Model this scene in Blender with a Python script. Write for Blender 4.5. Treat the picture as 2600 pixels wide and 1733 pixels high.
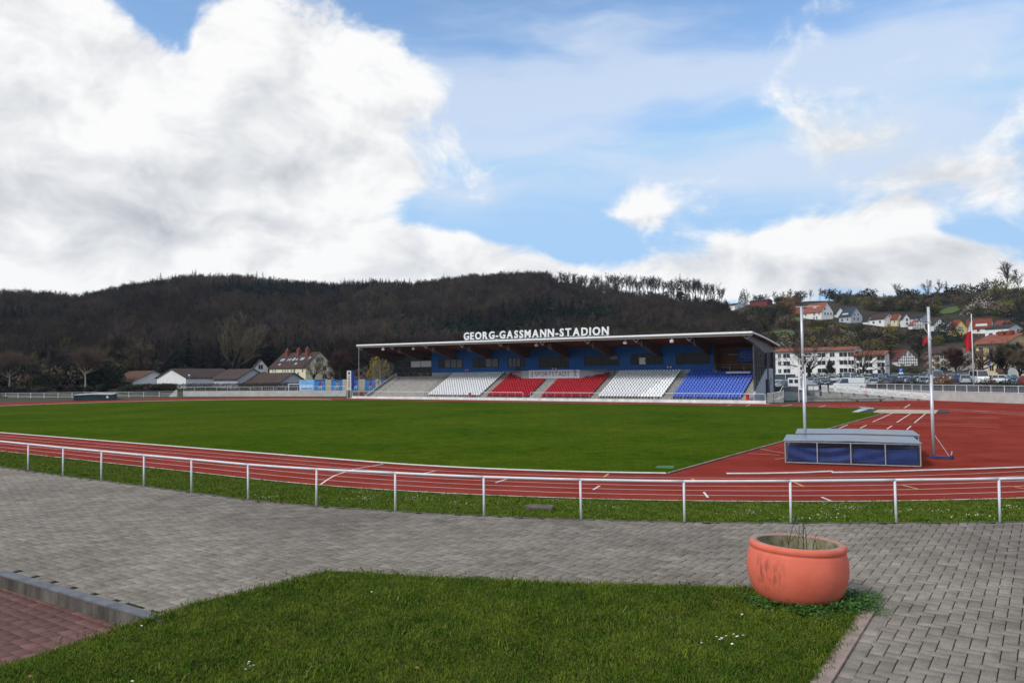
import bpy, bmesh, math, random
import numpy as np
from mathutils import Vector, Matrix
R = math.radians
for o in list(bpy.data.objects): bpy.data.objects.remove(o)
scene = bpy.context.scene
COL = scene.collection
# ------------------------------------------------------------------ camera
HC, PITCH, ROLL, FL = 4.689, 0.041845, 0.011068, 1950.0      # eye height (m), pitch, roll, focal length in photo pixels
TH = 0.60848                                                  # heading of the stadium's long axis
cam_d = bpy.data.cameras.new('camera'); cam = bpy.data.objects.new('camera', cam_d); COL.objects.link(cam)
cam_d.sensor_width = 36.0; cam_d.lens = 36.0*FL/2600.0; cam_d.clip_start = 0.1; cam_d.clip_end = 12000
_F = Vector((0, math.cos(PITCH), math.sin(PITCH))); _R0 = Vector((1,0,0)); _U0 = Vector((0,-math.sin(PITCH), math.cos(PITCH)))
_IR = math.cos(ROLL)*_R0 - math.sin(ROLL)*_U0; _IU = math.sin(ROLL)*_R0 + math.cos(ROLL)*_U0
cam.matrix_world = Matrix(((_IR.x,_IU.x,-_F.x,0),(_IR.y,_IU.y,-_F.y,0),(_IR.z,_IU.z,-_F.z,HC),(0,0,0,1)))
scene.camera = cam
scene.render.resolution_x, scene.render.resolution_y = 1024, 682
# ------------------------------------------------------------------ light
SUN_AZ, SUN_EL = R(-128), R(42)          # clockwise from +Y ; behind the camera to the left
sun_dir = Vector((math.sin(SUN_AZ)*math.cos(SUN_EL), math.cos(SUN_AZ)*math.cos(SUN_EL), math.sin(SUN_EL)))
sd_ = bpy.data.lights.new('sun','SUN'); sd_.energy = 2.6; sd_.angle = R(11); sd_.color = (1.0,0.955,0.89)
sun = bpy.data.objects.new('sun', sd_); COL.objects.link(sun)
sun.rotation_euler = (-sun_dir).to_track_quat('-Z','Y').to_euler(); sun.location = sun_dir*100
vs = scene.view_settings
vs.view_transform = 'Standard'; vs.look = 'None'; vs.gamma = 1.0; vs.exposure = 0.0; vs.use_curve_mapping = False
# ------------------------------------------------------------------ world: Nishita sky with broken cumulus
world = bpy.data.worlds.new('World'); scene.world = world; world.use_nodes = True
nt = world.node_tree; nt.nodes.clear()
def N(t, **k):
    n = nt.nodes.new(t)
    for a,b in k.items(): setattr(n,a,b)
    return n
def math_(op, a, b=None, c=None, clamp=False):
    n = N('ShaderNodeMath', operation=op, use_clamp=clamp)
    for i,v in enumerate((a,b,c)):
        if v is None: continue
        if isinstance(v,(int,float)): n.inputs[i].default_value = v
        else: nt.links.new(v, n.inputs[i])
    return n.outputs[0]
SKY_STR = 0.15
sky = N('ShaderNodeTexSky', sky_type='NISHITA', sun_disc=False, sun_elevation=SUN_EL, sun_rotation=SUN_AZ, altitude=200, air_density=1.0, dust_density=0.2, ozone_density=3.0)
tc = N('ShaderNodeTexCoord'); sep = N('ShaderNodeSeparateXYZ'); nt.links.new(tc.outputs['Generated'], sep.inputs[0])
az = math_('ARCTAN2', sep.outputs[0], sep.outputs[1]); el = math_('ARCSINE', sep.outputs[2])
def comb(x,y,z):
    n = N('ShaderNodeCombineXYZ')
    for i,v in enumerate((x,y,z)):
        if isinstance(v,(int,float)): n.inputs[i].default_value=v
        else: nt.links.new(v,n.inputs[i])
    return n.outputs[0]
def noise(vec, scale, detail, rough=0.55, dist=0.0):
    n = N('ShaderNodeTexNoise', noise_dimensions='2D'); n.inputs['Scale'].default_value=scale; n.inputs['Detail'].default_value=detail
    n.inputs['Roughness'].default_value=rough; n.inputs['Distortion'].default_value=dist; nt.links.new(vec,n.inputs['Vector']); return n
# clouds lie on a slightly flattened dome, so they shrink and crowd towards the horizon
elp = math_('MULTIPLY', el, 1.5)
P0 = comb(az, elp, 0.0)
wn = noise(P0, 6.0, 1, 0.6)
wv = N('ShaderNodeVectorMath', operation='MULTIPLY_ADD'); nt.links.new(wn.outputs['Color'], wv.inputs[0]); wv.inputs[1].default_value=(0.085,0.07,0)
sh = N('ShaderNodeVectorMath', operation='ADD'); nt.links.new(P0, sh.inputs[0]); sh.inputs[1].default_value=(-0.0425,-0.035,0)
nt.links.new(sh.outputs[0], wv.inputs[2])
PW = wv.outputs[0]
def blobs(lst, vec):
    acc = None
    for px,py,wx,wy,amp in lst:
        a = math.atan2(px-1300, FL); h = 948-(px-1300)*0.01107
        e = math.atan((h-py)/FL*math.cos(a))*1.5
        ia, ie = FL/(wx*1.45), FL/(wy*1.5*1.45)
        m = N('ShaderNodeVectorMath', operation='MULTIPLY_ADD'); nt.links.new(vec, m.inputs[0]); m.inputs[1].default_value=(ia,ie,0); m.inputs[2].default_value=(-a*ia,-e*ie,0)
        g = N('ShaderNodeTexGradient', gradient_type='QUADRATIC_SPHERE'); nt.links.new(m.outputs[0], g.inputs[0])
        acc = math_('MULTIPLY', g.outputs['Fac'], amp) if acc is None else math_('MULTIPLY_ADD', g.outputs['Fac'], amp, acc)
    return acc
cum = blobs([
 (100,170,460,300,1.5),(430,380,560,330,1.25),(790,190,360,270,1.6),(560,600,520,230,1.2),(150,540,420,200,1.0),(930,440,200,70,.6),
 (180,725,430,85,1.2),(720,725,470,75,1.1),(1120,660,230,95,1.6),(1420,700,360,60,1.25),
 (1590,505,230,85,.72),(2080,660,280,90,1.1),(2310,630,150,115,1.35),(2130,350,420,130,.46),(2420,430,330,160,.50),(1880,720,330,80,1.35),(2520,700,330,75,1.0),
 (1060,612,70,45,.7),(1200,640,70,35,.5),(2310,575,75,60,.8),(2080,575,110,55,.6),(1890,640,90,60,.6),(300,600,120,60,.3),(400,10,190,110,-1.25),(480,120,120,70,-.6),(1230,560,260,55,-.5),(2470,575,170,50,-.6),(30,680,150,45,-.9),(1180,40,240,90,-.6)], PW)
cir = blobs([(1750,190,800,85,1.0),(1250,250,400,90,.9),(2350,150,560,190,.9),(1500,90,400,140,.7),(1350,350,440,70,.8),(1750,440,800,90,.5),(1000,340,300,190,.7),(2200,390,460,160,.9),(1250,480,400,90,.4)], PW)
big = noise(PW, 2.6, 1, 0.5); det = noise(PW, 6.5, 7, 0.60)
off = N('ShaderNodeVectorMath', operation='ADD'); nt.links.new(PW, off.inputs[0]); off.inputs[1].default_value=(-0.030,0.045,0)
det2 = noise(off.outputs[0], 6.5, 4, 0.60)
ws = N('ShaderNodeVectorMath', operation='MULTIPLY'); nt.links.new(PW, ws.inputs[0]); ws.inputs[1].default_value=(1.0,3.2,0)
wisp = noise(ws.outputs[0], 4.5, 4, 0.6)
# towards the rest of the sky the cover goes on as scattered cumulus of the same make
side = math_('MULTIPLY_ADD', math_('ABSOLUTE', az), 4.0, -0.64*4.0, clamp=True)
upp = math_('MULTIPLY_ADD', el, 5.0, -0.48*5.0, clamp=True)
out = math_('MAXIMUM', side, upp)
rest = math_('MULTIPLY', math_('MULTIPLY_ADD', big.outputs['Fac'], 2.6, -0.95), out)
cover = math_('ADD', math_('ADD', cum, rest), math_('MULTIPLY_ADD', det.outputs['Fac'], 1.6, -0.80))
def sstep(v, lo, hi):
    n = N('ShaderNodeMapRange', interpolation_type='SMOOTHSTEP'); n.inputs['From Min'].default_value=lo; n.inputs['From Max'].default_value=hi
    nt.links.new(v, n.inputs['Value']); return n.outputs['Result']
mcum = sstep(cover, 0.12, 0.55)
mcir = math_('MULTIPLY', sstep(math_('ADD', cir, math_('MULTIPLY_ADD', wisp.outputs['Fac'],1.1,-0.55)), 0.02, 0.85), 0.72)
relief = math_('SUBTRACT', det.outputs['Fac'], det2.outputs['Fac'])
bell = blobs([(330,540,520,120,.30),(40,360,230,130,.22),(720,440,300,90,.16),(2380,430,320,110,.34),(2150,705,300,60,.22),(560,270,300,110,.10),(1600,550,180,45,.30),(1180,700,200,40,.15)], PW)
lum = math_('SUBTRACT', math_('MULTIPLY_ADD', relief, 0.85, 0.89), bell)
lum = math_('MINIMUM', math_('MAXIMUM', lum, 0.40), 0.97)
cr = N('ShaderNodeValToRGB'); cr.color_ramp.elements[0].position=0.40; cr.color_ramp.elements[0].color=(0.46,0.50,0.56,1)
cr.color_ramp.elements[1].position=0.95; cr.color_ramp.elements[1].color=(0.99,0.99,0.99,1)
e_=cr.color_ramp.elements.new(0.70); e_.color=(0.75,0.77,0.80,1)
nt.links.new(lum, cr.inputs[0])
sc = N('ShaderNodeVectorMath', operation='SCALE'); nt.links.new(cr.outputs[0], sc.inputs[0]); sc.inputs['Scale'].default_value = 1.0/SKY_STR
skm = N('ShaderNodeVectorMath', operation='MULTIPLY'); nt.links.new(sky.outputs[0], skm.inputs[0]); skm.inputs[1].default_value=(1.42,1.46,1.42)
skc = N('ShaderNodeVectorMath', operation='MINIMUM'); nt.links.new(skm.outputs[0], skc.inputs[0]); skc.inputs[1].default_value=(0.40/SKY_STR,0.64/SKY_STR,0.95/SKY_STR)
mx1 = N('ShaderNodeMix', data_type='RGBA'); nt.links.new(mcir, mx1.inputs['Factor']); nt.links.new(skc.outputs[0], mx1.inputs['A']); mx1.inputs['B'].default_value=(0.70/SKY_STR,0.79/SKY_STR,0.93/SKY_STR,1)
mx = N('ShaderNodeMix', data_type='RGBA'); nt.links.new(mcum, mx.inputs['Factor']); nt.links.new(mx1.outputs['Result'], mx.inputs['A']); nt.links.new(sc.outputs[0], mx.inputs['B'])
bg = N('ShaderNodeBackground'); nt.links.new(mx.outputs['Result'], bg.inputs['Color']); bg.inputs['Strength'].default_value = SKY_STR
wo = N('ShaderNodeOutputWorld'); nt.links.new(bg.outputs[0], wo.inputs['Surface'])
world.cycles.sampling_method='NONE'
# ------------------------------------------------------------------ geometry of the place
US = Vector((math.cos(TH), -math.sin(TH), 0)); UN = Vector((math.sin(TH), math.cos(TH), 0))   # along the stand (to the right) and away from us
def F(s, n, z=0.0): return US*s + UN*n + Vector((0,0,z))
def toF(p): return p.x*US.x+p.y*US.y, p.x*UN.x+p.y*UN.y
def ray(px, py):
    a=(px-1300)/FL; b=-(py-866.5)/FL
    d=_F+_IR*a+_IU*b; return d
def G(px, py, z=0.0):
    d=ray(px,py); t=(z-HC)/d.z; return Vector((d.x*t, d.y*t, z))
def atY(px, py, Y):
    d=ray(px,py); t=Y/d.y; return Vector((d.x*t, Y, HC+d.z*t))
def hor(px): return 948.1-(px-1300)*0.01107
PZ = 0.90                                     # level of the paved plaza and the lawn we look across
# ------------------------------------------------------------------ object helpers
def tag(o, label=None, cat=None, group=None, kind=None):
    if label: o['label']=label
    if cat: o['category']=cat
    if group: o['group']=group
    if kind: o['kind']=kind
    return o
def thing(name, label, cat, loc=(0,0,0), rz=0.0, group=None):
    o=bpy.data.objects.new(name,None); COL.objects.link(o); o.empty_display_size=0.3
    o.location=loc; o.rotation_euler=(0,0,rz); return tag(o,label,cat,group)
def link(o, parent=None):
    COL.objects.link(o)
    if parent is not None: o.parent=parent
    return o
def copy_tree(o, parent=None):
    c=o.copy(); COL.objects.link(c); c.parent=parent
    for ch in o.children: copy_tree(ch,c)
    return c
class MB:
    def __init__(s): s.v=[]; s.f=[]; s.m=[]
    def add(s, vs, fs, mi=0):
        b=len(s.v); s.v.extend([tuple(v) for v in vs]); s.f.extend([tuple(i+b for i in f) for f in fs]); s.m.extend([mi]*len(fs)); return s
    def box(s, c, d, rz=0.0, mi=0, M=None):
        x,y,z=d[0]/2,d[1]/2,d[2]/2
        vs=[Vector((a,b,e)) for e in(-z,z) for a,b in((-x,-y),(x,-y),(x,y),(-x,y))]
        m=M if M is not None else Matrix.Rotation(rz,3,'Z')
        c=Vector(c); return s.add([m@v+c for v in vs],[(3,2,1,0),(4,5,6,7),(0,1,5,4),(1,2,6,5),(2,3,7,6),(3,0,4,7)],mi)
    def span(s, a, b, mi=0):      # box from corner a to corner b
        return s.box([(p+q)/2 for p,q in zip(a,b)],[abs(p-q) for p,q in zip(a,b)],0,mi)
    def bar(s, p, q, w, h=None, mi=0):   # square bar from p to q
        p,q=Vector(p),Vector(q); d=q-p; L=d.length
        if L<1e-6: return s
        m=d.to_track_quat('X','Z').to_matrix(); return s.box((p+q)/2,(L,w,h or w),0,mi,M=m)
    def tube(s, pts, rad, n=6, mi=0, cap=True):
        pts=[Vector(p) for p in pts]; k=len(pts); rad=[rad]*k if isinstance(rad,(int,float)) else rad
        b=len(s.v); ref=None
        for i,p in enumerate(pts):
            d=(pts[min(i+1,k-1)]-pts[max(i-1,0)]).normalized()
            if ref is None: ref=Vector((1,0,0)) if abs(d.x)<0.8 else Vector((0,1,0))
            a=(ref-d*ref.dot(d)).normalized(); c=d.cross(a); ref=a
            for j in range(n):
                t=2*math.pi*j/n; s.v.append(tuple(p+(a*math.cos(t)+c*math.sin(t))*rad[i]))
        for i in range(k-1):
            for j in range(n):
                j2=(j+1)%n; s.f.append((b+i*n+j,b+i*n+j2,b+(i+1)*n+j2,b+(i+1)*n+j)); s.m.append(mi)
        if cap:
            s.f.append(tuple(b+j for j in reversed(range(n)))); s.m.append(mi); s.f.append(tuple(b+(k-1)*n+j for j in range(n))); s.m.append(mi)
        return s
    def lathe(s, prof, n=32, c=(0,0,0), mi=0):
        b=len(s.v)
        for r,z in prof:
            for j in range(n):
                t=2*math.pi*j/n; s.v.append((c[0]+r*math.cos(t),c[1]+r*math.sin(t),c[2]+z))
        for i in range(len(prof)-1):
            for j in range(n):
                j2=(j+1)%n; s.f.append((b+i*n+j,b+i*n+j2,b+(i+1)*n+j2,b+(i+1)*n+j)); s.m.append(mi)
        return s
    def prism(s, poly, axis, a, b, mi=0):   # polygon in the plane normal to axis, extruded from a to b
        def P(p,t): return {'x':(t,p[0],p[1]),'y':(p[0],t,p[1]),'z':(p[0],p[1],t)}[axis]
        k=len(poly); vs=[P(p,a) for p in poly]+[P(p,b) for p in poly]
        fs=[tuple(range(k)),tuple(range(2*k-1,k-1,-1))]+[(i,(i+1)%k+0,(i+1)%k+k,i+k) for i in range(k)]
        return s.add(vs,fs,mi)
    def quad(s,a,b,c,d,mi=0): return s.add([a,b,c,d],[(0,1,2,3)],mi)
    def build(s, name, mat, parent=None, smooth=False, loc=None, fix=True):
        me=bpy.data.meshes.new(name); me.from_pydata(s.v,[],s.f)
        mats=mat if isinstance(mat,(list,tuple)) else [mat]
        for m in mats: me.materials.append(m)
        if len(mats)>1: me.polygons.foreach_set('material_index',s.m)
        if fix:
            bm=bmesh.new(); bm.from_mesh(me); bmesh.ops.recalc_face_normals(bm,faces=bm.faces); bm.to_mesh(me); bm.free()
        if smooth: me.shade_smooth()
        o=bpy.data.objects.new(name,me); 
        if loc is not None: o.location=loc
        return link(o,parent)
def np_mesh(name, V, T, mat, parent=None, mats_idx=None):
    """V (n,3) floats, T (m,3) triangle indices"""
    me=bpy.data.meshes.new(name); V=np.asarray(V,np.float32); T=np.asarray(T,np.int32)
    me.vertices.add(len(V)); me.vertices.foreach_set('co',V.ravel())
    me.loops.add(T.size); me.loops.foreach_set('vertex_index',T.ravel())
    me.polygons.add(len(T)); me.polygons.foreach_set('loop_start',np.arange(0,T.size,3,dtype=np.int32))
    for m in (mat if isinstance(mat,(list,tuple)) else [mat]): me.materials.append(m)
    if mats_idx is not None: me.polygons.foreach_set('material_index',np.asarray(mats_idx,np.int32))
    me.update(calc_edges=True); o=bpy.data.objects.new(name,me); return link(o,parent) if parent!='none' else o
# ------------------------------------------------------------------ materials
def mat(name, col, rough=0.8, var=0.12, scale=3.0, bump=0.0, bscale=30.0, metal=0.0, spec=0.3, col2=None, lo=0.35, hi=0.65, rnd=0.0, stretch=None, detail=5, coord='pos', trans=0.0):
    m=bpy.data.materials.new(name); m.use_nodes=True; t=m.node_tree; b=t.nodes['Principled BSDF']; L=t.links.new
    b.inputs['Roughness'].default_value=rough; b.inputs['Metallic'].default_value=metal; b.inputs['Specular IOR Level'].default_value=spec
    if coord=='pos': g=t.nodes.new('ShaderNodeNewGeometry'); vec=g.outputs['Position']
    else: g=t.nodes.new('ShaderNodeTexCoord'); vec=g.outputs['Object']
    if stretch:
        mp=t.nodes.new('ShaderNodeMapping'); mp.inputs['Scale'].default_value=stretch[:3]
        if len(stretch)>3: mp.inputs['Rotation'].default_value=(0,0,stretch[3])
        L(vec,mp.inputs[0]); vec=mp.outputs[0]
    n=t.nodes.new('ShaderNodeTexNoise'); n.inputs['Scale'].default_value=scale; n.inputs['Detail'].default_value=detail; n.inputs['Roughness'].default_value=0.62; L(vec,n.inputs['Vector'])
    r=t.nodes.new('ShaderNodeValToRGB'); L(n.outputs['Fac'],r.inputs[0])
    c1=Vector(col); c2=Vector(col2) if col2 else c1*(1+var); c1=c1 if col2 else c1*(1-var)
    r.color_ramp.elements[0].position=lo; r.color_ramp.elements[0].color=(*c1,1); r.color_ramp.elements[1].position=hi; r.color_ramp.elements[1].color=(*[min(1,x) for x in c2],1)
    out=r.outputs[0]
    if rnd:
        oi=t.nodes.new('ShaderNodeObjectInfo'); mr=t.nodes.new('ShaderNodeMapRange'); L(oi.outputs['Random'],mr.inputs[0]); mr.inputs['To Min'].default_value=1-rnd; mr.inputs['To Max'].default_value=1+rnd
        hs=t.nodes.new('ShaderNodeHueSaturation'); L(mr.outputs[0],hs.inputs['Value']); L(out,hs.inputs['Color']); out=hs.outputs[0]
    L(out,b.inputs['Base Color'])
    if bump:
        n2=t.nodes.new('ShaderNodeTexNoise'); n2.inputs['Scale'].default_value=bscale; n2.inputs['Detail'].default_value=4; L(vec,n2.inputs['Vector'])
        bp=t.nodes.new('ShaderNodeBump'); bp.inputs['Strength'].default_value=bump; bp.inputs['Distance'].default_value=0.02; L(n2.outputs['Fac'],bp.inputs['Height']); L(bp.outputs[0],b.inputs['Normal'])
    if trans: b.inputs['Transmission Weight'].default_value=trans
    return m
def flat(name, col, rough=0.6, metal=0.0, spec=0.4): return mat(name,col,rough,var=0.06,scale=2.0,metal=metal,spec=spec)
WHITE=mat('white_paint',(0.74,0.75,0.76),0.5,0.05,4); GALV=mat('galvanised_steel',(0.42,0.44,0.46),0.42,0.12,6,metal=0.55); DARKM=flat('dark_metal',(0.03,0.032,0.036),0.5)
GREYM=mat('grey_painted_steel',(0.40,0.43,0.46),0.45,0.06,5); CONC=mat('concrete',(0.30,0.295,0.28),0.9,0.18,1.6,bump=0.3,bscale=14); CONC_L=mat('pale_concrete',(0.40,0.395,0.375),0.9,0.12,0.8,bump=0.2,bscale=8)
GLASS=mat('dark_glass',(0.02,0.024,0.03),0.08,0.3,0.8,spec=0.7); REDP=flat('red_plastic',(0.42,0.02,0.025),0.45); BLACK=flat('black_rubber_and_gap_shade',(0.012,0.012,0.013),0.7)
# ================================================================== terrain
UC, NC, RB = 30.157, 66.225, 36.5           # bend centre (distance along the straight, across) and kerb radius
def sdist(s, n):
    u=-s; du=np.where(u<UC,u-UC,np.where(u>UC+84.39,u-UC-84.39,0.0)); return np.hypot(du,n-NC)
_rx=np.array([-900,0,80,200,330,470,560,640,720,800,850,930,1060,1200,1340,1480,1640,1760,1815,1850,1900,1950,2060,2150,2250,2350,2480,2600,3500])
_ry=np.array([790,750,748,757,727,704,702,705,714,717,724,714,717,699,686,693,695,710,725,762,760,755,745,742,748,742,738,725,700])
_rd=np.array([52]*14+[55,64,66,62]+[50,24,12,16,18,20,20,18,18,22,30.])
RC=640.0
def ss(a,b,x): t=np.clip((x-a)/(b-a),0,1); return t*t*(3-2*t)
def base_z(px, r):
    rb=np.interp(px,[-500,90,440,466,880,960,1900,1960,2120,2240,2364,2600,2760,3500],[232,223,212,206,190,178,146,143,144,141,134,124,120,120])
    return 1.3*ss(rb,rb+5,r)+np.clip((r-rb-5)*0.0125,0,2.1)
def crest_z(px, r):
    y=np.interp(px,_rx,_ry)+np.interp(px,_rx,_rd); h=948.1-(px-1300)*0.01107
    return HC+(h-y)/FL*RC*np.cos(np.arctan((px-1300)/FL))
def terrain(x, y):
    az=np.clip(np.arctan2(x,y),-1.2,1.2); px=1300+FL*np.tan(az); r=np.hypot(x,y)
    b=base_z(px,r); t=np.clip((r-300)/(RC-300),0,1.0); lin=np.where(px>1850,t,0.35*t+0.65*ss(0,1,t)); lin=0.85*lin+0.15*ss(0,1,t)
    return b+(crest_z(px,RC)-b)*lin*(r>300)+np.where(r>RC,-(r-RC)*0.02,0)
def on_hill(px, py):
    d=ray(px,py); t=np.arange(150,900,0.5); X=d.x*t; Y=d.y*t; Z=HC+d.z*t; k=np.argmax(terrain(X,Y)>Z)
    return Vector((X[k],Y[k],float(terrain(X[k],Y[k]))))
def polar(name, azs, rs, zf, m):
    A,Rr=np.meshgrid(azs,rs,indexing='ij'); X=np.sin(A)*Rr; Y=np.cos(A)*Rr; Z=zf(X,Y)
    V=np.stack([X,Y,Z],-1).reshape(-1,3); na,nr=len(azs),len(rs); i=(np.arange(na-1)[:,None]*nr+np.arange(nr-1)[None]).ravel()
    T=np.concatenate([np.stack([i,i+1,i+nr+1],1),np.stack([i,i+nr+1,i+nr],1)])[:,::-1]
    o=np_mesh(name,V,T,m); o.data.shade_smooth(); return o
GROUND=mat('valley_ground',(0.055,0.058,0.035),1.0,0.3,0.06,col2=(0.075,0.07,0.05),spec=0.05); HILLM=mat('leaf_litter',(0.035,0.027,0.02),0.95,0.3,0.05,col2=(0.05,0.045,0.026),spec=0.05)
rs=np.concatenate([np.arange(0,120,20),np.arange(120,230,2.5),np.arange(230,320,15),[400,600,1000,2000,4000,7000]])
azs=np.concatenate([np.linspace(-math.pi,-0.9,30)[:-1],np.linspace(-0.9,0.9,140),np.linspace(0.9,math.pi,30)[1:]])
def gz(x,y):
    az=np.clip(np.arctan2(x,y),-1.2,1.2); px=1300+FL*np.tan(az); f=(np.abs(np.arctan2(x,y))<1.25)
    return base_z(px,np.hypot(x,y))*f-0.06
tag(polar('ground',azs,rs,gz,GROUND),kind='structure')
tag(polar('hill',np.linspace(-0.85,0.85,240),np.concatenate([np.arange(296,660,7),[700,800,1000,1400]]),lambda x,y:terrain(x,y)-0.1,HILLM),kind='structure')
# meadows on the right-hand slope
MEADOW=mat('hill_meadow',(0.05,0.085,0.018),0.95,0.2,0.08,col2=(0.075,0.12,0.025))
def hillpatch(pts, name='meadow'):
    P=[on_hill(*p) for p in pts]; m=MB(); c=sum(P,Vector())/len(P); rings=[[c+(p-c)*f for p in P] for f in(1,.75,.5,.25)]
    vs=[]
    for rg in rings:
        for p in rg: vs.append((p.x,p.y,float(terrain(p.x,p.y))+0.25))
    vs.append((c.x,c.y,float(terrain(c.x,c.y))+0.25)); k=len(P); fs=[]
    for a in range(3):
        for j in range(k): fs.append((a*k+j,a*k+(j+1)%k,(a+1)*k+(j+1)%k,(a+1)*k+j))
    for j in range(k): fs.append((3*k+j,3*k+(j+1)%k,4*k))
    m.add(vs,fs); tag(m.build(name,MEADOW),kind='structure')
hillpatch([(1925,856),(1955,842),(2000,838),(2040,842),(2015,856),(1960,862)])
hillpatch([(2000,812),(2020,806),(2045,806),(2050,812),(2025,818)])
hillpatch([(2380,792),(2405,782),(2440,776),(2440,786),(2420,795),(2395,798)])
# ================================================================== stadium floor
TRACK=mat('red_tartan',(0.180,0.025,0.017),1.0,0.10,0.30,col2=(0.260,0.050,0.036),lo=0.30,hi=0.72,bump=0.25,bscale=160,detail=8,spec=0.0)
PITCH_M=bpy.data.materials.new('mown_pitch_grass'); PITCH_M.use_nodes=True
def pitch_mat(m):
    t=m.node_tree; L=t.links.new; b=t.nodes['Principled BSDF']; b.inputs['Roughness'].default_value=1.0; b.inputs['Specular IOR Level'].default_value=0.0
    g=t.nodes.new('ShaderNodeNewGeometry')
    def nz(s,d,st=None):
        n=t.nodes.new('ShaderNodeTexNoise'); n.inputs['Scale'].default_value=s; n.inputs['Detail'].default_value=d; n.inputs['Roughness'].default_value=0.65
        if st:
            mp=t.nodes.new('ShaderNodeMapping'); mp.inputs['Scale'].default_value=st; L(g.outputs['Position'],mp.inputs[0]); L(mp.outputs[0],n.inputs['Vector'])
        else: L(g.outputs['Position'],n.inputs['Vector'])
        return n.outputs['Fac']
    def ramp(v,a,b_,ca,cb):
        r=t.nodes.new('ShaderNodeValToRGB'); L(v,r.inputs[0]); e=r.color_ramp.elements; e[0].position=a; e[1].position=b_; e[0].color=(*ca,1); e[1].color=(*cb,1); return r.outputs[0]
    c=ramp(nz(0.09,4),0.35,0.68,(0.036,0.074,0.005),(0.070,0.100,0.008))
    f=ramp(nz(7,6,(1,0.6,1)),0.3,0.7,(0.55,0.58,0.5),(1.35,1.3,1.4))
    mu=t.nodes.new('ShaderNodeMix'); mu.data_type='RGBA'; mu.blend_type='MULTIPLY'; mu.inputs['Factor'].default_value=1; L(c,mu.inputs['A']); L(f,mu.inputs['B'])
    f2=ramp(nz(0.9,6),0.32,0.68,(0.70,0.76,0.6),(1.25,1.2,1.3)); mv=t.nodes.new('ShaderNodeMix'); mv.data_type='RGBA'; mv.blend_type='MULTIPLY'; mv.inputs['Factor'].default_value=1; L(mu.outputs['Result'],mv.inputs['A']); L(f2,mv.inputs['B']); L(mv.outputs['Result'],b.inputs['Base Color'])
    bp=t.nodes.new('ShaderNodeBump'); bp.inputs['Strength'].default_value=0.6; bp.inputs['Distance'].default_value=0.05; L(nz(18,4),bp.inputs['Height']); L(bp.outputs[0],b.inputs['Normal'])
pitch_mat(PITCH_M)
LINE=mat('white_line_paint',(0.66,0.60,0.58),0.8,0.14,3); YLINE=flat('yellow_line_paint',(0.50,0.33,0.08),0.8)
def sheet(name, pts, m, z=0.0, kind='structure', parent=None, thick=0.0):
    me=bpy.data.meshes.new(name); bm=bmesh.new(); vs=[bm.verts.new((p[0],p[1],z)) for p in pts]; f=bm.faces.new(vs)
    if f.normal.z<0: f.normal_flip()
    if thick:
        r=bmesh.ops.extrude_face_region(bm,geom=[f]); 
        for v in r['geom']:
            if isinstance(v,bmesh.types.BMVert): v.co.z-=thick
    bmesh.ops.triangulate(bm,faces=bm.faces[:]); bmesh.ops.recalc_face_normals(bm,faces=bm.faces[:]); bm.to_mesh(me); bm.free(); me.materials.append(m)
    o=link(bpy.data.objects.new(name,me),parent)
    if kind and parent is None: tag(o,kind=kind)
    return o
def ringpts(r, a0=-180, a1=0, c='R', k=48):   # bend arcs; angle measured in the (s,n) plane
    cu=UC if c=='R' else UC+84.39
    return [(-cu+r*math.cos(math.radians(a)), NC+r*math.sin(math.radians(a))) for a in np.linspace(a0,a1,k)]
def stadium(r): return ringpts(r,-90,90,'R')+ringpts(r,90,270,'L')
def W2(sn): p=F(sn[0],sn[1]); return (p.x,p.y)
ro=43.95
red=ringpts(ro,-90,-20,'R',40)
wallpx=[(2760,1032),(2600,1024.3),(2500,1021),(2430,1018),(2364,1016.2),(2290,1016.5),(2230,1018),(2150,1020),(2090,1022),(2030,1023),(1990,1024.5)]
wp=[toF(G(*p)) for p in wallpx]; red+=[(wp[0][0]+6,wp[0][1]-25)]+wp+[(-33,110.6),(-118,110.6)]+[(-(UC+84.39)+r_*math.cos(math.radians(a)),NC+r_*math.sin(math.radians(a))) for a in np.linspace(98,270,70) for r_ in [ro+11.5*float(ss(96,125,a)*(1-ss(185,225,a)))]]
track=sheet('running_track',[W2(p) for p in red],TRACK,0.0)
uL=UC+84.39
# the grass field: cut straight at the right-hand end, round at the left
SE=-14.6
a_=math.degrees(math.asin(min(1,(SE+UC)/(RB-0.06)))) ; 
pit=[p for p in ringpts(RB-0.06,-90,-90+a_,'R',14)][::-1]
pit=[(SE,NC-math.sqrt((RB-.06)**2-(SE+UC)**2))]+[p for p in pit if p[0]<SE-0.3]+ringpts(RB-0.06,270,90,'L',60)+[p for p in ringpts(RB-.06,90,90-a_,'R',14) if p[0]<SE-0.3]+[(SE,NC+math.sqrt((RB-.06)**2-(SE+UC)**2))]
pitch=sheet('football_pitch',[W2(p) for p in pit],PITCH_M,0.035,thick=0.05)
def ribbon(mb, pts, w, z, closed=False):
    k=len(pts); P=[Vector((p[0],p[1],0)) for p in pts]; b=len(mb.v)
    for i in range(k):
        a=P[(i-1)%k] if (closed or i>0) else P[i]; c=P[(i+1)%k] if (closed or i<k-1) else P[i]
        d=(c-a).normalized(); n=Vector((-d.y,d.x,0))*w/2
        mb.v.append((P[i].x+n.x,P[i].y+n.y,z)); mb.v.append((P[i].x-n.x,P[i].y-n.y,z))
    for i in range(k if closed else k-1):
        j=(i+1)%k; mb.f.append((b+2*i,b+2*j,b+2*j+1,b+2*i+1)); mb.m.append(0)
for k in range(1,6): 
    m=MB(); ribbon(m,[W2(p) for p in stadium(RB+1.22*k+0.03)],0.055,0.006,True); m.build('lane_line',LINE,track)
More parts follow.
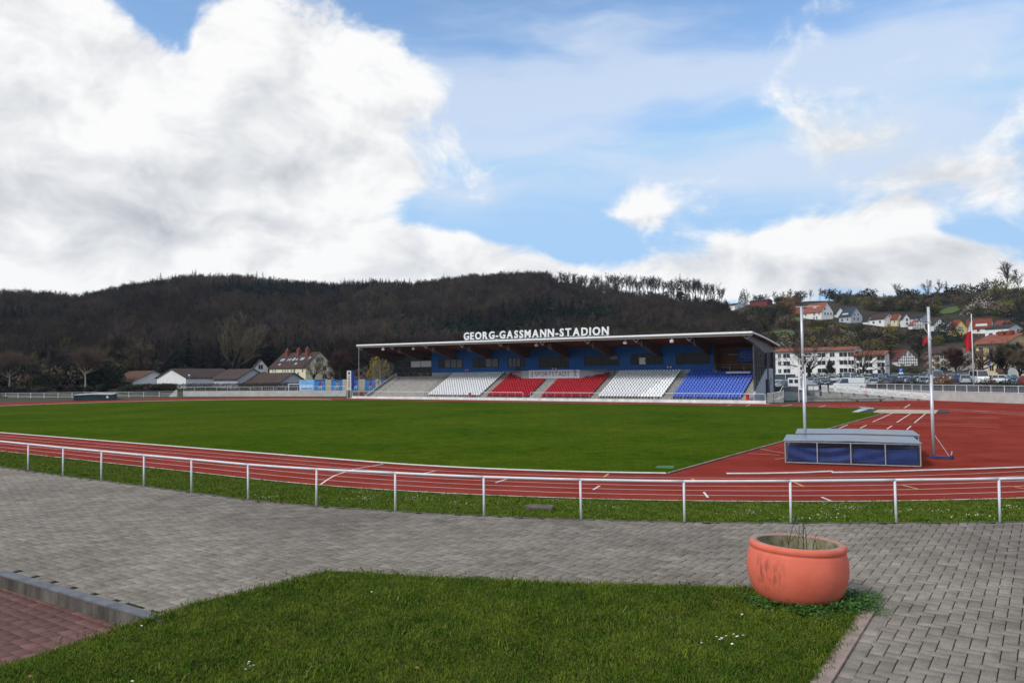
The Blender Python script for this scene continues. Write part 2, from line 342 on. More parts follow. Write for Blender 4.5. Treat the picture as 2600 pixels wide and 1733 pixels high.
m=MB(); ribbon(m,[W2(p) for p in ringpts(ro-0.07,-90,-20,'R',30)][::-1]+[W2(p) for p in ringpts(ro-0.07,270,100,'L',50)],0.10,0.006); m.build('outer_line',LINE,track)
for k in (6,7):
    m=MB(); ribbon(m,[W2((-20,NC+RB+1.22*k)),W2((-118,NC+RB+1.22*k))],0.06,0.006); m.build('lane_line',LINE,track)
def mark(p, w, m=LINE, name='lane_marking'):
    mb=MB(); ribbon(mb,[(G(*q).x,G(*q).y) for q in p],w,0.010); return mb.build(name,m,track)
c2=lambda x,y:(900+x*.4165,1080+y*.4165); c7=lambda x,y:(1900+x*.255,1000+y*.255)
for p in ([(1258,1225),(1291.5,1214)],[(1506,1243),(1523,1232.5)],[(1787,1249),(1797.5,1262.5)],[(2086,1261.5),(2113,1272.5)],[(812,1231),(830,1218),(850,1206.5),(900,1190),(973,1178)],[(1077,1201),(1105,1195)]): mark(p,0.09)
for p in ([(1533,1211),(1545.5,1202)],[(2017.5,1224),(2040.5,1234.7)],[(2291,1231),(2335,1242)],[(2576,1236),(2612,1242)],[(1758,1215),(1762,1220)]): mark(p,0.10,YLINE)
for p in ([(1065,275),(1300,188)],[(1238,277),(1440,188)],[(1478,282),(1620,192)],[(1653,287),(1765,193)],[(905,340),(990,305)],[(1113,340),(1177,308)],[(1380,347),(1432,315)],[(1578,355),(1620,318)],[(1555,137),(1610,103)],[(845,305),(870,285),(955,268)],[(320,125),(437,103)],[(705,129),(770,112)],[(2225,166),(2380,172)],[(-60,128),(20,105)],[(-260,125),(-170,106)]): mark([c7(*q) for q in p],0.13 if p[0][1]<200 else 0.10)
for p in ([(113,545),(358,587)],[(0,590),(315,608)],[(265,648),(358,637)],[(770,298),(1700,300),(2500,333)],[(870,270),(2500,306)],[(950,245),(2500,240)],[(1060,212),(2500,232)]): mark([c7(*q) for q in p],0.05)
# sand pit, its covers
SAND=mat('sand',(0.42,0.34,0.25),0.95,0.2,1.5,bump=0.8,bscale=6); 
def poly7(name,pts,m,z,thick=0,parent=None): return sheet(name,[(G(*c7(*q)).x,G(*c7(*q)).y) for q in pts],m,z,parent=parent,thick=thick)
sp=poly7('sand_pit',[(1240,182),(1292,157),(1600,158),(1895,163),(1868,194),(1600,194),(1312,190)],SAND,0.05,0.04)
tag(poly7('rubber_mat',[(1105,182),(1212,150),(1290,155),(1228,184)],BLACK,0.06,0.05),'black rubber cover lying left of the sand pit','mat',kind=None)
tag(poly7('rubber_mat',[(1870,190),(1894,164),(1990,167),(1985,192)],BLACK,0.06,0.05),'black rubber cover lying right of the sand pit','mat')
tag(poly7('take_off_board',[(1030,182),(1110,150),(1200,152),(1110,182)],GREYM,0.04,0.03),'grey cover board at the corner of the grass by the sand pit','board')
for q in track.children: pass
tag(poly7('metal_frame',[(1105,135),(1240,142),(1252,150),(1128,147)],GALV,0.09,0.06),'pale metal rake frame lying behind the sand pit','frame')
# raised white kerb round the grass
KERB=mat('white_kerb',(0.70,0.69,0.67),0.6,0.12,3); 
def kerb(name, pts, parent=None, wk=1.0, mats=None):
    m=MB(); P=[Vector((*W2(p),0)) for p in pts]
    for z0,z1,w,mi in((0.0,0.028,0.045,1),(0.03,0.068,0.075,0)):  # narrow lower strip in black paints in the shadow of the gap under the rail
        b=len(m.v); k=len(P)
        for i in range(k):
            d=(P[min(i+1,k-1)]-P[max(i-1,0)]).normalized(); n=Vector((-d.y,d.x,0))*w*wk
            for q,z in((n,z0),(n,z1),(-n,z1),(-n,z0)): m.v.append((P[i].x+q.x,P[i].y+q.y,z))
        for i in range(k-1):
            for j in range(3): m.f.append((b+i*4+j,b+i*4+j+1,b+i*4+4+j+1,b+i*4+4+j)); m.m.append(mi)
        m.f.append((b,b+1,b+2,b+3)); m.m.append(mi); e=b+(k-1)*4; m.f.append((e+3,e+2,e+1,e)); m.m.append(mi)
    o=m.build(name,mats or [KERB,BLACK],parent); 
    if parent is None: tag(o,kind='structure')
    return o
nearl=[p for p in ringpts(RB,-90,-90+a_,'R',14)][::-1]
kerb('track_kerb',nearl+[(-(UC+x),NC-RB) for x in np.linspace(3,84.39,20)]+ringpts(RB,270,90,'L',50))
kerb('track_kerb',[toF(G(1845,1203.7)),toF(G(1925,1203.5)),toF(G(2006,1202)),toF(G(2060,1200.5)),toF(G(2113,1198.0))])
kerb('track_kerb',[toF(G(*p)) for p in ((2113,1201),(2220,1199.5),(2340,1195.5),(2470,1192),(2600,1187.5),(2740,1182))])
kerb('pitch_edge_kerb',[(SE+0.1,n) for n in np.linspace(pit[0][1],pit[-1][1]-1,20)],wk=.4,mats=[mat('grey_edging',(0.36,0.34,0.31),.9,.3,1.2),BLACK])
tag(sheet('green_cover',[(G(*c2(*q)).x,G(*c2(*q)).y) for q in ((1830,262),(1850,251),(1950,251),(1945,266))],mat('green_plastic',(0.05,0.14,0.05),0.7),0.06,thick=0.03),'green plastic lid in the grass near the corner of the pitch','lid')
# ================================================================== scatter helper (grass, daisies, woods)
def scatter(name, V, rot, scl, idx, protos):
    me=bpy.data.meshes.new(name); V=np.asarray(V,np.float32); me.vertices.add(len(V)); me.vertices.foreach_set('co',V.ravel())
    a=me.attributes.new('rot','FLOAT_VECTOR','POINT'); a.data.foreach_set('vector',np.asarray(rot,np.float32).ravel())
    a=me.attributes.new('scl','FLOAT_VECTOR','POINT'); a.data.foreach_set('vector',np.asarray(scl,np.float32).ravel())
    a=me.attributes.new('idx','INT','POINT'); a.data.foreach_set('value',np.asarray(idx,np.int32))
    o=link(bpy.data.objects.new(name,me)); md=o.modifiers.new('scatter','NODES'); ng=bpy.data.node_groups.new(name,'GeometryNodeTree'); md.node_group=ng
    ng.interface.new_socket('Geometry',in_out='INPUT',socket_type='NodeSocketGeometry'); ng.interface.new_socket('Geometry',in_out='OUTPUT',socket_type='NodeSocketGeometry')
    A=ng.nodes.new; L=ng.links.new; gi=A('NodeGroupInput'); go=A('NodeGroupOutput'); iop=A('GeometryNodeInstanceOnPoints'); jn=A('GeometryNodeJoinGeometry')
    for p in reversed(protos):
        oi=A('GeometryNodeObjectInfo'); oi.inputs['Object'].default_value=p; g2=A('GeometryNodeGeometryToInstance'); L(oi.outputs['Geometry'],g2.inputs[0]); L(g2.outputs[0],jn.inputs[0])
    def na(nm,t):
        n=A('GeometryNodeInputNamedAttribute'); n.data_type=t; n.inputs['Name'].default_value=nm; return n.outputs['Attribute']
    L(gi.outputs[0],iop.inputs['Points']); L(jn.outputs[0],iop.inputs['Instance']); iop.inputs['Pick Instance'].default_value=True
    L(na('idx','INT'),iop.inputs['Instance Index']); L(na('rot','FLOAT_VECTOR'),iop.inputs['Rotation']); L(na('scl','FLOAT_VECTOR'),iop.inputs['Scale'])
    L(iop.outputs[0],go.inputs[0]); return tag(o,kind='stuff')
def inside(poly, X, Y):
    poly=np.asarray(poly); r=np.zeros(X.shape,bool); j=len(poly)-1
    for i in range(len(poly)):
        xi,yi=poly[i]; xj,yj=poly[j]; c=((yi>Y)!=(yj>Y))&(X<(xj-xi)*(Y-yi)/(yj-yi+1e-12)+xi); r^=c; j=i
    return r
rng=np.random.default_rng(7)
def blade_proto(name, mats, nb, h, w, spread, seed, lean=0.5):
    g=np.random.default_rng(seed); V=[];T=[];I=[]
    for i in range(nb):
        a=g.uniform(0,6.283); x,y=g.normal(0,spread,2); L_=h*g.uniform(0.5,1.15); l=lean*g.uniform(0.2,1.1)*L_; d=np.array([math.cos(a),math.sin(a)]); p=np.array([-d[1],d[0]])*w/2*g.uniform(.7,1.3)
        b=len(V); V+=[(x-p[0],y-p[1],-.01),(x+p[0],y+p[1],-.01),(x+d[0]*l*.35-p[0]*.8,y+d[1]*l*.35-p[1]*.8,L_*.62),(x+d[0]*l*.35+p[0]*.8,y+d[1]*l*.35+p[1]*.8,L_*.62),(x+d[0]*l,y+d[1]*l,L_*(1-.25*lean))]
        T+=[(b,b+1,b+3),(b,b+3,b+2),(b+2,b+3,b+4)]; k=int(g.random()<0.22); I+=[k]*3
    return np_mesh(name,V,T,mats,'none',I)
GR=mat('grass_blade',(0.036,0.088,0.006),0.8,0.25,1.7,col2=(0.120,0.165,0.016),lo=.32,hi=.72,rnd=0.35,spec=0.05); GR2=mat('dry_grass_blade',(0.12,0.13,0.03),0.8,0.3,2,col2=(0.17,0.15,0.05),rnd=0.3,spec=0.05)
tufts=[blade_proto('tuft%d'%i,[GR,GR2],18,h,0.006,0.05,i,ln) for i,(h,ln) in enumerate([(0.045,0.8),(0.036,1.0),(0.058,0.9),(0.042,0.6)])]
# ================================================================== plaza, lawn, railing
def GP(px,py,z=PZ): return G(px,py,z)
fence_px=[(71,1194.5),(159.5,1207),(257,1219.5),(365,1234),(486,1249),(630,1268),(803,1284),(1004,1297),(1229,1309),(1475.6,1318),(1738,1325),(2008,1326.5),(2276,1326.5),(2539,1325)]
fp=[GP(*p) for p in fence_px]
# carry the run on past both edges of the picture
dl=(fp[0]-fp[1]); dl2=(fp[1]-fp[2]); 
left_ext=[fp[0]+dl*k for k in (9,8,7,6,5,4,3,2,1)]
dr=fp[-1]-fp[-2]; turn=Matrix.Rotation(R(4.5),3,'Z'); right_ext=[]; q=fp[-1]; d=dr
for k in range(8): d=turn@d; q=q+d; right_ext.append(q)
fpts=left_ext+fp+right_ext
def dense(pts,k=6):
    out=[]
    for i in range(len(pts)-1):
        p0,p1,p2,p3=pts[max(i-1,0)],pts[i],pts[i+1],pts[min(i+2,len(pts)-1)]
        for j in range(k):
            t=j/k; out.append(0.5*((2*p1)+(p2-p0)*t+(2*p0-5*p1+4*p2-p3)*t*t+(3*p1-p0-3*p2+p3)*t**3))
    return out+[pts[-1]]
fd=dense(fpts,6)
# grass strip falling from the plaza edge to the track
STRIP=mat('verge_grass',(0.030,0.060,0.005),1.0,0.3,1.4,col2=(0.062,0.092,0.010),bump=0.7,bscale=30,spec=0.0)
def track_edge(p):      # matching point on the outer edge of the track
    s,n=toF(p); u=-s
    if u<UC: v=Vector((s+UC,n-NC)); v=v.normalized()*(ro+0.02); q=(v.x-UC,v.y+NC)
    elif u>uL: v=Vector((s+uL,n-NC)); v=v.normalized()*(ro+0.02); q=(v.x-uL,v.y+NC)
    else: q=(s,NC-ro-0.02)
    w=F(*q); return Vector((w.x,w.y,0.0))
m=MB(); K=8; SG=[]
for i,p in enumerate(fd):
    e=track_edge(p)
    for k in range(K+1):
        t=k/K; q=p.lerp(e,t); z=PZ*(1-ss(0,1,t*0.96+0.02))*(1-t) if False else PZ*(1-t)**1.15
        m.v.append((q.x,q.y,z-0.01+(0.03*math.sin(i*1.7+k*2.1)*(0<k<K))))
for i in range(len(fd)-1):
    for k in range(K): m.f.append((i*(K+1)+k,(i+1)*(K+1)+k,(i+1)*(K+1)+k+1,i*(K+1)+k+1)); m.m.append(0)
verge=tag(m.build('grass_verge',STRIP,smooth=True),kind='structure'); verge_v=np.array(m.v).reshape(len(fd),K+1,3)
def verge_pts(n, g, near=1.0):
    i=g.uniform(0,len(fd)-1.001,n); k=(g.uniform(0,1,n)**near)*(K-0.001); a=i.astype(int); b=k.astype(int); fa=(i-a)[:,None]; fb=(k-b)[:,None]
    return (verge_v[a,b]*(1-fa)*(1-fb)+verge_v[a+1,b]*fa*(1-fb)+verge_v[a,b+1]*(1-fa)*fb+verge_v[a+1,b+1]*fa*fb)
g=np.random.default_rng(3); P=verge_pts(26000,g); k=len(P)
scatter('verge_grass_blades',P,np.stack([g.normal(0,.1,k),g.normal(0,.1,k),g.uniform(0,6.28,k)],1),np.repeat(g.uniform(.7,1.25,k)[:,None],3,1)*[2.0,2.0,1.0],g.integers(0,4,k),tufts)
# daisies
DW=flat('daisy_petals',(0.80,0.80,0.78),0.6); DY=flat('daisy_eye',(0.65,0.45,0.03),0.6)
m=MB(); m.lathe([(0,0.004),(0.016,0.006),(0.017,0.0)],7,(0,0,0.07)); m.lathe([(0,0.010),(0.006,0.008)],6,(0,0,0.07),1)
dz=m.build('daisy',[DW,DY]); COL.objects.unlink(dz)
m=MB(); m.lathe([(0,0.012),(0.014,0.006),(0.006,0.0)],7,(0,0,0.07)); dd=m.build('dandelion',DY); COL.objects.unlink(dd)
C=verge_pts(60,g); Cx=1300+FL*C[:,0]/C[:,1]; C=C[(Cx>900)|(g.random(60)<.25)]
D=np.concatenate([c+np.stack([g.normal(0,.35,22),g.normal(0,.22,22),np.zeros(22)],1) for c in C])
def verge_z(D):
    V=verge_v.reshape(-1,3); out=[]
    for d in D: out.append(V[np.argmin((V[:,0]-d[0])**2+(V[:,1]-d[1])**2),2])
    return np.array(out)
D[:,2]=verge_z(D); ok=D[:,2]>0.06; D=D[ok]; k=len(D)
scatter('daisies',D,np.stack([g.normal(0,.4,k),g.normal(0,.4,k),g.uniform(0,6,k)],1),np.repeat(g.uniform(.55,.95,k)[:,None],3,1),(g.random(k)<.06).astype(int),[dz,dd])
# manhole slab in the verge
mh=[G(*c2(*p),0.55) for p in ((1040,492),(1080,486),(1215,492),(1200,518),(1065,508))]
tag(sheet('manhole_slab',[(p.x,p.y) for p in mh],mat('weathered_slab',(0.10,0.085,0.065),0.95,0.3,4),0.60,thick=0.2),'weathered concrete manhole slab in the grass verge behind the railing','slab')
# ---------------------------------------------------------------- pavers
def pav_mat(name, col, col2, moss=0.25):
    m=bpy.data.materials.new(name); m.use_nodes=True; t=m.node_tree; L=t.links.new; b=t.nodes['Principled BSDF']; b.inputs['Roughness'].default_value=0.9; b.inputs['Specular IOR Level'].default_value=0.2
    g_=t.nodes.new('ShaderNodeNewGeometry'); 
    def nz(s,d):
        n=t.nodes.new('ShaderNodeTexNoise'); n.inputs['Scale'].default_value=s; n.inputs['Detail'].default_value=d; n.inputs['Roughness'].default_value=.65; L(g_.outputs['Position'],n.inputs['Vector']); return n.outputs['Fac']
    def ramp(v,a,c,ca,cb):
        r=t.nodes.new('ShaderNodeValToRGB'); L(v,r.inputs[0]); e=r.color_ramp.elements; e[0].position=a; e[1].position=c; e[0].color=(*ca,1); e[1].color=(*cb,1); return r.outputs[0]
    def mul(a,c):
        n=t.nodes.new('ShaderNodeMix'); n.data_type='RGBA'; n.blend_type='MULTIPLY'; n.inputs['Factor'].default_value=1; L(a,n.inputs['A']); L(c,n.inputs['B']); return n.outputs['Result']
    at=t.nodes.new('ShaderNodeAttribute'); at.attribute_name='tone'; oi=t.nodes.new('ShaderNodeObjectInfo')
    ad=t.nodes.new('ShaderNodeMath'); ad.operation='ADD'; L(at.outputs['Fac'],ad.inputs[0]); ad.inputs[1].default_value=0.0
    tone=ramp(ad.outputs[0],0.0,1.0,col,col2)
    big=ramp(nz(0.22,5),0.33,0.66,(0.66,0.65,0.64),(1.12,1.11,1.08)); fine=ramp(nz(55,4),0.3,0.7,(0.62,0.62,0.62),(1.3,1.3,1.3)); mid=ramp(nz(2.6,5),0.3,0.62,(0.72,0.71,0.68),(1.08,1.08,1.08))
    L(mul(mul(mul(tone,big),fine),mid),b.inputs['Base Color'])
    bp=t.nodes.new('ShaderNodeBump'); bp.inputs['Strength'].default_value=.35; bp.inputs['Distance'].default_value=.006; L(nz(120,3),bp.inputs['Height']); L(bp.outputs[0],b.inputs['Normal'])
    return m
PAV=pav_mat('grey_paver',(0.195,0.172,0.145),(0.275,0.246,0.210)); PAVR=pav_mat('red_paver',(0.120,0.060,0.054),(0.190,0.100,0.088))
JOINT=mat('mossy_joint',(0.022,0.020,0.016),0.95,0.3,1.2,col2=(0.050,0.055,0.020),spec=0.0)
def paver_mesh(L_,W_,h=0.02,ch=0.006):
    x,y=L_/2,W_/2; v=[]
    for dx,z in((0,-h),(0,-ch),(ch,0)):
        v+=[(-x+dx,-y+dx,z),(x-dx,-y+dx,z),(x-dx,y-dx,z),(-x+dx,y-dx,z)]
    q=[(8,9,10,11)]
    for a in(0,4):
        for j in range(4): q.append((a+j,a+(j+1)%4,a+4+(j+1)%4,a+4+j))
    T=[]
    for f in q: T+=[(f[0],f[1],f[2]),(f[0],f[2],f[3])]
    return np.array(v),np.array(T)
def lay(name, cs, ang, dims, z, m, parent, n_single, rg):
    """cs centres in world xy, ang angle per piece, dims piece kind index; nearest n_single become separate pieces"""
    kinds=[paver_mesh(*d) for d in [(0.353,0.169),(0.328,0.193)]]
    order=np.argsort(np.hypot(cs[:,0],cs[:,1])+0*cs[:,0]); vis=1300+FL*cs[:,0]/np.maximum(cs[:,1],.1); py=948+FL*(HC-z)/np.maximum(cs[:,1],.1)
    vis_ok=(vis>-10)&(vis<2610)&(py<1745)
    first=[i for i in order if vis_ok[i]][:n_single]; single=np.zeros(len(cs),bool); single[first]=True
    tone=rg.beta(2.2,2.2,len(cs)); dzs=rg.normal(0,.0016,len(cs))
    V=[];T=[];TN=[];b=0
    v0,t0=kinds[dims]
    rest=np.where(~single)[0]; c_,s_=np.cos(ang[rest]),np.sin(ang[rest]); tx=rg.normal(0,.006,len(rest)); ty=rg.normal(0,.006,len(rest))
    X=v0[None,:,0]*c_[:,None]-v0[None,:,1]*s_[:,None]+cs[rest,0:1]; Y=v0[None,:,0]*s_[:,None]+v0[None,:,1]*c_[:,None]+cs[rest,1:2]
    Z=v0[None,:,2]+z+dzs[rest][:,None]+v0[None,:,0]*tx[:,None]+v0[None,:,1]*ty[:,None]
    VV=np.stack([X,Y,Z],-1).reshape(-1,3); TT=(t0[None]+(np.arange(len(rest))*len(v0))[:,None,None]).reshape(-1,3)
    o=np_mesh(name+'s',VV,TT,m,parent); a=o.data.attributes.new('tone','FLOAT','FACE'); a.data.foreach_set('value',np.repeat(tone[rest],len(t0)).astype(np.float32)); tag(o,kind='stuff')
    mes=[]
    for q in range(6):
        mo=np_mesh(name,v0,t0,m,'none'); me=mo.data; a=me.attributes.new('tone','FLOAT','FACE'); a.data.foreach_set('value',np.full(len(t0),(q+.5)/6,np.float32)); mes.append(me); bpy.data.objects.remove(mo)
    for i in first:
        ob=bpy.data.objects.new(name,mes[min(5,int(tone[i]*6))]); ob.location=(cs[i,0],cs[i,1],z+dzs[i]); ob.rotation_euler=(rg.normal(0,.006),rg.normal(0,.006),ang[i]); link(ob,parent)
# outline of the plaza, seen from above
lawnT=[GP(837,1457),GP(1150,1474.5),GP(1525,1489.5),GP(1800,1496.5),GP(1907,1500.5),GP(2201,1520)]
TL,TR=lawnT[0],lawnT[-1]
lr=(GP(2056,1733)-TR); BRp=TR+lr*1.9
KX=GP(325,1592,0.80); LB=GP(-330,1800,0.68)
wallA=GP(400,1565); wallB=GP(0,1450); wd=(wallB-wallA).normalized(); wallC=wallA+wd*16; wallA2=wallA-wd*0.42
edge=[p for p in fd]
plz=[(p.x,p.y) for p in edge]+[(BRp.x+14,BRp.y+4),(BRp.x,BRp.y)]+[(p.x,p.y) for p in lawnT[::-1]]+[(wallA.x,wallA.y),(wallC.x,wallC.y)]
plaza=sheet('plaza',plz,JOINT,PZ-0.016)
a=0.183 
def herring(poly, s0,n0, off=(0.0,0.0)):
    I,J=np.meshgrid(np.arange(-240,240),np.arange(-100,100),indexing='ij'); ox=(I+2*J)*a; oy=(I-2*J)*a
    H=np.stack([ox+a,oy+a/2],-1).reshape(-1,2); V=np.stack([ox+a/2,oy+2*a],-1).reshape(-1,2)
    c=np.concatenate([H,V]); an=np.concatenate([np.zeros(len(H)),np.full(len(V),math.pi/2)])
    s=c[:,0]+s0+off[0]; n=c[:,1]+n0+off[1]; k=(np.abs(s-s0)<40)&(np.abs(n-n0)<32); s,n,an=s[k],n[k],an[k]
    X=US.x*s+UN.x*n; Y=US.y*s+UN.y*n; ok=inside(poly,X,Y); return np.stack([X,Y],1)[ok],(an-TH)[ok]
_off=Vector((-wd.y*-1,-wd.x,0)).normalized()*.12; _off=_off if _off.y>0 else -_off
plz_in=plz[:-2]+[(wallA.x+_off.x,wallA.y+_off.y),(wallC.x+_off.x,wallC.y+_off.y)]
C1,A1=herring(plz_in,*toF(Vector((0,20,0))))
# a double straight course divides the two fields of the paving
q0=GP(1475,1321); q1=GP(1150,1477); dv=Vector((UN.x,UN.y,0)); sdv=toF((q0+q1)/2)[0]
nn=np.arange(8,34,2*a); cc=[]
for k,o_ in((-0.5,0.0),(0.5,a)):
    for n_ in nn+o_: p=F(sdv+k*a,n_); cc.append((p.x,p.y))
cc=np.array(cc); cc=cc[inside(plz,cc[:,0],cc[:,1])]
lay('paver',C1,A1,0,PZ,PAV,plaza,300,np.random.default_rng(11))
lay('course_paver',cc,np.full(len(cc),math.pi/2-TH),0,PZ+0.006,PAV,plaza,60,np.random.default_rng(13))
# lower red paving on the left
RZ=0.655
redp=[(KX.x+.3,KX.y+.1),(LB.x+0.6,LB.y),(LB.x-8,LB.y),(wallC.x,wallC.y),(wallA2.x,wallA2.y)]
redpave=sheet('lower_paving',redp,JOINT,RZ-0.016)
ii,jj=np.meshgrid(np.arange(-90,90),np.arange(-70,70),indexing='ij'); s=(ii+0.5*(jj%2))*0.34+toF(KX)[0]; n=jj*0.205+toF(KX)[1]; X=(US.x*s+UN.x*n).ravel(); Y=(US.y*s+UN.y*n).ravel(); ok=inside(redp,X,Y)
lay('red_paver',np.stack([X,Y],1)[ok],np.full(ok.sum(),-TH),1,RZ,PAVR,redpave,180,np.random.default_rng(12))
# low concrete wall between the two levels
WALLM=mat('stained_concrete',(0.045,0.040,0.033),0.95,0.3,2.6,col2=(0.135,0.122,0.105),bump=0.6,bscale=40,stretch=(1,1,0.35))
CAPM=mat('grey_coping',(0.13,0.135,0.145),0.95,0.25,3,bump=0.3,bscale=50)
lw=thing('low_concrete_wall','low stained concrete wall between grey paving and lower red paving','wall',wallA,math.atan2(wd.y,wd.x))
x=-0.30; k=0
while x<15:
    L_=1.32 if k else 1.55
    m=MB(); m.span((x,-0.05,-0.42),(x+L_-.012,0.115,-0.020)); m.build('wall_block',WALLM,lw)
    m=MB(); m.span((x,-0.09,-0.018),(x+L_-.012,0.125,0.012)); m.build('coping',CAPM,lw); x+=L_; k+=1
# lawn
LAWN=mat('lawn_soil_and_grass',(0.026,0.040,0.006),1.0,0.3,2.0,col2=(0.040,0.062,0.008),spec=0.0)
def poly_at(pts,t):
    d=[(pts[i+1]-pts[i]).length for i in range(len(pts)-1)]; t*=sum(d)
    for i,l in enumerate(d):
        if t<=l or i==len(d)-1: return pts[i].lerp(pts[i+1],min(1,t/l))
        t-=l
LE=[TL+Vector((0,0,.02)),GP(521,1534)+Vector((0,0,.02)),GP(400,1568),KX,GP(167,1648,0.70),LB]; RE=[TR+Vector((0,0,.02)),BRp+Vector((0,0,.02))]
TE=[p+Vector((0,0,.02)) for p in lawnT]
NU,NV=70,44; LV=np.zeros((NV+1,NU+1,3))
for j in range(NV+1):
    t=j/NV; l=poly_at(LE,t); r=poly_at(RE,t)
    for i in range(NU+1):
        s=i/NU; p=l.lerp(r,s)+(poly_at(TE,s)-TE[0].lerp(TE[-1],s))*(1-t)**2
        zz=PZ+0.02+(l.z-PZ-0.02)*max(0,1-s*5.5)**1.5
        LV[j,i]=(p.x,p.y,zz+0.025*math.sin(p.x*1.3+1)*math.sin(p.y*1.7)*(0<s<1)*(t>0))
ix=lambda j,i:j*(NU+1)+i
lawn=np_mesh('lawn',LV.reshape(-1,3),[t for j in range(NV) for i in range(NU) for t in((ix(j,i),ix(j+1,i),ix(j+1,i+1)),(ix(j,i),ix(j+1,i+1),ix(j,i+1)))],LAWN); lawn.data.shade_smooth(); tag(lawn,kind='structure')
def lawn_pts(n,g):
    j=g.uniform(0,NV-.001,n); i=g.uniform(0,NU-.001,n); a_,b_=j.astype(int),i.astype(int); fa=(j-a_)[:,None]; fb=(i-b_)[:,None]
    return LV[a_,b_]*(1-fa)*(1-fb)+LV[a_+1,b_]*fa*(1-fb)+LV[a_,b_+1]*(1-fa)*fb+LV[a_+1,b_+1]*fa*fb
P=lawn_pts(70000,g); vx=1300+FL*P[:,0]/P[:,1]; vy=948+FL*(HC-P[:,2])/P[:,1]; P=P[(vx>-80)&(vx<2680)&(vy<1800)]; k=len(P)
pn=0.9*np.sin(P[:,0]*2.1+np.sin(P[:,1]*1.7)*1.5)*np.sin(P[:,1]*2.6+np.cos(P[:,0]*1.3))*.5+g.normal(0,.35,k)
sz=np.clip(1.0+0.42*pn,0.45,2.0)
thin=np.sin(P[:,0]*3.3+np.sin(P[:,1]*2.9)*2)+np.sin(P[:,1]*4.1+np.cos(P[:,0]*2.2)*2)+np.sin(P[:,0]*.9+P[:,1]*1.4); kp=~((thin>1.35)&(g.random(k)<.55)); P=P[kp]; sz=sz[kp]; k=len(P)
cl=g.random(k)<.012; sz=np.where(cl,sz*g.uniform(1.5,2.1,k),sz)
scatter('lawn_grass',P,np.stack([g.normal(0,.18,k),g.normal(0,.18,k),g.uniform(0,6.28,k)],1),np.stack([sz*1.15,sz*1.15,sz],1),g.integers(0,4,k),tufts)
# taller tufts along the lawn's edges
EP=[]
for pts,n_ in((LE[:-1],300),([p+Vector((-.06,.03,0)) for p in RE[:1]+[RE[0].lerp(RE[1],.55)]],110),(TE,420)):
    for q in g.uniform(0,1,n_):
        p=poly_at(pts,q); EP.append((p.x+g.normal(0,.05),p.y+g.normal(0,.05),p.z-.01))
EP=np.array(EP); k=len(EP)
scatter('edge_grass',EP,np.stack([g.normal(0,.3,k),g.normal(0,.3,k),g.uniform(0,6.28,k)],1),np.repeat(g.uniform(.9,2.0,k)[:,None],3,1),g.integers(0,4,k),tufts)
D=lawn_pts(9,g); D=np.concatenate([D]+[d_+np.stack([g.normal(0,.12,4),g.normal(0,.10,4),np.zeros(4)],1) for d_ in D[:5]]); k=len(D); scatter('lawn_daisies',D,np.stack([g.normal(0,.3,k),g.normal(0,.3,k),g.uniform(0,6,k)],1),np.repeat(g.uniform(.8,1.1,k)[:,None],3,1),np.zeros(k,int),[dz,dz])
# fallen leaves
LEAF=mat('dry_leaf',(0.30,0.15,0.05),0.8,0.3,20,col2=(0.42,0.26,0.09),rnd=0.3)
def leaf_mesh(seed):
    g_=np.random.default_rng(seed); m=MB(); pr=[(0,0),(.25,.16),(.38,.34),(.7,.30),(.62,.14),(1,0),(.62,-.14),(.72,-.32),(.36,-.3),(.25,-.15)]
    c=len(m.v); m.v+= [(p[0]*.1,p[1]*.1+0,0.02+.02*abs(p[1])*g_.uniform(.5,2)) for p in pr]+[(.05,0,.012)]
    for i in range(len(pr)): m.f.append((i,(i+1)%len(pr),len(pr))); m.m.append(0)
    return m
lab=['brown maple leaf lying on the lawn below the middle of the picture','curled dry leaf on the lawn near the lower left corner','pale dry leaf in the grass left of the terracotta planter','small tan leaf on the lawn below the kerb wall','brown leaf in the grass right of the lawn centre','dry leaf on the lawn beside the daisies']
for i,(px,py) in enumerate([(1049,1697),(68,1722),(1774,1552),(668,1636),(1630,1646),(527,1567)]):
    o=leaf_mesh(i).build('fallen_leaf',LEAF); p=GP(px,py,PZ+.05); o.location=(p.x,p.y,PZ+.055); o.rotation_euler=(0.3,0.2,i*1.3); s_=[1.0,.9,.9,.6,.7,.6][i]; o.scale=(s_,)*3; tag(o,lab[i],'leaf')
# kerb stones along the lawn's right-hand edge and left-hand edge
KS=mat('kerb_stone',(0.27,0.205,0.175),0.92,0.2,5,bump=0.4,bscale=60); 
def kerbs(name,A,B,wid,off,z,seg):
    d=(B-A); L_=d.length; d.normalize(); nrm=Vector((d.y,-d.x,0)); root=link(bpy.data.objects.new(name,None)); tag(root,kind='structure'); root.location=A; root.rotation_euler=(0,0,math.atan2(d.y,d.x)); x=0
    while x<L_:
        m=MB(); m.span((x+.004,off-wid/2,z-.12),(min(x+seg,L_)-.004,off+wid/2,z)); o=m.build('kerb_stone',KS,root); x+=seg
    return root
kerbs('lawn_kerb',Vector((TR.x,TR.y,PZ)),Vector((BRp.x,BRp.y,PZ)),0.21,0.125,0.035,1.0)
kd=(BRp-TR).normalized(); kn=Vector((-kd.y,kd.x,0)); cc=np.array([tuple((TR+kd*(.2+k*.366)+kn*.33).xy) for k in range(24)]); lay('edge_paver',cc,np.full(len(cc),math.atan2(kd.y,kd.x)),0,PZ+0.006,PAV,plaza,24,np.random.default_rng(14))
kerbs('lawn_kerb',Vector((wallA.x,wallA.y,PZ)),Vector((TL.x,TL.y,PZ)),0.08,0.02,0.03,1.0)
tag(bpy.context.scene.objects['lawn_kerb'],kind='structure')
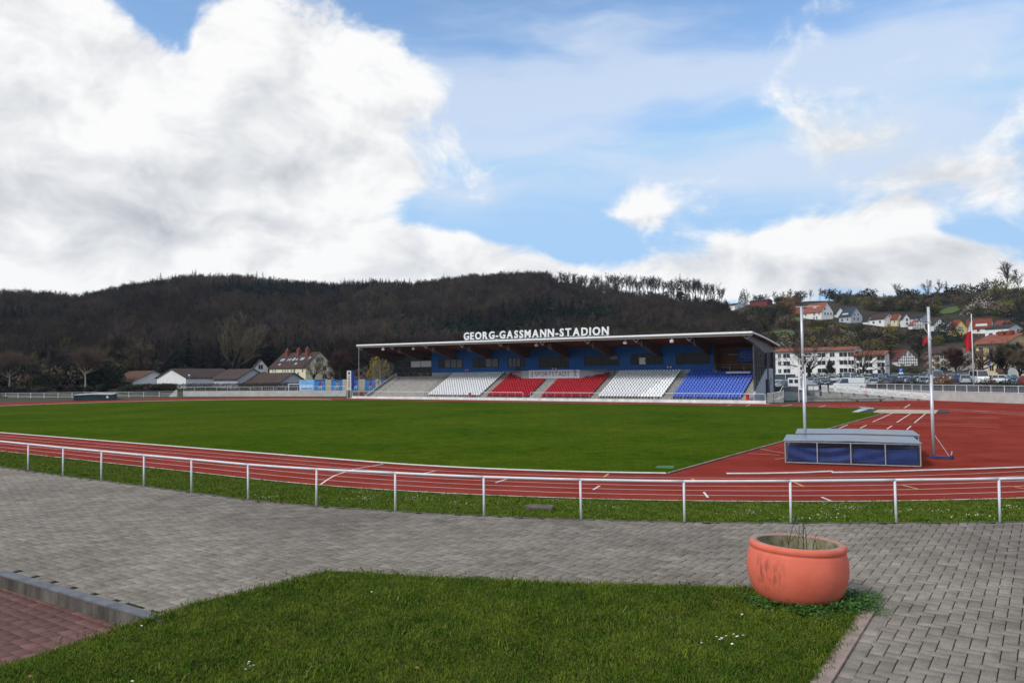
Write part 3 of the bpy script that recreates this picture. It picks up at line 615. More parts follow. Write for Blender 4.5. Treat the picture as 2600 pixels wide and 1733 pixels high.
# plaza edge kerb by the railing
m=MB(); ribbon(m,[(p.x,p.y) for p in fd],0.12,PZ+0.006); tag(m.build('edge_kerb',mat('dark_edging',(0.085,0.08,0.07),0.95,0.3,3)),kind='structure')
# ---------------------------------------------------------------- railing
rail_px=[(71,1126.6),(159.5,1136),(257,1144.5),(365,1155),(486,1165.5),(630,1178.5),(803,1189),(1004,1200.5),(1229,1210),(1475.6,1217.3),(1738,1221.5),(2008,1220),(2276,1218),(2539,1214)]
hts=[]
for p,(px,py) in zip(fp,rail_px): hts.append(atY(px,py,p.y).z-PZ)
hts=[hts[0]]*9+hts+[hts[-1]]*8; hts=[sum(hts[max(0,i-1):i+2])/len(hts[max(0,i-1):i+2]) for i in range(len(hts))]
RAILW=mat('white_railing_paint',(0.60,0.63,0.66),0.45,0.06,6)
fc=thing('railing','long white tubular railing between the grey plaza and the grass verge','railing',fpts[6])
tops=[Vector((p.x,p.y,PZ+h)) for p,h in zip(fpts,hts)]; tl=dense(tops,6); o0=Vector(fpts[6])
for i in range(len(fpts)-1):
    m=MB(); m.tube([p-o0 for p in tl[i*6:i*6+7]],0.034,10); m.build('handrail',RAILW,fc,smooth=True)
for i,(p,h) in enumerate(zip(fpts,hts)):
    m=MB(); r_=random.Random(i); m.tube([(0,0,-0.1),(r_.uniform(-.012,.012),0,h-0.02)],0.030,10); o=m.build('post',RAILW,fc,smooth=True); o.location=Vector((p.x,p.y,PZ))-o0
# ---------------------------------------------------------------- terracotta planter
def terracotta():
    m=bpy.data.materials.new('terracotta_paint'); m.use_nodes=True; t=m.node_tree; L=t.links.new; b=t.nodes['Principled BSDF']; b.inputs['Roughness'].default_value=.62; b.inputs['Specular IOR Level'].default_value=.3
    tcn=t.nodes.new('ShaderNodeTexCoord')
    def nz(s,d,st=(1,1,1)):
        mp=t.nodes.new('ShaderNodeMapping'); mp.inputs['Scale'].default_value=st; L(tcn.outputs['Object'],mp.inputs[0]); n=t.nodes.new('ShaderNodeTexNoise'); n.inputs['Scale'].default_value=s; n.inputs['Detail'].default_value=d; L(mp.outputs[0],n.inputs['Vector']); return n.outputs['Fac']
    def ramp(v,a_,c,ca,cb):
        r=t.nodes.new('ShaderNodeValToRGB'); L(v,r.inputs[0]); e=r.color_ramp.elements; e[0].position=a_; e[1].position=c; e[0].color=(*ca,1); e[1].color=(*cb,1); return r.outputs[0]
    base=ramp(nz(2.2,4),.35,.65,(0.60,0.120,0.070),(0.69,0.155,0.095)); spots=ramp(nz(34,2),.70,.76,(0,0,0),(1,1,1)); scr=ramp(nz(9,3,(1,1,5)),.66,.72,(0,0,0),(1,1,1))
    # scuffed patch on the left flank
    mp=t.nodes.new('ShaderNodeMapping'); mp.vector_type='POINT'; mp.inputs['Location'].default_value=(0.62*2.6,0.42*2.6,-0.55*2.6); mp.inputs['Scale'].default_value=(2.6,2.6,2.6); L(tcn.outputs['Object'],mp.inputs[0])
    gr=t.nodes.new('ShaderNodeTexGradient'); gr.gradient_type='SPHERICAL'; L(mp.outputs[0],gr.inputs[0]); w=ramp(nz(11,6,(1.6,1.6,.45)),.47,.62,(0,0,0),(1,1,1))
    mm=t.nodes.new('ShaderNodeMath'); mm.operation='MULTIPLY'; g5=t.nodes.new('ShaderNodeMath'); g5.operation='MULTIPLY'; L(gr.outputs['Fac'],g5.inputs[0]); g5.inputs[1].default_value=.8; L(g5.outputs[0],mm.inputs[0]); L(w,mm.inputs[1])
    m2=t.nodes.new('ShaderNodeMath'); m2.operation='MAXIMUM'; L(mm.outputs[0],m2.inputs[0]); 
    m3=t.nodes.new('ShaderNodeMath'); m3.operation='MULTIPLY'; L(spots,m3.inputs[0]); m3.inputs[1].default_value=.5; L(m3.outputs[0],m2.inputs[1])
    mx_=t.nodes.new('ShaderNodeMix'); mx_.data_type='RGBA'; L(m2.outputs[0],mx_.inputs['Factor']); L(base,mx_.inputs['A']); mx_.inputs['B'].default_value=(0.075,0.04,0.035,1); L(mx_.outputs['Result'],b.inputs['Base Color'])
    bp=t.nodes.new('ShaderNodeBump'); bp.inputs['Strength'].default_value=.25; bp.inputs['Distance'].default_value=.01; L(nz(40,3),bp.inputs['Height']); L(bp.outputs[0],b.inputs['Normal'])
    return m
TERRA=terracotta()
pb=GP(2027,1547,PZ)+Vector((0.17,.52,0)); px_m=FL/pb.y
Wd=242/px_m; pr=Wd/2
pot=thing('planter','large round terracotta planter on the lawn corner holding bare twigs','planter',(pb.x,pb.y,PZ-0.02),0); pot.rotation_euler=(R(-1.0),R(2.2),0)
Hp=atY(2027,1374,pb.y).z-PZ+0.02
prof=[(.64,0),(.74,.05),(.83,.13),(.905,.23),(.96,.36),(.992,.48),(1.0,.57),(.997,.66),(.982,.75),(.964,.82),(.95,.868),(.935,.885),(.94,.893),(.955,.908),(.957,.945),(.948,.975),(.93,.992),(.905,1.0)]
m=MB(); m.lathe([(r*pr,z*Hp) for r,z in prof],64); m.build('shell',TERRA,pot,smooth=True)
RIM=mat('chipped_rim',(0.40,0.16,0.11),0.9,0.3,9,col2=(0.30,0.27,0.23),bump=.5,bscale=60); INN=mat('mossy_inside',(0.14,0.12,0.04),0.95,0.4,5,col2=(0.30,0.27,0.20))
m=MB(); m.lathe([(.905*pr,Hp),(.87*pr,Hp+.005),(.81*pr,Hp),(.80*pr,Hp-.02)],64); m.build('rim',RIM,pot,smooth=True)
m=MB(); m.lathe([(.80*pr,Hp-.02),(.815*pr,Hp*.8),(.80*pr,Hp*.6)],64); m.build('inner_wall',INN,pot,smooth=True)
m=MB(); m.lathe([(.81*pr,Hp*.77),(.5*pr,Hp*.79),(.2*pr,Hp*.785),(0.001,Hp*.79)],40); m.build('soil',mat('soil',(0.05,0.042,0.02),0.95,0.4,14,col2=(0.08,0.09,0.025),bump=1,bscale=30),pot)
TW=flat('dark_twig',(0.035,0.022,0.018),0.8)
sh=thing('bare_shrub','bare dark twigs standing in the terracotta planter','shrub',pot.matrix_world@Vector((0.0,0.0,0.0)))
sh.location=(pb.x,pb.y,PZ+Hp*.77); rr=random.Random(5)
def twig(p,d,L_,r_,lv):
    pts=[Vector(p)]; dd=Vector(d)
    for k in range(4): dd=(dd+Vector((rr.uniform(-.16,.16),rr.uniform(-.16,.16),rr.uniform(-.02,.12)))).normalized(); pts.append(pts[-1]+dd*L_/4)
    m=MB(); m.tube(pts,[r_,r_*.85,r_*.7,r_*.55,r_*.35],5)
    o=m.build('twig',TW,sh)
    if lv:
        for k in range(rr.choice([2,3,4])):
            j=rr.choice([1,2,3]); a_=rr.uniform(0,6.28); twig(pts[j],(math.cos(a_)*.7,math.sin(a_)*.7,.8),L_*rr.uniform(.3,.55),r_*.6,lv-1)
for x_,y_,L_ in ((-.12,0,.60),(.03,.02,.52),(.11,-.03,.50),(.20,.03,.52),(.16,.1,.42),(.28,.0,.34),(-.2,.04,.28),(.38,.05,.22),(-.4,.0,.15)): twig((x_,y_,0),(rr.uniform(-.06,.06),rr.uniform(-.06,.06),1),L_*1.1,.007,1 if L_>.3 else 0)
# weeds hugging the planter's foot
WG=mat('weed_leaf',(0.028,0.085,0.010),0.6,0.3,6,col2=(0.055,0.14,0.02),rnd=.3)
def weed_proto(seed):
    g_=np.random.default_rng(seed); V=[];T=[]
    for i in range(26):
        c=np.array([g_.normal(0,.055),g_.normal(0,.055),g_.uniform(.01,.10)]); a_=g_.uniform(0,6.28); l=g_.uniform(.015,.035); up=g_.uniform(-.2,.7); d=np.array([math.cos(a_),math.sin(a_),up])*l; p=np.array([-math.sin(a_),math.cos(a_),0])*l*.5; b=len(V)
        V+=[c,c+d*.5+p,c+d,c+d*.5-p]; T+=[(b,b+1,b+2),(b,b+2,b+3)]
    return np_mesh('weed%d'%seed,V,T,WG,'none')
wps=[weed_proto(i) for i in range(3)]; WP=[]
for k in range(520):
    a_=g.uniform(-math.pi*1.02,0.25); rad=pr*g.uniform(.62,1.0)+abs(g.normal(0,.13)); x_,y_=pb.x+rad*math.cos(a_),pb.y+rad*math.sin(a_)-.05
    if x_<pb.x-.3 and g.random()<.55: continue
    WP.append((x_,y_,PZ+.01))
for k in range(120): WP.append((pb.x+pr*g.uniform(.7,1.35),pb.y+g.normal(.0,.28)-.1,PZ+.01))
for k in range(26): t=g.uniform(0,1); p=TR.lerp(BRp,t*.12)+Vector((g.normal(.16,.06),g.normal(0,.05),0)); WP.append((p.x,p.y,PZ))
WP=np.array(WP); k=len(WP); scatter('weeds',WP,np.stack([g.normal(0,.2,k),g.normal(0,.2,k),g.uniform(0,6,k)],1),np.repeat(g.uniform(.6,1.5,k)[:,None],3,1),g.integers(0,3,k),wps)
# drain cover at the edge of the paving
dp=GP(1210,1476); m=MB(); m.lathe([(0.0,.012),(.30,.012),(.34,.012),(.34,-.01)],28); o=m.build('drain_cover',mat('rusty_iron',(0.06,0.04,0.03),.8,.3,12,bump=.6,bscale=40)); o.location=(dp.x,dp.y,PZ+.002); tag(o,'round dark iron drain cover at the lawn edge of the paving','drain cover')
# ================================================================== grandstand (local x to the right along the front, y away from us)
GLASS=mat('stand_glass',(0.012,0.014,0.017),0.25,0.3,0.8,spec=0.25)
ST0=F(-75,110.7,0)
stand=thing('grandstand','roofed grandstand with white red and blue seat blocks and blue wall','grandstand',ST0,-TH)
X=lambda u:75.0-u
BLUEW=mat('blue_cladding',(0.010,0.110,0.380),0.55,0.08,0.5,spec=0.3); BROWN=mat('brown_glulam',(0.105,0.052,0.040),0.75,0.2,1.2,coord='obj',stretch=(1,1,6)); SOFF=mat('redwood_soffit',(0.15,0.050,0.030),0.8,0.25,1.5,stretch=(1,1,1))
TIER=mat('terrace_concrete',(0.27,0.255,0.235),0.92,0.25,1.1,col2=(0.36,0.345,0.32),bump=.3,bscale=12); SILV=mat('silver_sheet',(0.36,0.37,0.38),0.45,0.05,3,metal=.3)
WOODC=mat('orange_wood',(0.23,0.095,0.02),0.6,0.2,2.0,stretch=(.4,.4,6)); LGREY=mat('light_grey_render',(0.34,0.38,0.43),0.85,0.06,1); DGREY=mat('dark_grey_panel',(0.05,0.056,0.066),0.6,0.12,1.5)
ROOFT=mat('roof_sheet',(0.16,0.165,0.17),0.6,0.1,1); ENDB=mat('end_beam_grey',(0.20,0.195,0.20),0.85,0.15,1.2)
NR=13; RY=lambda i:1.0+0.625*i; RZ_=lambda i:0.50+0.322*i
xl,xr=X(113.4),X(35.6)
m=MB(); m.span((X(117.2),-0.12,-0.05),(X(33.1),0.12,0.46)); m.build('front_wall',mat('white_front_wall',(0.62,0.59,0.57),0.9,0.2,0.8,bump=.3,bscale=8),stand)
m=MB(); m.span((X(117.2),0.12,-0.05),(X(33.6),1.02,0.34)); m.build('walkway',CONC,stand)
m=MB(); m.span((X(117.6),-0.9,0.0),(X(32.4),-0.125,0.05)); m.build('gutter_kerb',CONC_L,stand)
for i in range(NR):
    m=MB(); m.span((xl,RY(i),max(0,RZ_(i)-0.6)),(xr,RY(i)+(0.66 if i<NR-1 else 1.3),RZ_(i))); m.build('tier',TIER,stand)
# stairs in the aisles
aisles=[(98.2,99.2),(83.75,85.3),(72.1,74.4),(60.95,62.2),(48.1,49.5),(35.7,37.0)]
for a0,a1 in aisles+[(111.6,113.2)]:
    m=MB()
    for i in range(NR-1): m.span((X(a1),RY(i+1)-0.31,RZ_(i)+0.003),(X(a0),RY(i+1)-0.002,RZ_(i)+0.165))
    m.build('stair_flight',CONC,stand)
RAILD=mat('dark_handrail',(0.06,0.062,0.066),0.5,.1,3)
for a0,a1 in aisles[:5]:
    m=MB(); x=X((a0+a1)/2)
    top=NR-1 if a0<70 or a0>75 else 8
    for i in range(0,top+1): m.tube([(x,RY(i)+.3,RZ_(i)),(x,RY(i)+.3,RZ_(i)+.85)],.022,5)
    for i in range(0,top,2): m.tube([(x,RY(i)+.3,RZ_(i)+.85),(x,RY(i+1)+.3,RZ_(i+1)+.85)],.022,5)
    for sx in(X(a1)+.05,X(a0)-.05):
        for i in range(0,top+1): m.tube([(sx,RY(i)+.15,RZ_(i)),(sx,RY(i)+.15,RZ_(i)+.5)],.014,4)
    tag(m.build('stair_rail',RAILD,stand),kind='stuff')
# seats: shell with a pan and a rounded back
def seat_mesh():
    m=MB(); 
    pan=[(-.21,.02,.36),(.21,.02,.36),(.22,.36,.33),(-.22,.36,.33)]
    m.add(pan+[(p[0],p[1],p[2]+.05) for p in pan],[(3,2,1,0),(4,5,6,7),(0,1,5,4),(1,2,6,5),(2,3,7,6),(3,0,4,7)])
    bk=[(-.21,.34),(.21,.34),(.225,.55),(.17,.70),(.06,.735),(-.06,.735),(-.17,.70),(-.225,.55)]
    def by(z): return .36+(z-.34)*.26
    k=len(bk); v=[(x,by(z)-.0+.05*(1-(abs(x)/.225)**2),z) for x,z in bk]+[(x,by(z)+.05+.05*(1-(abs(x)/.225)**2),z) for x,z in bk]
    m.add(v,[tuple(range(k)),tuple(range(2*k-1,k-1,-1))]+[(i,i+k,(i+1)%k+k,(i+1)%k) for i in range(k)])
    m.box((0,.2,.2),(.06,.1,.34)); return m
SEATS=[mat('white_seat',(0.76,0.77,0.79),0.4,0.05,1.5),mat('red_seat',(0.40,0.014,0.026),0.4,0.12,1.5),mat('blue_seat',(0.012,0.085,0.50),0.4,0.12,1.5)]
sm=[seat_mesh().build('seat',s_) for s_ in SEATS]; sme=[o.data for o in sm]
for o in sm: bpy.data.objects.remove(o)
rs_=random.Random(4); allseats=[]      # (u,row,colour)
def block(u0,u1,n_,rows,c):
    for i in rows:
        for k in range(n_): allseats.append((u0+(u1-u0)*(k+.5)/n_,i,c))
block(85.3,97.9,22,range(NR),0); block(49.6,60.9,21,range(NR),0); block(37.1,48.0,20,range(NR-1),2); 
for k in range(7): allseats.append((44.2+.545*k+.3,NR-1,2))
block(74.5,83.7,17,range(9),1); block(62.3,72.0,18,range(9),1)
for i,n1,n2 in((9,8,9),(10,6,6),(11,4,4),(12,2,2)):
    for k in range(n1): allseats.append((83.7-.541*(k+.5),i,1))
    for k in range(n2): allseats.append((62.3+.539*(k+.5),i,1))
allseats.sort(key=lambda t:t[0]+t[1]*.3)
v0=np.array([v.co for v in sme[0].vertices]); polys=[list(p.vertices) for p in sme[0].polygons]; tri=[]
for p in polys:
    for j in range(1,len(p)-1): tri.append((p[0],p[j],p[j+1]))
tri=np.array(tri); VV=[];TT=[];MI=[]
for q,(u,i,c) in enumerate(allseats):
    pos=Vector((X(u)+rs_.uniform(-.01,.01),RY(i)+.08,RZ_(i)))
    if q<300:
        o=bpy.data.objects.new('seat',sme[c]); o.location=pos; link(o,stand)
    else:
        TT.append(tri+len(VV)*len(v0)); VV.append(v0+np.array(pos)); MI+=[c]*len(tri)
o=np_mesh('seat_rows',np.concatenate(VV),np.concatenate(TT),SEATS,stand,MI); tag(o,kind='stuff')
# silver wall behind the red blocks, folded back at both ends
def vwall(name,pts,z0,z1,m,th=.08):
    mb=MB()
    for (x0,y0),(x1,y1) in zip(pts,pts[1:]): 
        a_=Vector((x0,y0,(z0+z1)/2)); b_=Vector((x1,y1,(z0+z1)/2)); mb.bar(a_,b_,th,z1-z0)
    return mb.build(name,m,stand)
vwall('sheet_wall',[(X(84.2),9.05),(X(79.6),6.95),(X(67.4),6.95),(X(61.9),9.05)],3.05,5.14,SILV)
m=MB()
for z in np.arange(3.2,5.1,.16):
    for (x0,y0),(x1,y1) in zip([(X(84.2),9.0),(X(79.6),6.90),(X(67.4),6.90),(X(61.9),9.0)],[(X(79.6),6.90),(X(67.4),6.90),(X(61.9),9.0)]): m.bar((x0,y0,z),(x1,y1,z),.02,.05)
m.build('sheet_rib',SILV,stand)
m=MB(); m.span((X(84.2),6.9,5.145),(X(61.9),9.3,5.2)); m.build('ledge',CONC,stand)
# blue facade with vertical ribs
FY=9.35
m=MB(); m.span((X(103.8),FY,4.3),(X(44.1),FY+.25,5.05)); m.build('plinth',SILV,stand)
for b0,b1 in zip(np.linspace(103.8,44.1,8)[:-1],np.linspace(103.8,44.1,8)[1:]):
    m=MB(); m.span((X(b0)+.01,FY+.03,5.053),(X(b1)-.01,FY+.25,9.6))
    x=X(b0)+.15
    while x<X(b1)-.1: m.span((x-.055,FY,5.056),(x+.055,FY+.028,9.55)); x+=.30
    m.build('wall_panel',BLUEW,stand)
FRM=flat('window_frame_dark',(0.018,0.02,0.024),0.5); BLIND=flat('white_blind',(0.62,0.63,0.63),0.8); CURT=mat('net_curtain',(0.16,0.18,0.20),0.9,.2,2)
wins=[(101.93,95.6),(93.12,86.78),(84.63,80.65),(77.5,71.19),(67.86,61.05),(58.78,52.83),(50.53,44.75)]
for wi,(a0,a1) in enumerate(wins):
    x0,x1=X(a0),X(a1); z0,z1=(5.92,7.78) if wi!=3 else (5.70,7.74)
    m=MB(); 
    for q in((x0,z0,x1,z0+.1),(x0,z1-.1,x1,z1),(x0,z0,x0+.1,z1),(x1-.1,z0,x1,z1)): m.span((q[0],FY-.10,q[1]),(q[2],FY-.003,q[3]))
    w=m.build('window',FRM,stand); k=4
    for j in range(k):
        a_=x0+.1+(x1-x0-.2)*j/k; b_=x0+.1+(x1-x0-.2)*(j+1)/k
        m=MB(); m.span((a_+.03,FY-.05,z0+.1),(b_-.03,FY-.035,z1-.1)); m.build('pane',GLASS,w)
        if j: m=MB(); m.span((a_-.035,FY-.09,z0+.1),(a_+.035,FY-.03,z1-.1)); m.build('mullion',FRM,w)
        if (wi,j) in ((0,1),(0,2),(0,3),(1,2),(1,3),(2,0),(2,1),(2,2)): m=MB(); m.span((a_+.1,FY-.058,z0+.12),(b_-.1,FY-.052,z1-.15)); m.build('curtain',CURT,w)
    if wi==5: m=MB(); m.prism([(x0+1.62,z0+.12),(x0+2.85,z0+.12),(x0+2.7,z0+.55),(x0+2.8,z1-.62),(x0+1.62,z1-.6)],'y',FY-.068,FY-.058); m.build('paper_blind',BLIND,w)
    if wi==4: m=MB(); m.span((x1-1.7,FY-.066,z0+1.05),(x1-.15,FY-.058,z1-.12)); m.build('roller_blind',CURT,w)
m=MB(); m.span((X(82.9),FY-.06,5.06),(X(81.8),FY-.004,5.93)); m.build('door',FRM,stand)
RING=flat('sign_red',(0.5,0.03,0.03),.5)
for u in (94.95,94.4,74.6,73.9,52.0,51.45):
    m=MB(); m.lathe([(0,0),(.19,0)],16); m.lathe([(.13,.008),(.2,.008),(.2,0)],16,(0,0,0),1); o=m.build('round_sign',[WHITE,RING],stand,loc=(X(u),FY-.02,5.5)); o.rotation_euler=(R(90),0,0)
# left back: dark glazing with one white blind
for j,(a0,a1) in enumerate([(113.6,111.7),(111.6,109.6),(109.5,106.8),(106.7,103.9)]):
    x0,x1=X(a0),X(a1); m=MB(); 
    for q in((x0,5.0,x0+.12,8.3),(x1-.12,5.0,x1,8.3),(x0+.12,5.0,x1-.12,5.12),(x0+.12,6.15,x1-.12,6.27),(x0+.12,7.55,x1-.12,7.67),(x0+.12,8.18,x1-.12,8.3)): m.span((q[0],FY,q[1]),(q[2],FY+.12,q[3]))
    w=m.build('screen_frame',DGREY,stand)
    m=MB(); m.span((x0+.12,FY+.05,5.12),(x1-.12,FY+.07,8.18)); m.build('pane',GLASS,w)
    if j>1: m=MB(); m.span((x0+.02,FY-.03,6.3),(x1-.02,FY-.004,7.5)); m.build('white_blind',BLIND,w)
# right back: wooden recess with counter window
m=MB()
WB=12.4
m.span((X(44.0),WB,4.6),(X(36.3),WB+.2,9.3)); m.build('recess_back',BROWN,stand)
for k,z in enumerate(np.arange(5.0,8.9,.24)):
    for (a0,a1) in (((44.05,41.3),(38.6,36.4)) if 5.9<z<7.3 else ((44.05,36.4),)):
        m=MB(); m.span((X(a0),WB-.05,z+.006),(X(a1),WB-.005,z+.234)); m.build('board',WOODC,stand)
m=MB(); m.span((X(44.12),FY+.26,5.0),(X(44.02),WB,9.3)); m.build('recess_side',WOODC,stand)
m=MB(); m.span((X(41.3),WB-.03,5.9),(X(38.6),WB-.01,7.3)); m.build('counter_window',GLASS,stand)
m=MB(); m.span((X(42.6),WB-.25,7.35),(X(39.4),WB-.06,7.43)); m.build('light_strip',WHITE,stand)
m=MB(); m.span((X(44.1),FY-.3,4.36),(X(36.2),WB,4.62)); m.build('landing',CONC,stand)
m=MB()
for z in(5.35,5.75): m.tube([(X(43.9),FY,z),(X(36.6),FY,z)],.03,6)
for u in(43.9,41.5,39.2,36.8): m.tube([(X(u),FY,4.6),(X(u),FY,5.75)],.03,6)
m.build('landing_rail',GALV,stand)
# blue banner on the right
bb=thing('blue_banner','dark blue banner with a white line drawing under the right end of the roof','banner',stand.matrix_basis@Vector((X(38.5),FY-.45,6.2)),-TH)
m=MB(); m.span((-1.5,0,0),(1.5,.04,2.05)); m.build('cloth',mat('banner_blue',(0.008,0.04,0.22),.6,.05,1),bb)
LN=flat('banner_white_line',(0.30,0.40,0.62),.7); m=MB()
hexp=[(-1.1,.75),(-1.1,1.3),(0,1.62),(1.1,1.3),(1.1,.75),(0,.5)]
for a_,b_ in zip(hexp,hexp[1:]+hexp[:1]): m.bar((a_[0],-.008,a_[1]),(b_[0],-.008,b_[1]),.012,.035)
for x_ in(-.8,-.4,0,.4,.8): m.bar((x_,-.008,.62),(x_,-.008,1.38),.012,.03)
m.bar((-1.1,-.008,1.1),(1.1,-.008,1.1),.012,.03); m.bar((-1.3,-.008,.13),(1.3,-.008,.13),.012,.03); m.build('line_drawing',LN,bb)
# ---------------------------------------------------------------- roof
zs=lambda u:10.28+0.0064*(u-35.0)
prof_t=[(0.0,0.0),(3,-.27),(6,-.60),(9,-.98),(11.5,-1.33),(13.5,-1.62)]
uL_,uR_=115.75,34.85
m=MB(); k=len(prof_t)
for u in(uL_,uR_):
    for y,z in prof_t: m.v.append((X(u),y,zs(u)+z))
    for y,z in prof_t: m.v.append((X(u),y,zs(u)+z-.22))
for i in range(k-1): m.f.append((i,i+1,2*k+i+1,2*k+i)); m.m.append(0); m.f.append((k+i,3*k+i,3*k+i+1,k+i+1)); m.m.append(1); m.f.append((i,i+k,i+k+1,i+1)); m.m.append(0); m.f.append((2*k+i,2*k+i+1,3*k+i+1,3*k+i)); m.m.append(0)
m.f.append((0,2*k,3*k,k)); m.m.append(0); m.f.append((k-1,2*k-1,4*k-1,3*k-1)); m.m.append(0)
roof=m.build('roof',[ROOFT,SOFF],stand)
m=MB(); m.bar((X(uL_)-.05,-.06,zs(uL_)-.03),(X(uR_)+.05,-.06,zs(uR_)-.03),.11,.36); m.build('front_fascia',WHITE,roof)
m=MB(); m.tube([(X(uL_)-.05,-.20,zs(uL_)-.12),(X(uR_),-.20,zs(uR_)-.12)],.085,8); m.bar((X(uL_),.10,zs(uL_)-.36),(X(uR_),.10,zs(uR_)-.36),.14,.2); m.build('gutter',mat('pale_gutter',(0.5,0.48,0.46),.6,.08,2),roof)
for u,dx in((uR_,.06),(uL_,-.06)):
    m=MB()
    for (y0,z0),(y1,z1) in zip(prof_t,prof_t[1:]): m.bar((X(u)+dx,y0,zs(u)+z0-.02),(X(u)+dx,y1,zs(u)+z1-.02),.10,.22)
    m.build('verge_trim',WHITE if u<50 else ROOFT,roof)
m=MB()
for y,z in((1.4,-.36),(2.9,-.50),(4.4,-.66),(5.9,-.83),(7.4,-1.01)): m.bar((X(uL_-.3),y,zs(uL_)+z+.02),(X(uR_+.3),y,zs(uR_)+z+.02),.14,.24)
m.build('purlin',SOFF,roof)
def ztop(y): return float(np.interp(y,[p[0] for p in prof_t],[p[1] for p in prof_t]))-.235
for j in range(10):
    u=35.75+8.81*j; z0=zs(u); ys=[.55,2,4,6,8.2]; bot=[-.95,-1.30,-1.85,-2.42,-2.98]
    poly=[(y,z0+ztop(y)) for y in (.55,3,6,9,11.4,13.2)]+[(12.6,z0-2.55 if j else z0-2.6),(11.3,z0-2.75)]+[(y,z0+b) for y,b in zip(ys,bot)][::-1]
    m=MB(); m.prism(poly,'x',X(u)-.15,X(u)+.15); m.build('roof_beam',ENDB if j==0 else BROWN,stand)
    m=MB(); 
    for sx in(-.55,.55): m.tube([(X(u)+sx,.15,z0-.42),(X(u),.45,z0-1.0)],.04,5)
    m.build('bracket',GALV,stand)
    if 0<j<9:
        m=MB()
        for dx,l in((.55,.7),(.95,.95)) if j>3 else ((.35,.8),): m.tube([(X(u)+dx,1.5,z0-.75),(X(u)+dx,1.5,z0-.9-l)],.035,5)
        m.build('hanging_pipe',GALV,stand)
        m=MB(); m.span((X(u)-.2,8.4,5.06),(X(u)+.2,8.9,z0-2.9)); 
        if j in(9,): m.build('column',DGREY,stand)
for u,dy in ((101.2,.9),(72.6,.9),(55.5,.7),(47.3,.2),(108.6,.2)):
    m=MB(); m.box((0,0,0),(.55,.3,.35)); m.bar((0,.1,.1),(0,.3,.7),.06); o=m.build('floodlight',WHITE,stand,loc=(X(u),dy,zs(u)-.95)); o.rotation_euler=(R(25),0,R(-15))
# left end: post, glazed wind screen, sloping parapet
m=MB(); m.tube([(X(115.3),.05,0),(X(115.3),.05,zs(115)-.3)],.06,8); m.build('downpipe',GALV,stand)
GLS=bpy.data.materials.new('clear_pane'); GLS.use_nodes=True; _b=GLS.node_tree.nodes['Principled BSDF']; _b.inputs['Base Color'].default_value=(.8,.85,.85,1); _b.inputs['Roughness'].default_value=.05; _b.inputs['Alpha'].default_value=.12
xs=X(114.2); m=MB()
for y in(2.6,4.6,5.3,7.0,9.0): m.tube([(xs,y,0.6+.51*(y-1)),(xs,y,zs(114)-1.1-.27*y)],.05,6)
for y0,y1,z in((2.6,4.6,4.6),(2.6,4.6,7.9),(4.6,7,3.9),(4.6,9,6.2)): m.bar((xs,y0,z),(xs,y1,z),.07)
m.build('screen_posts',DGREY,stand)
m=MB(); m.prism([(2.6,2.2),(9.0,5.2),(9.0,7.2),(2.6,8.4)],'x',xs-.008,xs+.008); m.build('screen_glass',GLS,stand)
m=MB(); m.prism([(.2,.34),(1.0,.34),(9.3,4.4),(9.3,5.15),(.9,1.02),(.2,.75)],'x',X(113.75),X(113.45)); m.build('stair_parapet',CONC_L,stand)
m=MB(); m.tube([(X(113.6),.3,1.7),(X(113.6),1.0,1.95),(X(113.6),9.2,6.1)],.035,6)
for y in np.arange(.6,9,1.1): m.tube([(X(113.6),y,.6+.5*y),(X(113.6),y,1.5+.5*y)],.02,5)
m.build('stair_handrail',DARKM,stand)
# right end wall
xe=X(35.35)
m=MB(); m.prism([(1.2,.3),(7.4,.3),(7.4,5.05),(.95,1.2)],'x',xe,xe+.3); m.build('end_wall',LGREY,stand)
m=MB(); m.span((xe+.01,7.4,.3),(xe+.36,8.1,7.4)); m.span((xe+.01,10.6,.3),(xe+.36,11.3,7.6)); m.build('end_column',DGREY,stand)
m=MB(); m.span((xe+.02,8.1,.3),(xe+.28,10.6,5.05)); m.build('end_wall',LGREY,stand)
m=MB(); m.prism([(1.6,1.75),(7.4,5.08),(7.4,7.3),(2.6,8.6),(1.6,8.9)],'x',xe+.05,xe+.15); m.build('end_glazing',GLASS,stand)
m=MB()
for y in(1.6,2.8,4.0,5.2,6.4): m.span((xe+.02,y-.05,1.6+(y-1.2)*.59),(xe+.2,y+.05,9.0-.27*y-.2))
for z in(5.4,6.6): m.span((xe+.02,1.6,z-.04),(xe+.2,7.4,z+.04))
m.build('glazing_bar',DGREY,stand)
m=MB(); m.span((xe+.05,8.1,5.08),(xe+.15,10.6,7.5)); m.build('end_glazing',GLASS,stand)
m=MB(); m.span((xe+.31,6.6,.7),(xe+.6,7.6,3.4)); m.build('switch_cabinet',flat('cabinet_dark',(0.015,0.02,0.04),.5),stand)
m=MB(); m.span((xe+.285,9.2,2.6),(xe+.31,9.45,3.7)); m.build('slit_window',GLASS,stand)
# ---------------------------------------------------------------- front railing sections
for si,(a0,a1) in enumerate([(117.1,90.6),(89.6,74.9),(73.4,50.2),(49.0,33.2)]):
    m=MB(); x0,x1=X(a0),X(a1); z=1.42
    m.tube([(x0,0,.45),(x0,0,z-.2),(x0+.2,0,z),(x1-.2,0,z),(x1,0,z-.2),(x1,0,.45)],.035,6); r_=m.build('front_rail',WHITE,stand)
    n_=int((x1-x0)/1.62)
    for k in range(1,n_): m=MB(); xk=x0+(x1-x0)*k/n_; m.tube([(xk,-.1,.05),(xk,0,z-.03)],.025,5); m.build('rail_post',GALV,r_)
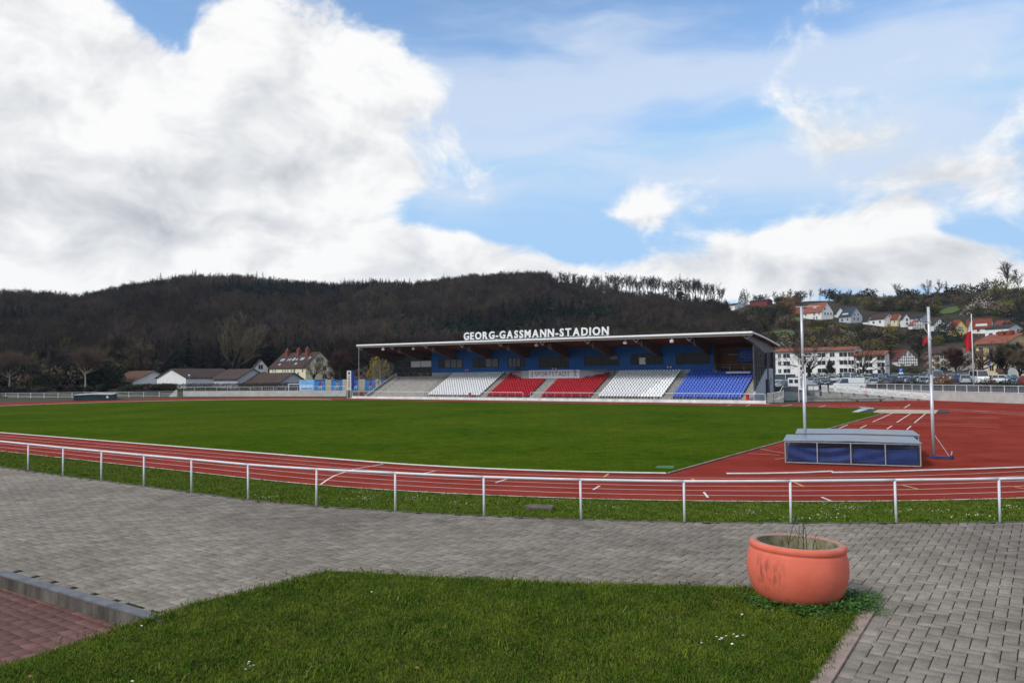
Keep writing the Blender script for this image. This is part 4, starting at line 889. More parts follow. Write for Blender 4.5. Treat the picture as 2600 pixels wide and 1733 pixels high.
# things standing in front of and on the stand
def bin_(u,y,lab):
    t=thing('litter_bin',lab,'litter bin',stand.matrix_basis@Vector((X(u),y,.34)),-TH,'red litter bins along the grandstand front'); m=MB(); m.lathe([(.0,0),(.23,0),(.25,.9),(.2,.95),(0,.97)],14); m.build('body',REDP,t,smooth=False); m=MB(); m.tube([(0,.24,.3),(0,.24,1.0)],.03,6); m.build('post',GALV,t)
bin_(115.2,.5,'red litter bin at the left end of the grandstand front'); bin_(86.9,.45,'red litter bin in front of the left white seat block'); bin_(35.9,.5,'red litter bin at the right end of the grandstand front')
wbd=thing('white_board','long white board lying across the upper blue seats','board',stand.matrix_basis@Vector((X(39.5),RY(10)+.1,RZ_(10)+.62)),-TH); m=MB(); m.span((-1.9,-.03,0),(1.9,.03,.30)); m.build('panel',WHITE,wbd)
# ---------------------------------------------------------------- lettering
def glyph(ch, size, off=0.0, ext=0.05, res=3):
    c=bpy.data.curves.new('glyph','FONT'); c.body=ch; c.size=size; c.offset=off; c.extrude=ext; c.resolution_u=res; c.align_x='LEFT'
    o=bpy.data.objects.new('glyph',c); COL.objects.link(o); dg=bpy.context.evaluated_depsgraph_get(); dg.update(); me=bpy.data.meshes.new_from_object(o.evaluated_get(dg)); bpy.data.objects.remove(o); return me
_gc={}
def text_line(txt, parent, mat_, x0, x1, y, zfun, cap, off, ext=.06, part='letter', gap=None, rot=0, sy=1.0):
    """letters stretched over x0..x1 with cap height cap, each its own mesh"""
    ms=[]
    for ch in txt:
        key=(ch,cap,off,ext)
        if key not in _gc:
            me=glyph(ch,cap/0.7,off,ext); co=np.empty(len(me.vertices)*3); me.vertices.foreach_get('co',co); co=co.reshape(-1,3)
            co[:,0]-=co[:,0].min(); me.vertices.foreach_set('co',co.ravel()); me.materials.append(mat_); me['w']=float(co[:,0].max()); me['h']=float(co[:,1].max()); _gc[key]=me
        ms.append(_gc[key])
    tot=sum(me['w'] for me in ms); L_=x1-x0; g_=gap if gap is not None else 0.24*cap; k=(L_-g_*(len(ms)-1))/tot; x=x0
    for ch,me in zip(txt,ms):
        o=bpy.data.objects.new(part,me); o.location=(x,y,zfun(x)); o.rotation_euler=(R(90),0,0); o.scale=(k,cap/_gc[('O',cap,off,ext)]['h'] if ('O',cap,off,ext) in _gc else 1,1); link(o,parent); x+=me['w']*k+g_
SIGNW=mat('sign_white',(0.80,0.81,0.82),.4,.03,2)
sg=thing('rooftop_sign','large white GEORG-GASSMANN-STADION letters standing on the front edge of the roof','sign',stand.matrix_basis@Vector((X(73.15),.3,zs(73.15)+.05)),-TH)
zr=lambda x:(-0.0064*x)
text_line('GEORG-GASSMANN-STADION',sg,SIGNW,-14.97,14.97,0,lambda x:zr(x)+.36,1.32,.05,.09,gap=.30)
m=MB(); m.bar((-15,.1,zr(-15)+.30),(15,.1,zr(15)+.30),.05)
for x in np.linspace(-14.6,14.6,18): m.bar((x,.1,zr(x)-.03),(x,.1,zr(x)+.4),.05); m.bar((x,.1,zr(x)+.3),(x,.9,zr(x)-.05),.04)
m.build('support_frame',WHITE,sg)
# SPORTSTADT banner on the silver wall
bn=thing('sportstadt_banner','white SPORTSTADT banner with dots and a jumping figure below the blue wall','banner',stand.matrix_basis@Vector((X(72.8),6.80,3.80)),-TH)
m=MB(); m.span((-5.35,-.02,0),(5.35,.02,1.46)); m.build('board',mat('banner_white',(0.62,0.63,0.66),.7,.04,1),bn)
INK=flat('dark_ink',(0.02,0.024,0.035),.7); text_line('SPORTSTADT',bn,INK,-4.0,3.35,-.035,lambda x:.33,.84,-.012,.008,gap=.16)
m=MB()
for x,z,c in((-4.55,1.08,0),(-4.55,.72,1),(-4.9,.72,2),(-4.55,.36,0),(-4.9,.36,0)):
    o=MB(); o.lathe([(0,0),(.105,0),(.105,.02)],14); d=o.build('dot',[INK,flat('green_ink',(.06,.07,.02),.7),flat('yellow_ink',(.4,.36,.15),.7)][c],bn,loc=(x,-.045,z)); d.rotation_euler=(R(90),0,0)
m=MB(); m.lathe([(0,0),(.13,0),(.13,.02)],14); o=m.build('figure_head',INK,bn,loc=(4.42,-.045,1.30)); o.rotation_euler=(R(90),0,0)
m=MB(); 
for a_,b_,w in(((4.42,1.0),(4.05,1.17),.09),((4.42,1.0),(4.75,1.13),.09),((4.42,1.05),(4.42,.62),.13),((4.42,.66),(4.22,.2),.09),((4.42,.66),(4.74,.3),.09)): m.bar((a_[0],-.035,a_[1]),(b_[0],-.035,b_[1]),.015,w)
m.build('figure_body',INK,bn)
# ================================================================== buildings
GLASS=mat('house_glass',(0.018,0.021,0.026),0.15,0.3,0.8,spec=0.4)
WALLS={k:mat('render_'+k,c,0.9,0.05,0.4) for k,c in dict(white=(0.72,0.72,0.71),cream=(0.66,0.60,0.40),yellow=(0.62,0.47,0.15),paleyellow=(0.62,0.50,0.26),grey=(0.42,0.44,0.48),beige=(0.50,0.46,0.36),red=(0.16,0.03,0.03),ochre=(0.22,0.17,0.06),brown=(0.10,0.06,0.045)).items()}
ROOFS={k:mat('tiles_'+k,c,0.85,0.22,0.7,detail=8,bump=.4,bscale=3) for k,c in dict(brown=(0.050,0.030,0.024),dark=(0.028,0.026,0.028),slate=(0.030,0.045,0.062),red=(0.17,0.05,0.032),orange=(0.215,0.072,0.042),rust=(0.085,0.040,0.018),wine=(0.12,0.022,0.022),brick=(0.17,0.04,0.022)).items()}
TIMB=flat('dark_timber',(0.03,0.024,0.022),.8); BALC=mat('brown_balcony',(0.13,0.060,0.045),.8,.15,1); BRICK=mat('brick_red',(0.20,0.05,0.03),.9,.2,3); SKYL=flat('skylight_glass',(0.45,0.50,0.56),.15,spec=.8); FRW=flat('white_window_frame',(0.70,0.70,0.69),.6)
def win_mesh(w,h,fr=FRW):
    m=MB(); t=.09
    for a,b in(((-w/2-t,-h/2-t),(w/2+t,-h/2)),((-w/2-t,h/2),(w/2+t,h/2+t)),((-w/2-t,-h/2),(-w/2,h/2)),((w/2,-h/2),(w/2+t,h/2)),((-.04,-h/2),(.04,h/2))): m.span((a[0],-.06,a[1]),(b[0],0,b[1]))
    return m
_wc={}
def window(parent, face, x, z, w, h, W_, D_, fr=None, shut=False):
    """face 'L': left face (front, y=0) x from -W..0 ; 'R': right face (x=0) y from 0..D"""
    key=(round(w,2),round(h,2),fr.name if fr else 'w')
    if key not in _wc:
        a=win_mesh(w,h).build('window',fr or FRW); b=MB(); b.span((-w/2,-.03,-h/2),(w/2,-.015,h/2)); b=b.build('pane',GLASS); _wc[key]=(a.data,b.data); bpy.data.objects.remove(a); bpy.data.objects.remove(b)
    o=bpy.data.objects.new('window',_wc[key][0]); p=bpy.data.objects.new('pane',_wc[key][1])
    if face=='L': o.location=(x,-.005,z)
    else: o.location=(.005,x,z); o.rotation_euler=(0,0,R(90))
    link(o,parent); link(p,o)
    return o
def house(name,label,cat,xl,xm,xr,yb,ye,yr,D,phi,wall,roof,ridge='L',base=None,group=None,oh=.45,winL=(),winR=(),wallR=None,chim=(),sky=(),rz_extra=0,sink=1.5):
    """corner nearest to us at photo column xm; left face runs to xl, right face to xr; yb/ye/yr rows of base, eaves, ridge"""
    c=base if base is not None else atY(xm,yb,D)
    az=math.atan2(c.x,c.y); f=math.radians(phi); k=D/FL; ca=math.cos(az)
    W_=(xm-xl)*k*ca**1.0/math.cos(f); D_=(xr-xm)*k*ca/math.sin(f); He=(yb-ye)*k; Hr=(yb-yr)*k
    t=thing(name,label,cat,c,-az-f,group); wl=WALLS[wall] if isinstance(wall,str) else wall; rf=ROOFS[roof]
    m=MB(); z0=-sink
    if ridge=='L': m.prism([(0,z0),(D_,z0),(D_,He),(D_/2,Hr),(0,He)],'x',-W_,0)
    else: m.prism([(-W_,z0),(0,z0),(0,He),(-W_/2,Hr),(-W_,He)],'y',0,D_)
    m.build('wall',wl,t)
    span=D_ if ridge=='L' else W_; sl=(Hr-He)/(span/2); th=.16
    for s in(0,1):
        m=MB()
        if ridge=='L':
            y0=-oh if s==0 else D_+oh; ze=He-oh*sl; pts=[(y0,ze),(D_/2,Hr),(D_/2,Hr+th),(y0,ze+th)]; m.prism(pts,'x',-W_-oh*.7,oh*.7)
        else:
            x0=-W_-oh if s==0 else oh; ze=He-oh*sl; pts=[(x0,ze),(-W_/2,Hr),(-W_/2,Hr+th),(x0,ze+th)]; m.prism(pts,'y',-oh*.7,D_+oh*.7)
        m.build('roof_slope',rf,t)
    for (fx,fz,w,h) in winL: window(t,'L',-W_*(1-fx),He*fz,w,h,W_,D_)
    for (fx,fz,w,h) in winR: window(t,'R',D_*fx,He*fz,w,h,W_,D_)
    for (fx,fr_,s,h) in chim:      # along ridge, offset from ridge, size, height above ridge
        m=MB(); p=(-W_*(1-fx),D_/2+fr_) if ridge=='L' else (-W_/2+fr_,D_*fx); m.span((p[0]-s/2,p[1]-s/2,Hr-1.2),(p[0]+s/2,p[1]+s/2,Hr+h)); ch=m.build('chimney',BRICK,t); m=MB(); m.lathe([(.13,0),(.13,.35),(.2,.4),(0.01,.5)],8,(p[0],p[1],Hr+h)); m.build('flue',GALV,ch)
    if sky:
        ang=math.atan2(Hr-He,span/2)
        for (fx,fy,w,h) in sky:
            m=MB(); m.box((0,0,0),(w,h,.1)); o=m.build('skylight',SKYL,t)
            if ridge=='L': y=-oh+(D_/2+oh)*fy; o.location=(-W_*(1-fx),y,He+sl*y+th+.06); o.rotation_euler=(ang,0,0)
            else: x=oh-(W_/2+oh)*fy; o.location=(x,D_*fx,He-sl*x+th+.06); o.rotation_euler=(0,-ang,0)
    t['dims']=(W_,D_,He,Hr); return t,W_,D_,He,Hr
def grid(nc,nr,w,h,z0=.2,z1=.85,x0=.1,x1=.9): return [(x0+(x1-x0)*(i+.5)/nc, z0+(z1-z0)*(j+.5)/nr, w,h) for i in range(nc) for j in range(nr)]
# ---- left: club houses
house('club_house','white single-storey hut with rust-brown roof at the left of the club houses','house',274,336,450,991,968,942,228,60,'white','rust',winL=[(.25,.6,2.2,1.3),(.72,.6,2.2,1.3)],oh=.9)
house('club_house','white gabled club house with long dark brown roof behind the hedge','house',397,472,612,991,958,936,216,48,'white','brown',ridge='R',oh=.6,winL=[(.33,.5,.35,.5),(.66,.5,.35,.5)])
house('club_house','club house wing with grey gable and brown roof left of the cream apartment house','house',540,604,684,991,960,937,206,60,'grey','brown',oh=.6)
house('club_house','low club house with grey gable and red-brown roof behind the football goal','house',612,705,786,991,974,947,196,58,'grey','brown',oh=.8)
house('gabled_house','ochre gabled house among bare trees behind the club houses','house',398,408,487,965,929,896,290,70,'ochre','dark',winR=[(.38,.9,1.2,1.5),(.58,.9,1.2,1.5)])
house('gabled_house','small white gabled house left of the cream apartment house','house',640,646,681,968,934,914,272,72,'white','brown',winR=[(.45,1.08,1.6,1.6),(.7,.55,1.5,1.4)])
ca=house('apartment_house','cream apartment house with dark roof, three brick chimneys and skylights','house',680,776,851,972,931,893,258,52,'cream','brown',chim=[(.18,-1.2,1.1,1.2),(.5,-1.2,1.1,1.4),(.74,-1.2,1.1,1.5)],
   winL=[(.10,.80,.5,1.3),(.17,.80,.5,1.3),(.38,.80,.5,1.3),(.45,.80,.5,1.3),(.52,.80,.5,1.3),(.62,.80,.5,1.3),(.70,.80,.8,1.3),(.92,.80,.7,1.3),(.28,.55,.9,1.3),(.80,.55,.9,1.3),(.92,.2,.9,1.3)],
   winR=[(.42,1.48,1.2,1.6),(.58,1.48,1.0,1.5),(.66,.92,1.5,1.7),(.66,.4,1.5,1.7)],sky=[(.14,.52,.5,1.3),(.20,.52,.8,1.3),(.33,.52,.4,1.3),(.39,.52,.5,1.3),(.48,.54,.9,1.5),(.57,.52,.7,.8),(.68,.56,.6,1.4),(.73,.56,.6,1.4),(.88,.60,.9,1.2),(.22,.22,.9,.8),(.66,.25,.9,.8)])
house('gabled_house','house with dark red roof half hidden behind bare trees left of the grandstand','house',852,905,925,972,950,929,330,40,'white','wine',sky=[(.8,.6,.9,1.2)])
house('gabled_house','low red-roofed house seen between the downpipe and the yellow bush','house',925,960,985,972,958,944,345,40,'brown','brick')
house('hut','small tan hut with dark roof behind the mural fence','hut',891,899,912,972,967,957,215,50,'beige','dark')
house('hut','low dark-roofed hut behind the murals left of the grandstand','hut',908,950,962,972,964,957,222,40,'grey','dark')
# ---- right: apartment blocks and houses in the valley
t,W_,D_,He,Hr=house('apartment_block','long white three-storey apartment block with red roof behind the bare trees','apartment block',1958,2170,2196,962,887,879,246,14,'white','orange',oh=.9,
   winL=[(x,z,w,1.35) for z in(.30,.57,.84) for x,w in((.055,1.0),(.15,2.2),(.36,1.6),(.435,2.2),(.60,2.6),(.735,1.5),(.87,2.4),(.965,1.8))]); 
house('apartment_block','white apartment block section with lower red roof right of the long block','apartment block',2172,2249,2260,962,898,890,240,14,'white','orange',oh=.9,winL=[(x,z,w,1.35) for z in(.30,.57,.84) for x,w in((.12,1.6),(.45,2.2),(.86,2.2))])
house('house','old house with large brick-red roof left of the half-timbered house','house',2248,2288,2300,958,928,890,320,30,'brown','brick')
def timber(t,W_,D_,He,Hr,face,nx,nz):
    ft=MB()
    if face=='R':
        for i in range(nx+1):
            y=D_*i/nx; top=He+(Hr-He)*(1-abs(y-D_/2)/(D_/2)); ft.span((0,y-.09,0),(.05,y+.09,max(top-.1,.2)))
        for j in range(nz+1):
            z=Hr*j/nz; hw=D_/2 if z<=He else D_/2*(1-(z-He)/(Hr-He)); 
            if hw>.4: ft.span((.001,D_/2-hw,z-.09),(.055,D_/2+hw,z+.09))
    else:
        for i in range(nx+1):
            x=-W_*i/nx; ft.span((x-.08,-.05,0),(x+.08,0,He-.05))
        for j in range(1,4): ft.span((-W_,-.055,He*j/4-.08),(0,-.001,He*j/4+.08))
    ft.build('timber_frame',TIMB,t)
r=house('half_timbered_house','half-timbered black and white gabled house above the car park','house',2266,2281,2331,952,912,888,285,74,'white','wine',winR=[(.22,.62,.9,1.3),(.74,.62,.9,1.3),(.36,1.3,.8,1.2),(.6,1.3,.8,1.2),(.22,.2,.9,1.2)]); timber(*r,'R',9,9)
house('modern_house','white flat-roofed house with dark square windows behind bare branches','house',2305,2374,2390,912,879,877,330,18,'white','dark',winL=[(.42,.72,2.2,2.2),(.62,.68,3.4,3.2)],oh=.2)
t,W_,D_,He,Hr=house('apartment_block','beige apartment block with red-brown balconies behind the right pole-vault upright','apartment block',2352,2418,2478,962,894,878,262,38,'beige','brown',oh=.9,winL=[(x,z,1.1,1.5) for z in(.35,.60,.85) for x in(.25,.62,.75)],winR=[(x,z,1.1,1.5) for z in(.35,.6,.85) for x in(.3,.7)])
def balcony(t,face,x,z,w,h=1.05,d=1.2):
    m=MB()
    if face=='L': m.span((x-w/2,-d,z),(x+w/2,-.01,z+.12)); m.span((x-w/2,-d,z+.121),(x+w/2,-d+.08,z+h)); m.span((x-w/2,-d+.081,z+.121),(x-w/2+.08,-.01,z+h)); m.span((x+w/2-.08,-d+.081,z+.121),(x+w/2,-.01,z+h))
    else: m.span((.01,x-w/2,z),(d,x+w/2,z+.12)); m.span((d-.08,x-w/2,z+.121),(d,x+w/2,z+h)); m.span((.01,x-w/2,z+.121),(d-.081,x-w/2+.08,z+h)); m.span((.01,x+w/2-.08,z+.121),(d-.081,x+w/2,z+h))
    m.build('balcony',BALC,t)
for z in(.22,.48,.74):
    for fx in(.06,.45,.92): balcony(t,'L',-W_*(1-fx),He*z,W_*.17)
t,W_,D_,He,Hr=house('apartment_block','yellow and white apartment block with brown balconies and red roof at the right','apartment block',2478,2556,2640,962,868,846,212,34,'paleyellow','orange',oh=1.2,winL=[(x,z,1.2,1.6) for z in(.30,.55,.80) for x in(.18,.52,.75)],winR=[(.3,.5,1.2,1.6)],chim=[(.45,-1,1.6,.9),(.72,-1,1.6,1.0)])
for z in(.18,.43,.68,.90):
    for fx in(.14,.86): 
        if z<.9: balcony(t,'L',-W_*(1-fx),He*z,W_*.25)
m=MB(); m.span((.012,.3,0),(.05,D_-.3,He-.3)); m.build('gable_panel',WALLS['white'],t)
house('apartment_block','apartment block with red hipped roof cut by the right edge of the picture','apartment block',2580,2640,2690,962,892,868,195,36,'beige','orange',oh=1.2,winL=[(x,z,1.2,1.5) for z in(.3,.55,.8) for x in(.3,.7)])
hut=house('kiosk','white kiosk with red roof at the right edge of the car park','kiosk',2592,2606,2618,1003,966,956,128,35,'white','wine',oh=.5)
# ---- hillside houses (stand on the slope)
def hh(label,xl,xm,xr,yb,ye,yr,phi,wall,roof,**k):
    b=on_hill(xm,yb); return house('hillside_house',label,'house',xl,xm,xr,yb,ye,yr,b.y,phi,wall,roof,base=b,sink=6,**k)
HOUSE_BOX=[]
def H(label,*a,**k): HOUSE_BOX.append((a[0],a[2],a[5],a[3])); return hh(label,*a,**k)
H('white villa with red roof, dormers and veranda high on the slope',2038,2086,2116,812,790,767,45,'white','orange',winL=[(.15,.75,1,1.3),(.62,.75,1.2,1.4),(.75,.3,1.0,1.6),(.88,.75,1,1.4),(.6,.3,.9,1.6)],winR=[(.3,.75,1.1,1.5),(.55,.75,1.1,1.5),(.8,.75,1.1,1.5),(.3,1.3,1.2,1.2)],sky=[(.5,.55,2.6,1.0)])
H('small house with orange roof left of the white villa',2018,2034,2046,797,792,778,45,'white','orange')
H('grey-blue house with slate roof and dormer band on the slope',2130,2160,2190,820,801,779,45,'grey','slate',winL=[(.28,.5,1.4,1.6),(.75,.55,1.2,1.4)],winR=[(.3,.6,1.2,1.6),(.62,.6,1.2,1.6),(.35,1.15,1,1.4),(.65,1.15,1,1.4)],sky=[(.45,.3,4.2,1.0)])
H('bright white gable behind the grey-blue slate-roofed house',2118,2124,2144,806,794,781,70,'white','dark')
H('white house with brown roof and pale blue gable on the slope',2206,2246,2272,829,808,795,45,'white','brown',winL=[(.3,.6,1.4,1.3),(.72,.62,1.4,1.3)],winR=[(.5,1.28,.8,1.3),(.72,.78,.9,1.2),(.35,.2,.9,1.2),(.72,.2,.9,1.2)])
H('low white shed with dark roof left of the pale blue gable',2190,2204,2216,824,813,802,50,'white','dark')
H('cream house with red roof between the two white hillside houses',2262,2278,2293,828,808,796,50,'cream','brick',winL=[(.6,.6,1,1.2)],winR=[(.5,.65,1.4,1.2),(.5,.2,1.4,1.2)])
H('narrow white gabled house with dark roof on the slope',2286,2293,2310,830,808,797,65,'white','dark',winR=[(.6,.85,1.1,1.6),(.6,.4,1.1,1.4)])
H('long dark-roofed house behind the narrow white gable',2310,2340,2362,818,806,796,35,'grey','dark',winL=[(.4,.5,1.2,1.2),(.8,.5,1.6,1.4)])
r=H('half-timbered house with orange roof left of the right upright',2306,2318,2350,836,824,812,60,'white','orange'); timber(*r,'R',5,6)
r=H('half-timbered gable with brown roof right of the right upright',2362,2372,2400,842,822,808,66,'white','brown',winR=[(.3,.6,1,1.3),(.7,.6,1,1.3)]); timber(*r,'R',6,7)
H('small white gable with dark roof left of the yellow gable',2390,2402,2426,842,829,815,60,'white','dark')
H('bright yellow gabled house with red roof and many small windows',2405,2424,2456,852,833,812,58,'yellow','brick',winR=[(x,z,.7,1.1) for z in(.75,1.05) for x in(.38,.5,.62)])
H('house with long red roof and white dormer behind the flag',2452,2516,2524,846,828,808,22,'white','brick',sky=[(.62,.35,5,1.2)],winL=[(.5,.5,1.2,1.2)])
H('red-roofed house above the yellow apartment block',2520,2556,2580,838,826,812,45,'beige','brick')
H('white terraced house with dark flat roof above the yellow apartment block',2500,2562,2600,862,832,822,30,'white','dark',winL=[(.25,.5,1.6,1.4),(.62,.5,3,1.8)],winR=[(.3,.6,2,1.4)])
H('dark red flat-roofed house below the hilltop',1903,1948,1962,776,762,758,25,'red','dark')
H('white bungalow among trees below the hilltop',1834,1866,1892,786,774,768,40,'white','brown',winL=[(.4,.55,1.4,1.2)],winR=[(.4,.55,1.4,1.2)])
# ================================================================== stadium edge on the left
def wall_run(name,label,pts,h,th,m,z=0):
    """wall along ground points"""
    o0=Vector(pts[0]); t=MB()
    for a,b in zip(pts,pts[1:]): t.bar((Vector(a)-o0)+Vector((0,0,h/2+z)),(Vector(b)-o0)+Vector((0,0,h/2+z)),th,h)
    o=t.build(name,m); o.location=o0; return tag(o,label,'wall')
lw0,lw1=G(466,1006),G(880,1005.5)
wall_run('retaining_wall','pale concrete retaining wall behind the far left of the track',[lw0,lw0.lerp(lw1,.5),lw1],1.32,.3,CONC_L)
wg=thing('wing_wall','sloping concrete wing wall at the left end of the retaining wall','wall',lw0,math.atan2(lw1.y-lw0.y,lw1.x-lw0.x)); m=MB(); m.prism([(-2.4,0),(0,0),(0,1.6),(-.4,1.62),(-2.4,.15)],'y',-2.2,-1.9); m.build('slab',CONC_L,wg)
def rail_run(name,label,pts,h,n,z0,m=WHITE,bars=(1.0,),pr=.03,rr=.03,infill=0):
    o0=Vector(pts[0]); t=thing(name,label,'railing',o0)
    P=[Vector(p)-o0 for p in pts]; d=[(P[i+1]-P[i]).length for i in range(len(P)-1)]; L_=sum(d)
    def at(s):
        for i,l in enumerate(d):
            if s<=l+1e-6: return P[i].lerp(P[i+1],min(1,s/l))
            s-=l
        return P[-1]
    for i in range(n+1):
        p=at(L_*i/n); q=MB(); q.tube([(0,0,0),(0,0,h)],pr,6); q.build('post',m,t,loc=p+Vector((0,0,z0)))
    for i in range(len(P)-1):
        for f in bars: q=MB(); q.tube([P[i]+Vector((0,0,z0+h*f)),P[i+1]+Vector((0,0,z0+h*f))],rr,6); q.build('rail',m,t)
    if infill:
        q=MB(); k=int(L_/infill)
        for i in range(k): p=at(L_*i/k); q.bar(p+Vector((0,0,z0+.12)),p+Vector((0,0,z0+h)),.02)
        tag(q.build('baluster',GALV,t),kind='stuff')
    return t
rail_run('wall_railing','white railing on top of the left retaining wall',[lw0+Vector((0,.1,0)),lw1+Vector((0,.1,0))],.95,14,1.32,bars=(1,),infill=.5)
lf=[G(x,y) for x,y in ((-80,1011.5),(90,1010.5),(250,1009),(350,1008),(444,1006.5))]
rail_run('white_fence','white four-rail fence round the far left bend of the track','' and 0 or lf,1.3,15,0,bars=(1,.72,.46,.2),pr=.06,rr=.032)
# football goal
g0,g1=G(733,1004.5),G(823,1003.2); gd=(g1-g0); gl=thing('football_goal','white football goal parked in front of the far retaining wall','goal',g0,math.atan2(gd.y,gd.x)); L_=gd.length; gh=2.75
for x in(0,L_): m=MB(); m.tube([(x,0,0),(x,0,gh)],.085,8); m.build('goalpost',WHITE,gl)
m=MB(); m.tube([(-.08,0,gh),(L_+.08,0,gh)],.085,8); m.build('crossbar',WHITE,gl)
for x in(0,L_): m=MB(); m.tube([(x,0,gh-.1),(x,1.0,gh-.15),(x,1.9,.05),(x,0,.05)],.04,6); m.build('side_frame',GALV,gl)
# murals on the boundary wall
def atD(px,py,D): return atY(px,py,D)
MB_=[mat('mural_'+k,c,.75,.15,.9) for k,c in (('lightblue',(0.20,0.46,0.78)),('blue',(0.035,0.19,0.52)),('beige',(0.42,0.38,0.29)))]
seq=[(760,798,0),(798.3,826,1),(826.3,841,2),(841.3,869,1),(869.3,893,2),(893.3,910,1),(910.3,926.5,2),(926.8,953.5,1),(953.8,968,2),(968.3,1006,1)]
labs=['light blue lettered sign panel behind the football goal','blue mural panel with a red-shirted athlete behind the goal','beige wall panel right of the football goal','blue mural panel with a helmeted yellow player','beige wall panel left of the tall sign pylon','blue mural panel with a dark-capped figure right of the pylon','beige wall panel between two right-hand murals','blue mural panel with a cyclist in red','beige wall panel beside the grandstand stairs','blue mural panel right behind the grandstand stairs']
for (a,b,c),lb in zip(seq,labs):
    D=lw0.lerp(lw1,(a-466)/414).y+1.2; p0=atY(a,991,D); p1=atY(b,991,D); w=(p1-p0).length; t=thing('mural_panel',lb,'mural' if c!=2 else 'wall',(p0.x,p0.y,1.25),math.atan2(p1.y-p0.y,p1.x-p0.x)); hgt=2.55
    m=MB(); m.span((0,0,0),(w,.12,hgt)); m.build('board',MB_[c],t)
    if c==1:
        m=MB(); m.span((0,-.012,hgt-.28),(w,-.001,hgt)); m.build('dark_band',flat('mural_navy',(0.01,0.07,0.30),.7),t)
        col=flat('mural_fig_%d'%a,[(.30,.03,.03),(.30,.24,.06),(.05,.07,.10),(.33,.03,.04),(.1,.1,.12)][[1,3,5,7,9].index(seq.index((a,b,c)))],.8); cx=w/2
        m=MB(); m.prism([(cx-.32,1.0),(cx+.05,.95),(cx+.42,1.5),(cx+.3,1.9),(cx-.2,1.85)],'y',-.016,-.004); m.build('painted_torso',col,t)
        m=MB(); m.prism([(cx+.18*math.cos(k)+.1,2.1+.2*math.sin(k)) for k in np.linspace(0,6.0,9)],'y',-.016,-.004); m.build('painted_head',flat('mural_skin',(.12,.08,.06),.8),t)
        m=MB(); m.prism([(cx-.3,1.0),(cx-.05,.97),(cx-.1,.35),(cx-.3,.3)],'y',-.015,-.004); m.prism([(cx+.0,.96),(cx+.25,1.2),(cx+.5,.6),(cx+.3,.45)],'y',-.015,-.004); m.build('painted_legs',flat('mural_pale',(.45,.45,.5),.8),t)
    if c==0:
        m=MB(); m.span((.1,-.012,.1),(w-.35,-.001,1.35)); m.build('pale_field',flat('mural_pale_blue',(.45,.64,.86),.8),t)
        m=MB(); rr=random.Random(3); x=.5
        for k in range(9): h_=rr.uniform(.35,.55); m.span((x,-.02,.28),(x+.16,-.013,.28+h_)); x+=.27
        m.span((.5,-.02,.28),(2.9,-.0135,.36)); m.build('lettering',flat('mural_letter_blue',(.05,.22,.55),.8),t)
# tall sign pylons with vertical lettering
def pylon(label,px0,px1,yt,ys,yb,side,txt):
    p=G(px0,yb); k=p.y/FL; w=(px1-px0)*k; H=atY(px0,yt,p.y).z; Hs=atY(px0,ys,p.y).z; t=thing('sign_pylon',label,'sign',p,-math.atan2(p.x,p.y)*.6)
    m=MB(); m.span((0,0,Hs),(w,.12,H)); m.build('panel',WHITE,t)
    if side: m=MB(); m.span((w+.001,.02,Hs),(w+.62,.14,H-.05)); m.build('side_panel',flat('pylon_blue',(0.01,0.03,0.24),.6),t)
    for x in(.05,w-.05): m=MB(); m.tube([(x,.06,0),(x,.06,Hs)],.05,6); m.build('leg',WHITE,t)
    m=MB(); m.span((w*.3,-.02,H-.75),(w*.72,-.004,H-.3)); m.build('emblem',INK,t)
    n_=len(txt); L_=(H-Hs)-1.3; cap=w*.46
    for i,ch in enumerate(txt):
        key=('py',ch,cap)
        if key not in _gc: me=glyph(ch,cap/.7,.0,.008); me.materials.append(INK); _gc[key]=me
        o=bpy.data.objects.new('letter',_gc[key]); o.rotation_euler=(R(90),R(-90),0); o.location=(w*.72,-.012,Hs+.25+L_*(i)/n_); link(o,t)
pylon('white MARBURG sign pylon with blue side left of the grandstand',881,891.5,940.5,988,1010.5,True,'MARBURG')
pylon('white MARBURG sign pylon with vertical lettering behind the left upright',2028,2047,926,989,1020,False,'MARBURG')
# lamp post among the club houses
lp=atY(480,990,203); lp.z=1.3; t=thing('lamp_post','slim lamp post with round white head by the club houses','lamp post',lp); m=MB(); m.tube([(0,0,0),(0,0,3.6)],.05,6); m.build('pole',GALV,t); m=MB(); m.lathe([(.05,0),(.32,.25),(.34,.35),(.1,.5),(.0,.5)],12,(0,0,3.6)); m.build('lamp_head',WHITE,t)
# covered high-jump mat on the far left grass
gc=G(187,1017.5); gr_=G(282,1015.5); gl_=G(150,1013.5); t=thing('mat_cover','low dark green covered mat stack on the grass at the far left','mat cover',gc,math.atan2(gr_.y-gc.y,gr_.x-gc.x)); w=(gr_-gc).length; d=(gl_-gc).length*.9
TARP=mat('dark_green_tarp',(0.014,0.045,0.045),.6,.3,.7,bump=1,bscale=2); TARPL=mat('pale_tarp_top',(0.38,0.42,0.42),.6,.15,.8)
m=MB(); m.prism([(0,0),(w,0),(w,1.15),(w*.5,1.25),(0,1.12)],'y',0,d); m.build('cover_body',TARP,t); m=MB(); m.prism([(-.15,1.13),(w*.25,1.22),(w*.5,1.27),(w*.75,1.2),(w+.15,1.16),(w+.15,1.24),(w*.5,1.36),(-.15,1.21)],'y',-.12,d+.1); m.build('cover_top',TARPL,t)
m=MB(); m.span((w-.9,-.02,.45),(w-.5,-.003,.95)); m.build('label_sheet',WHITE,t)
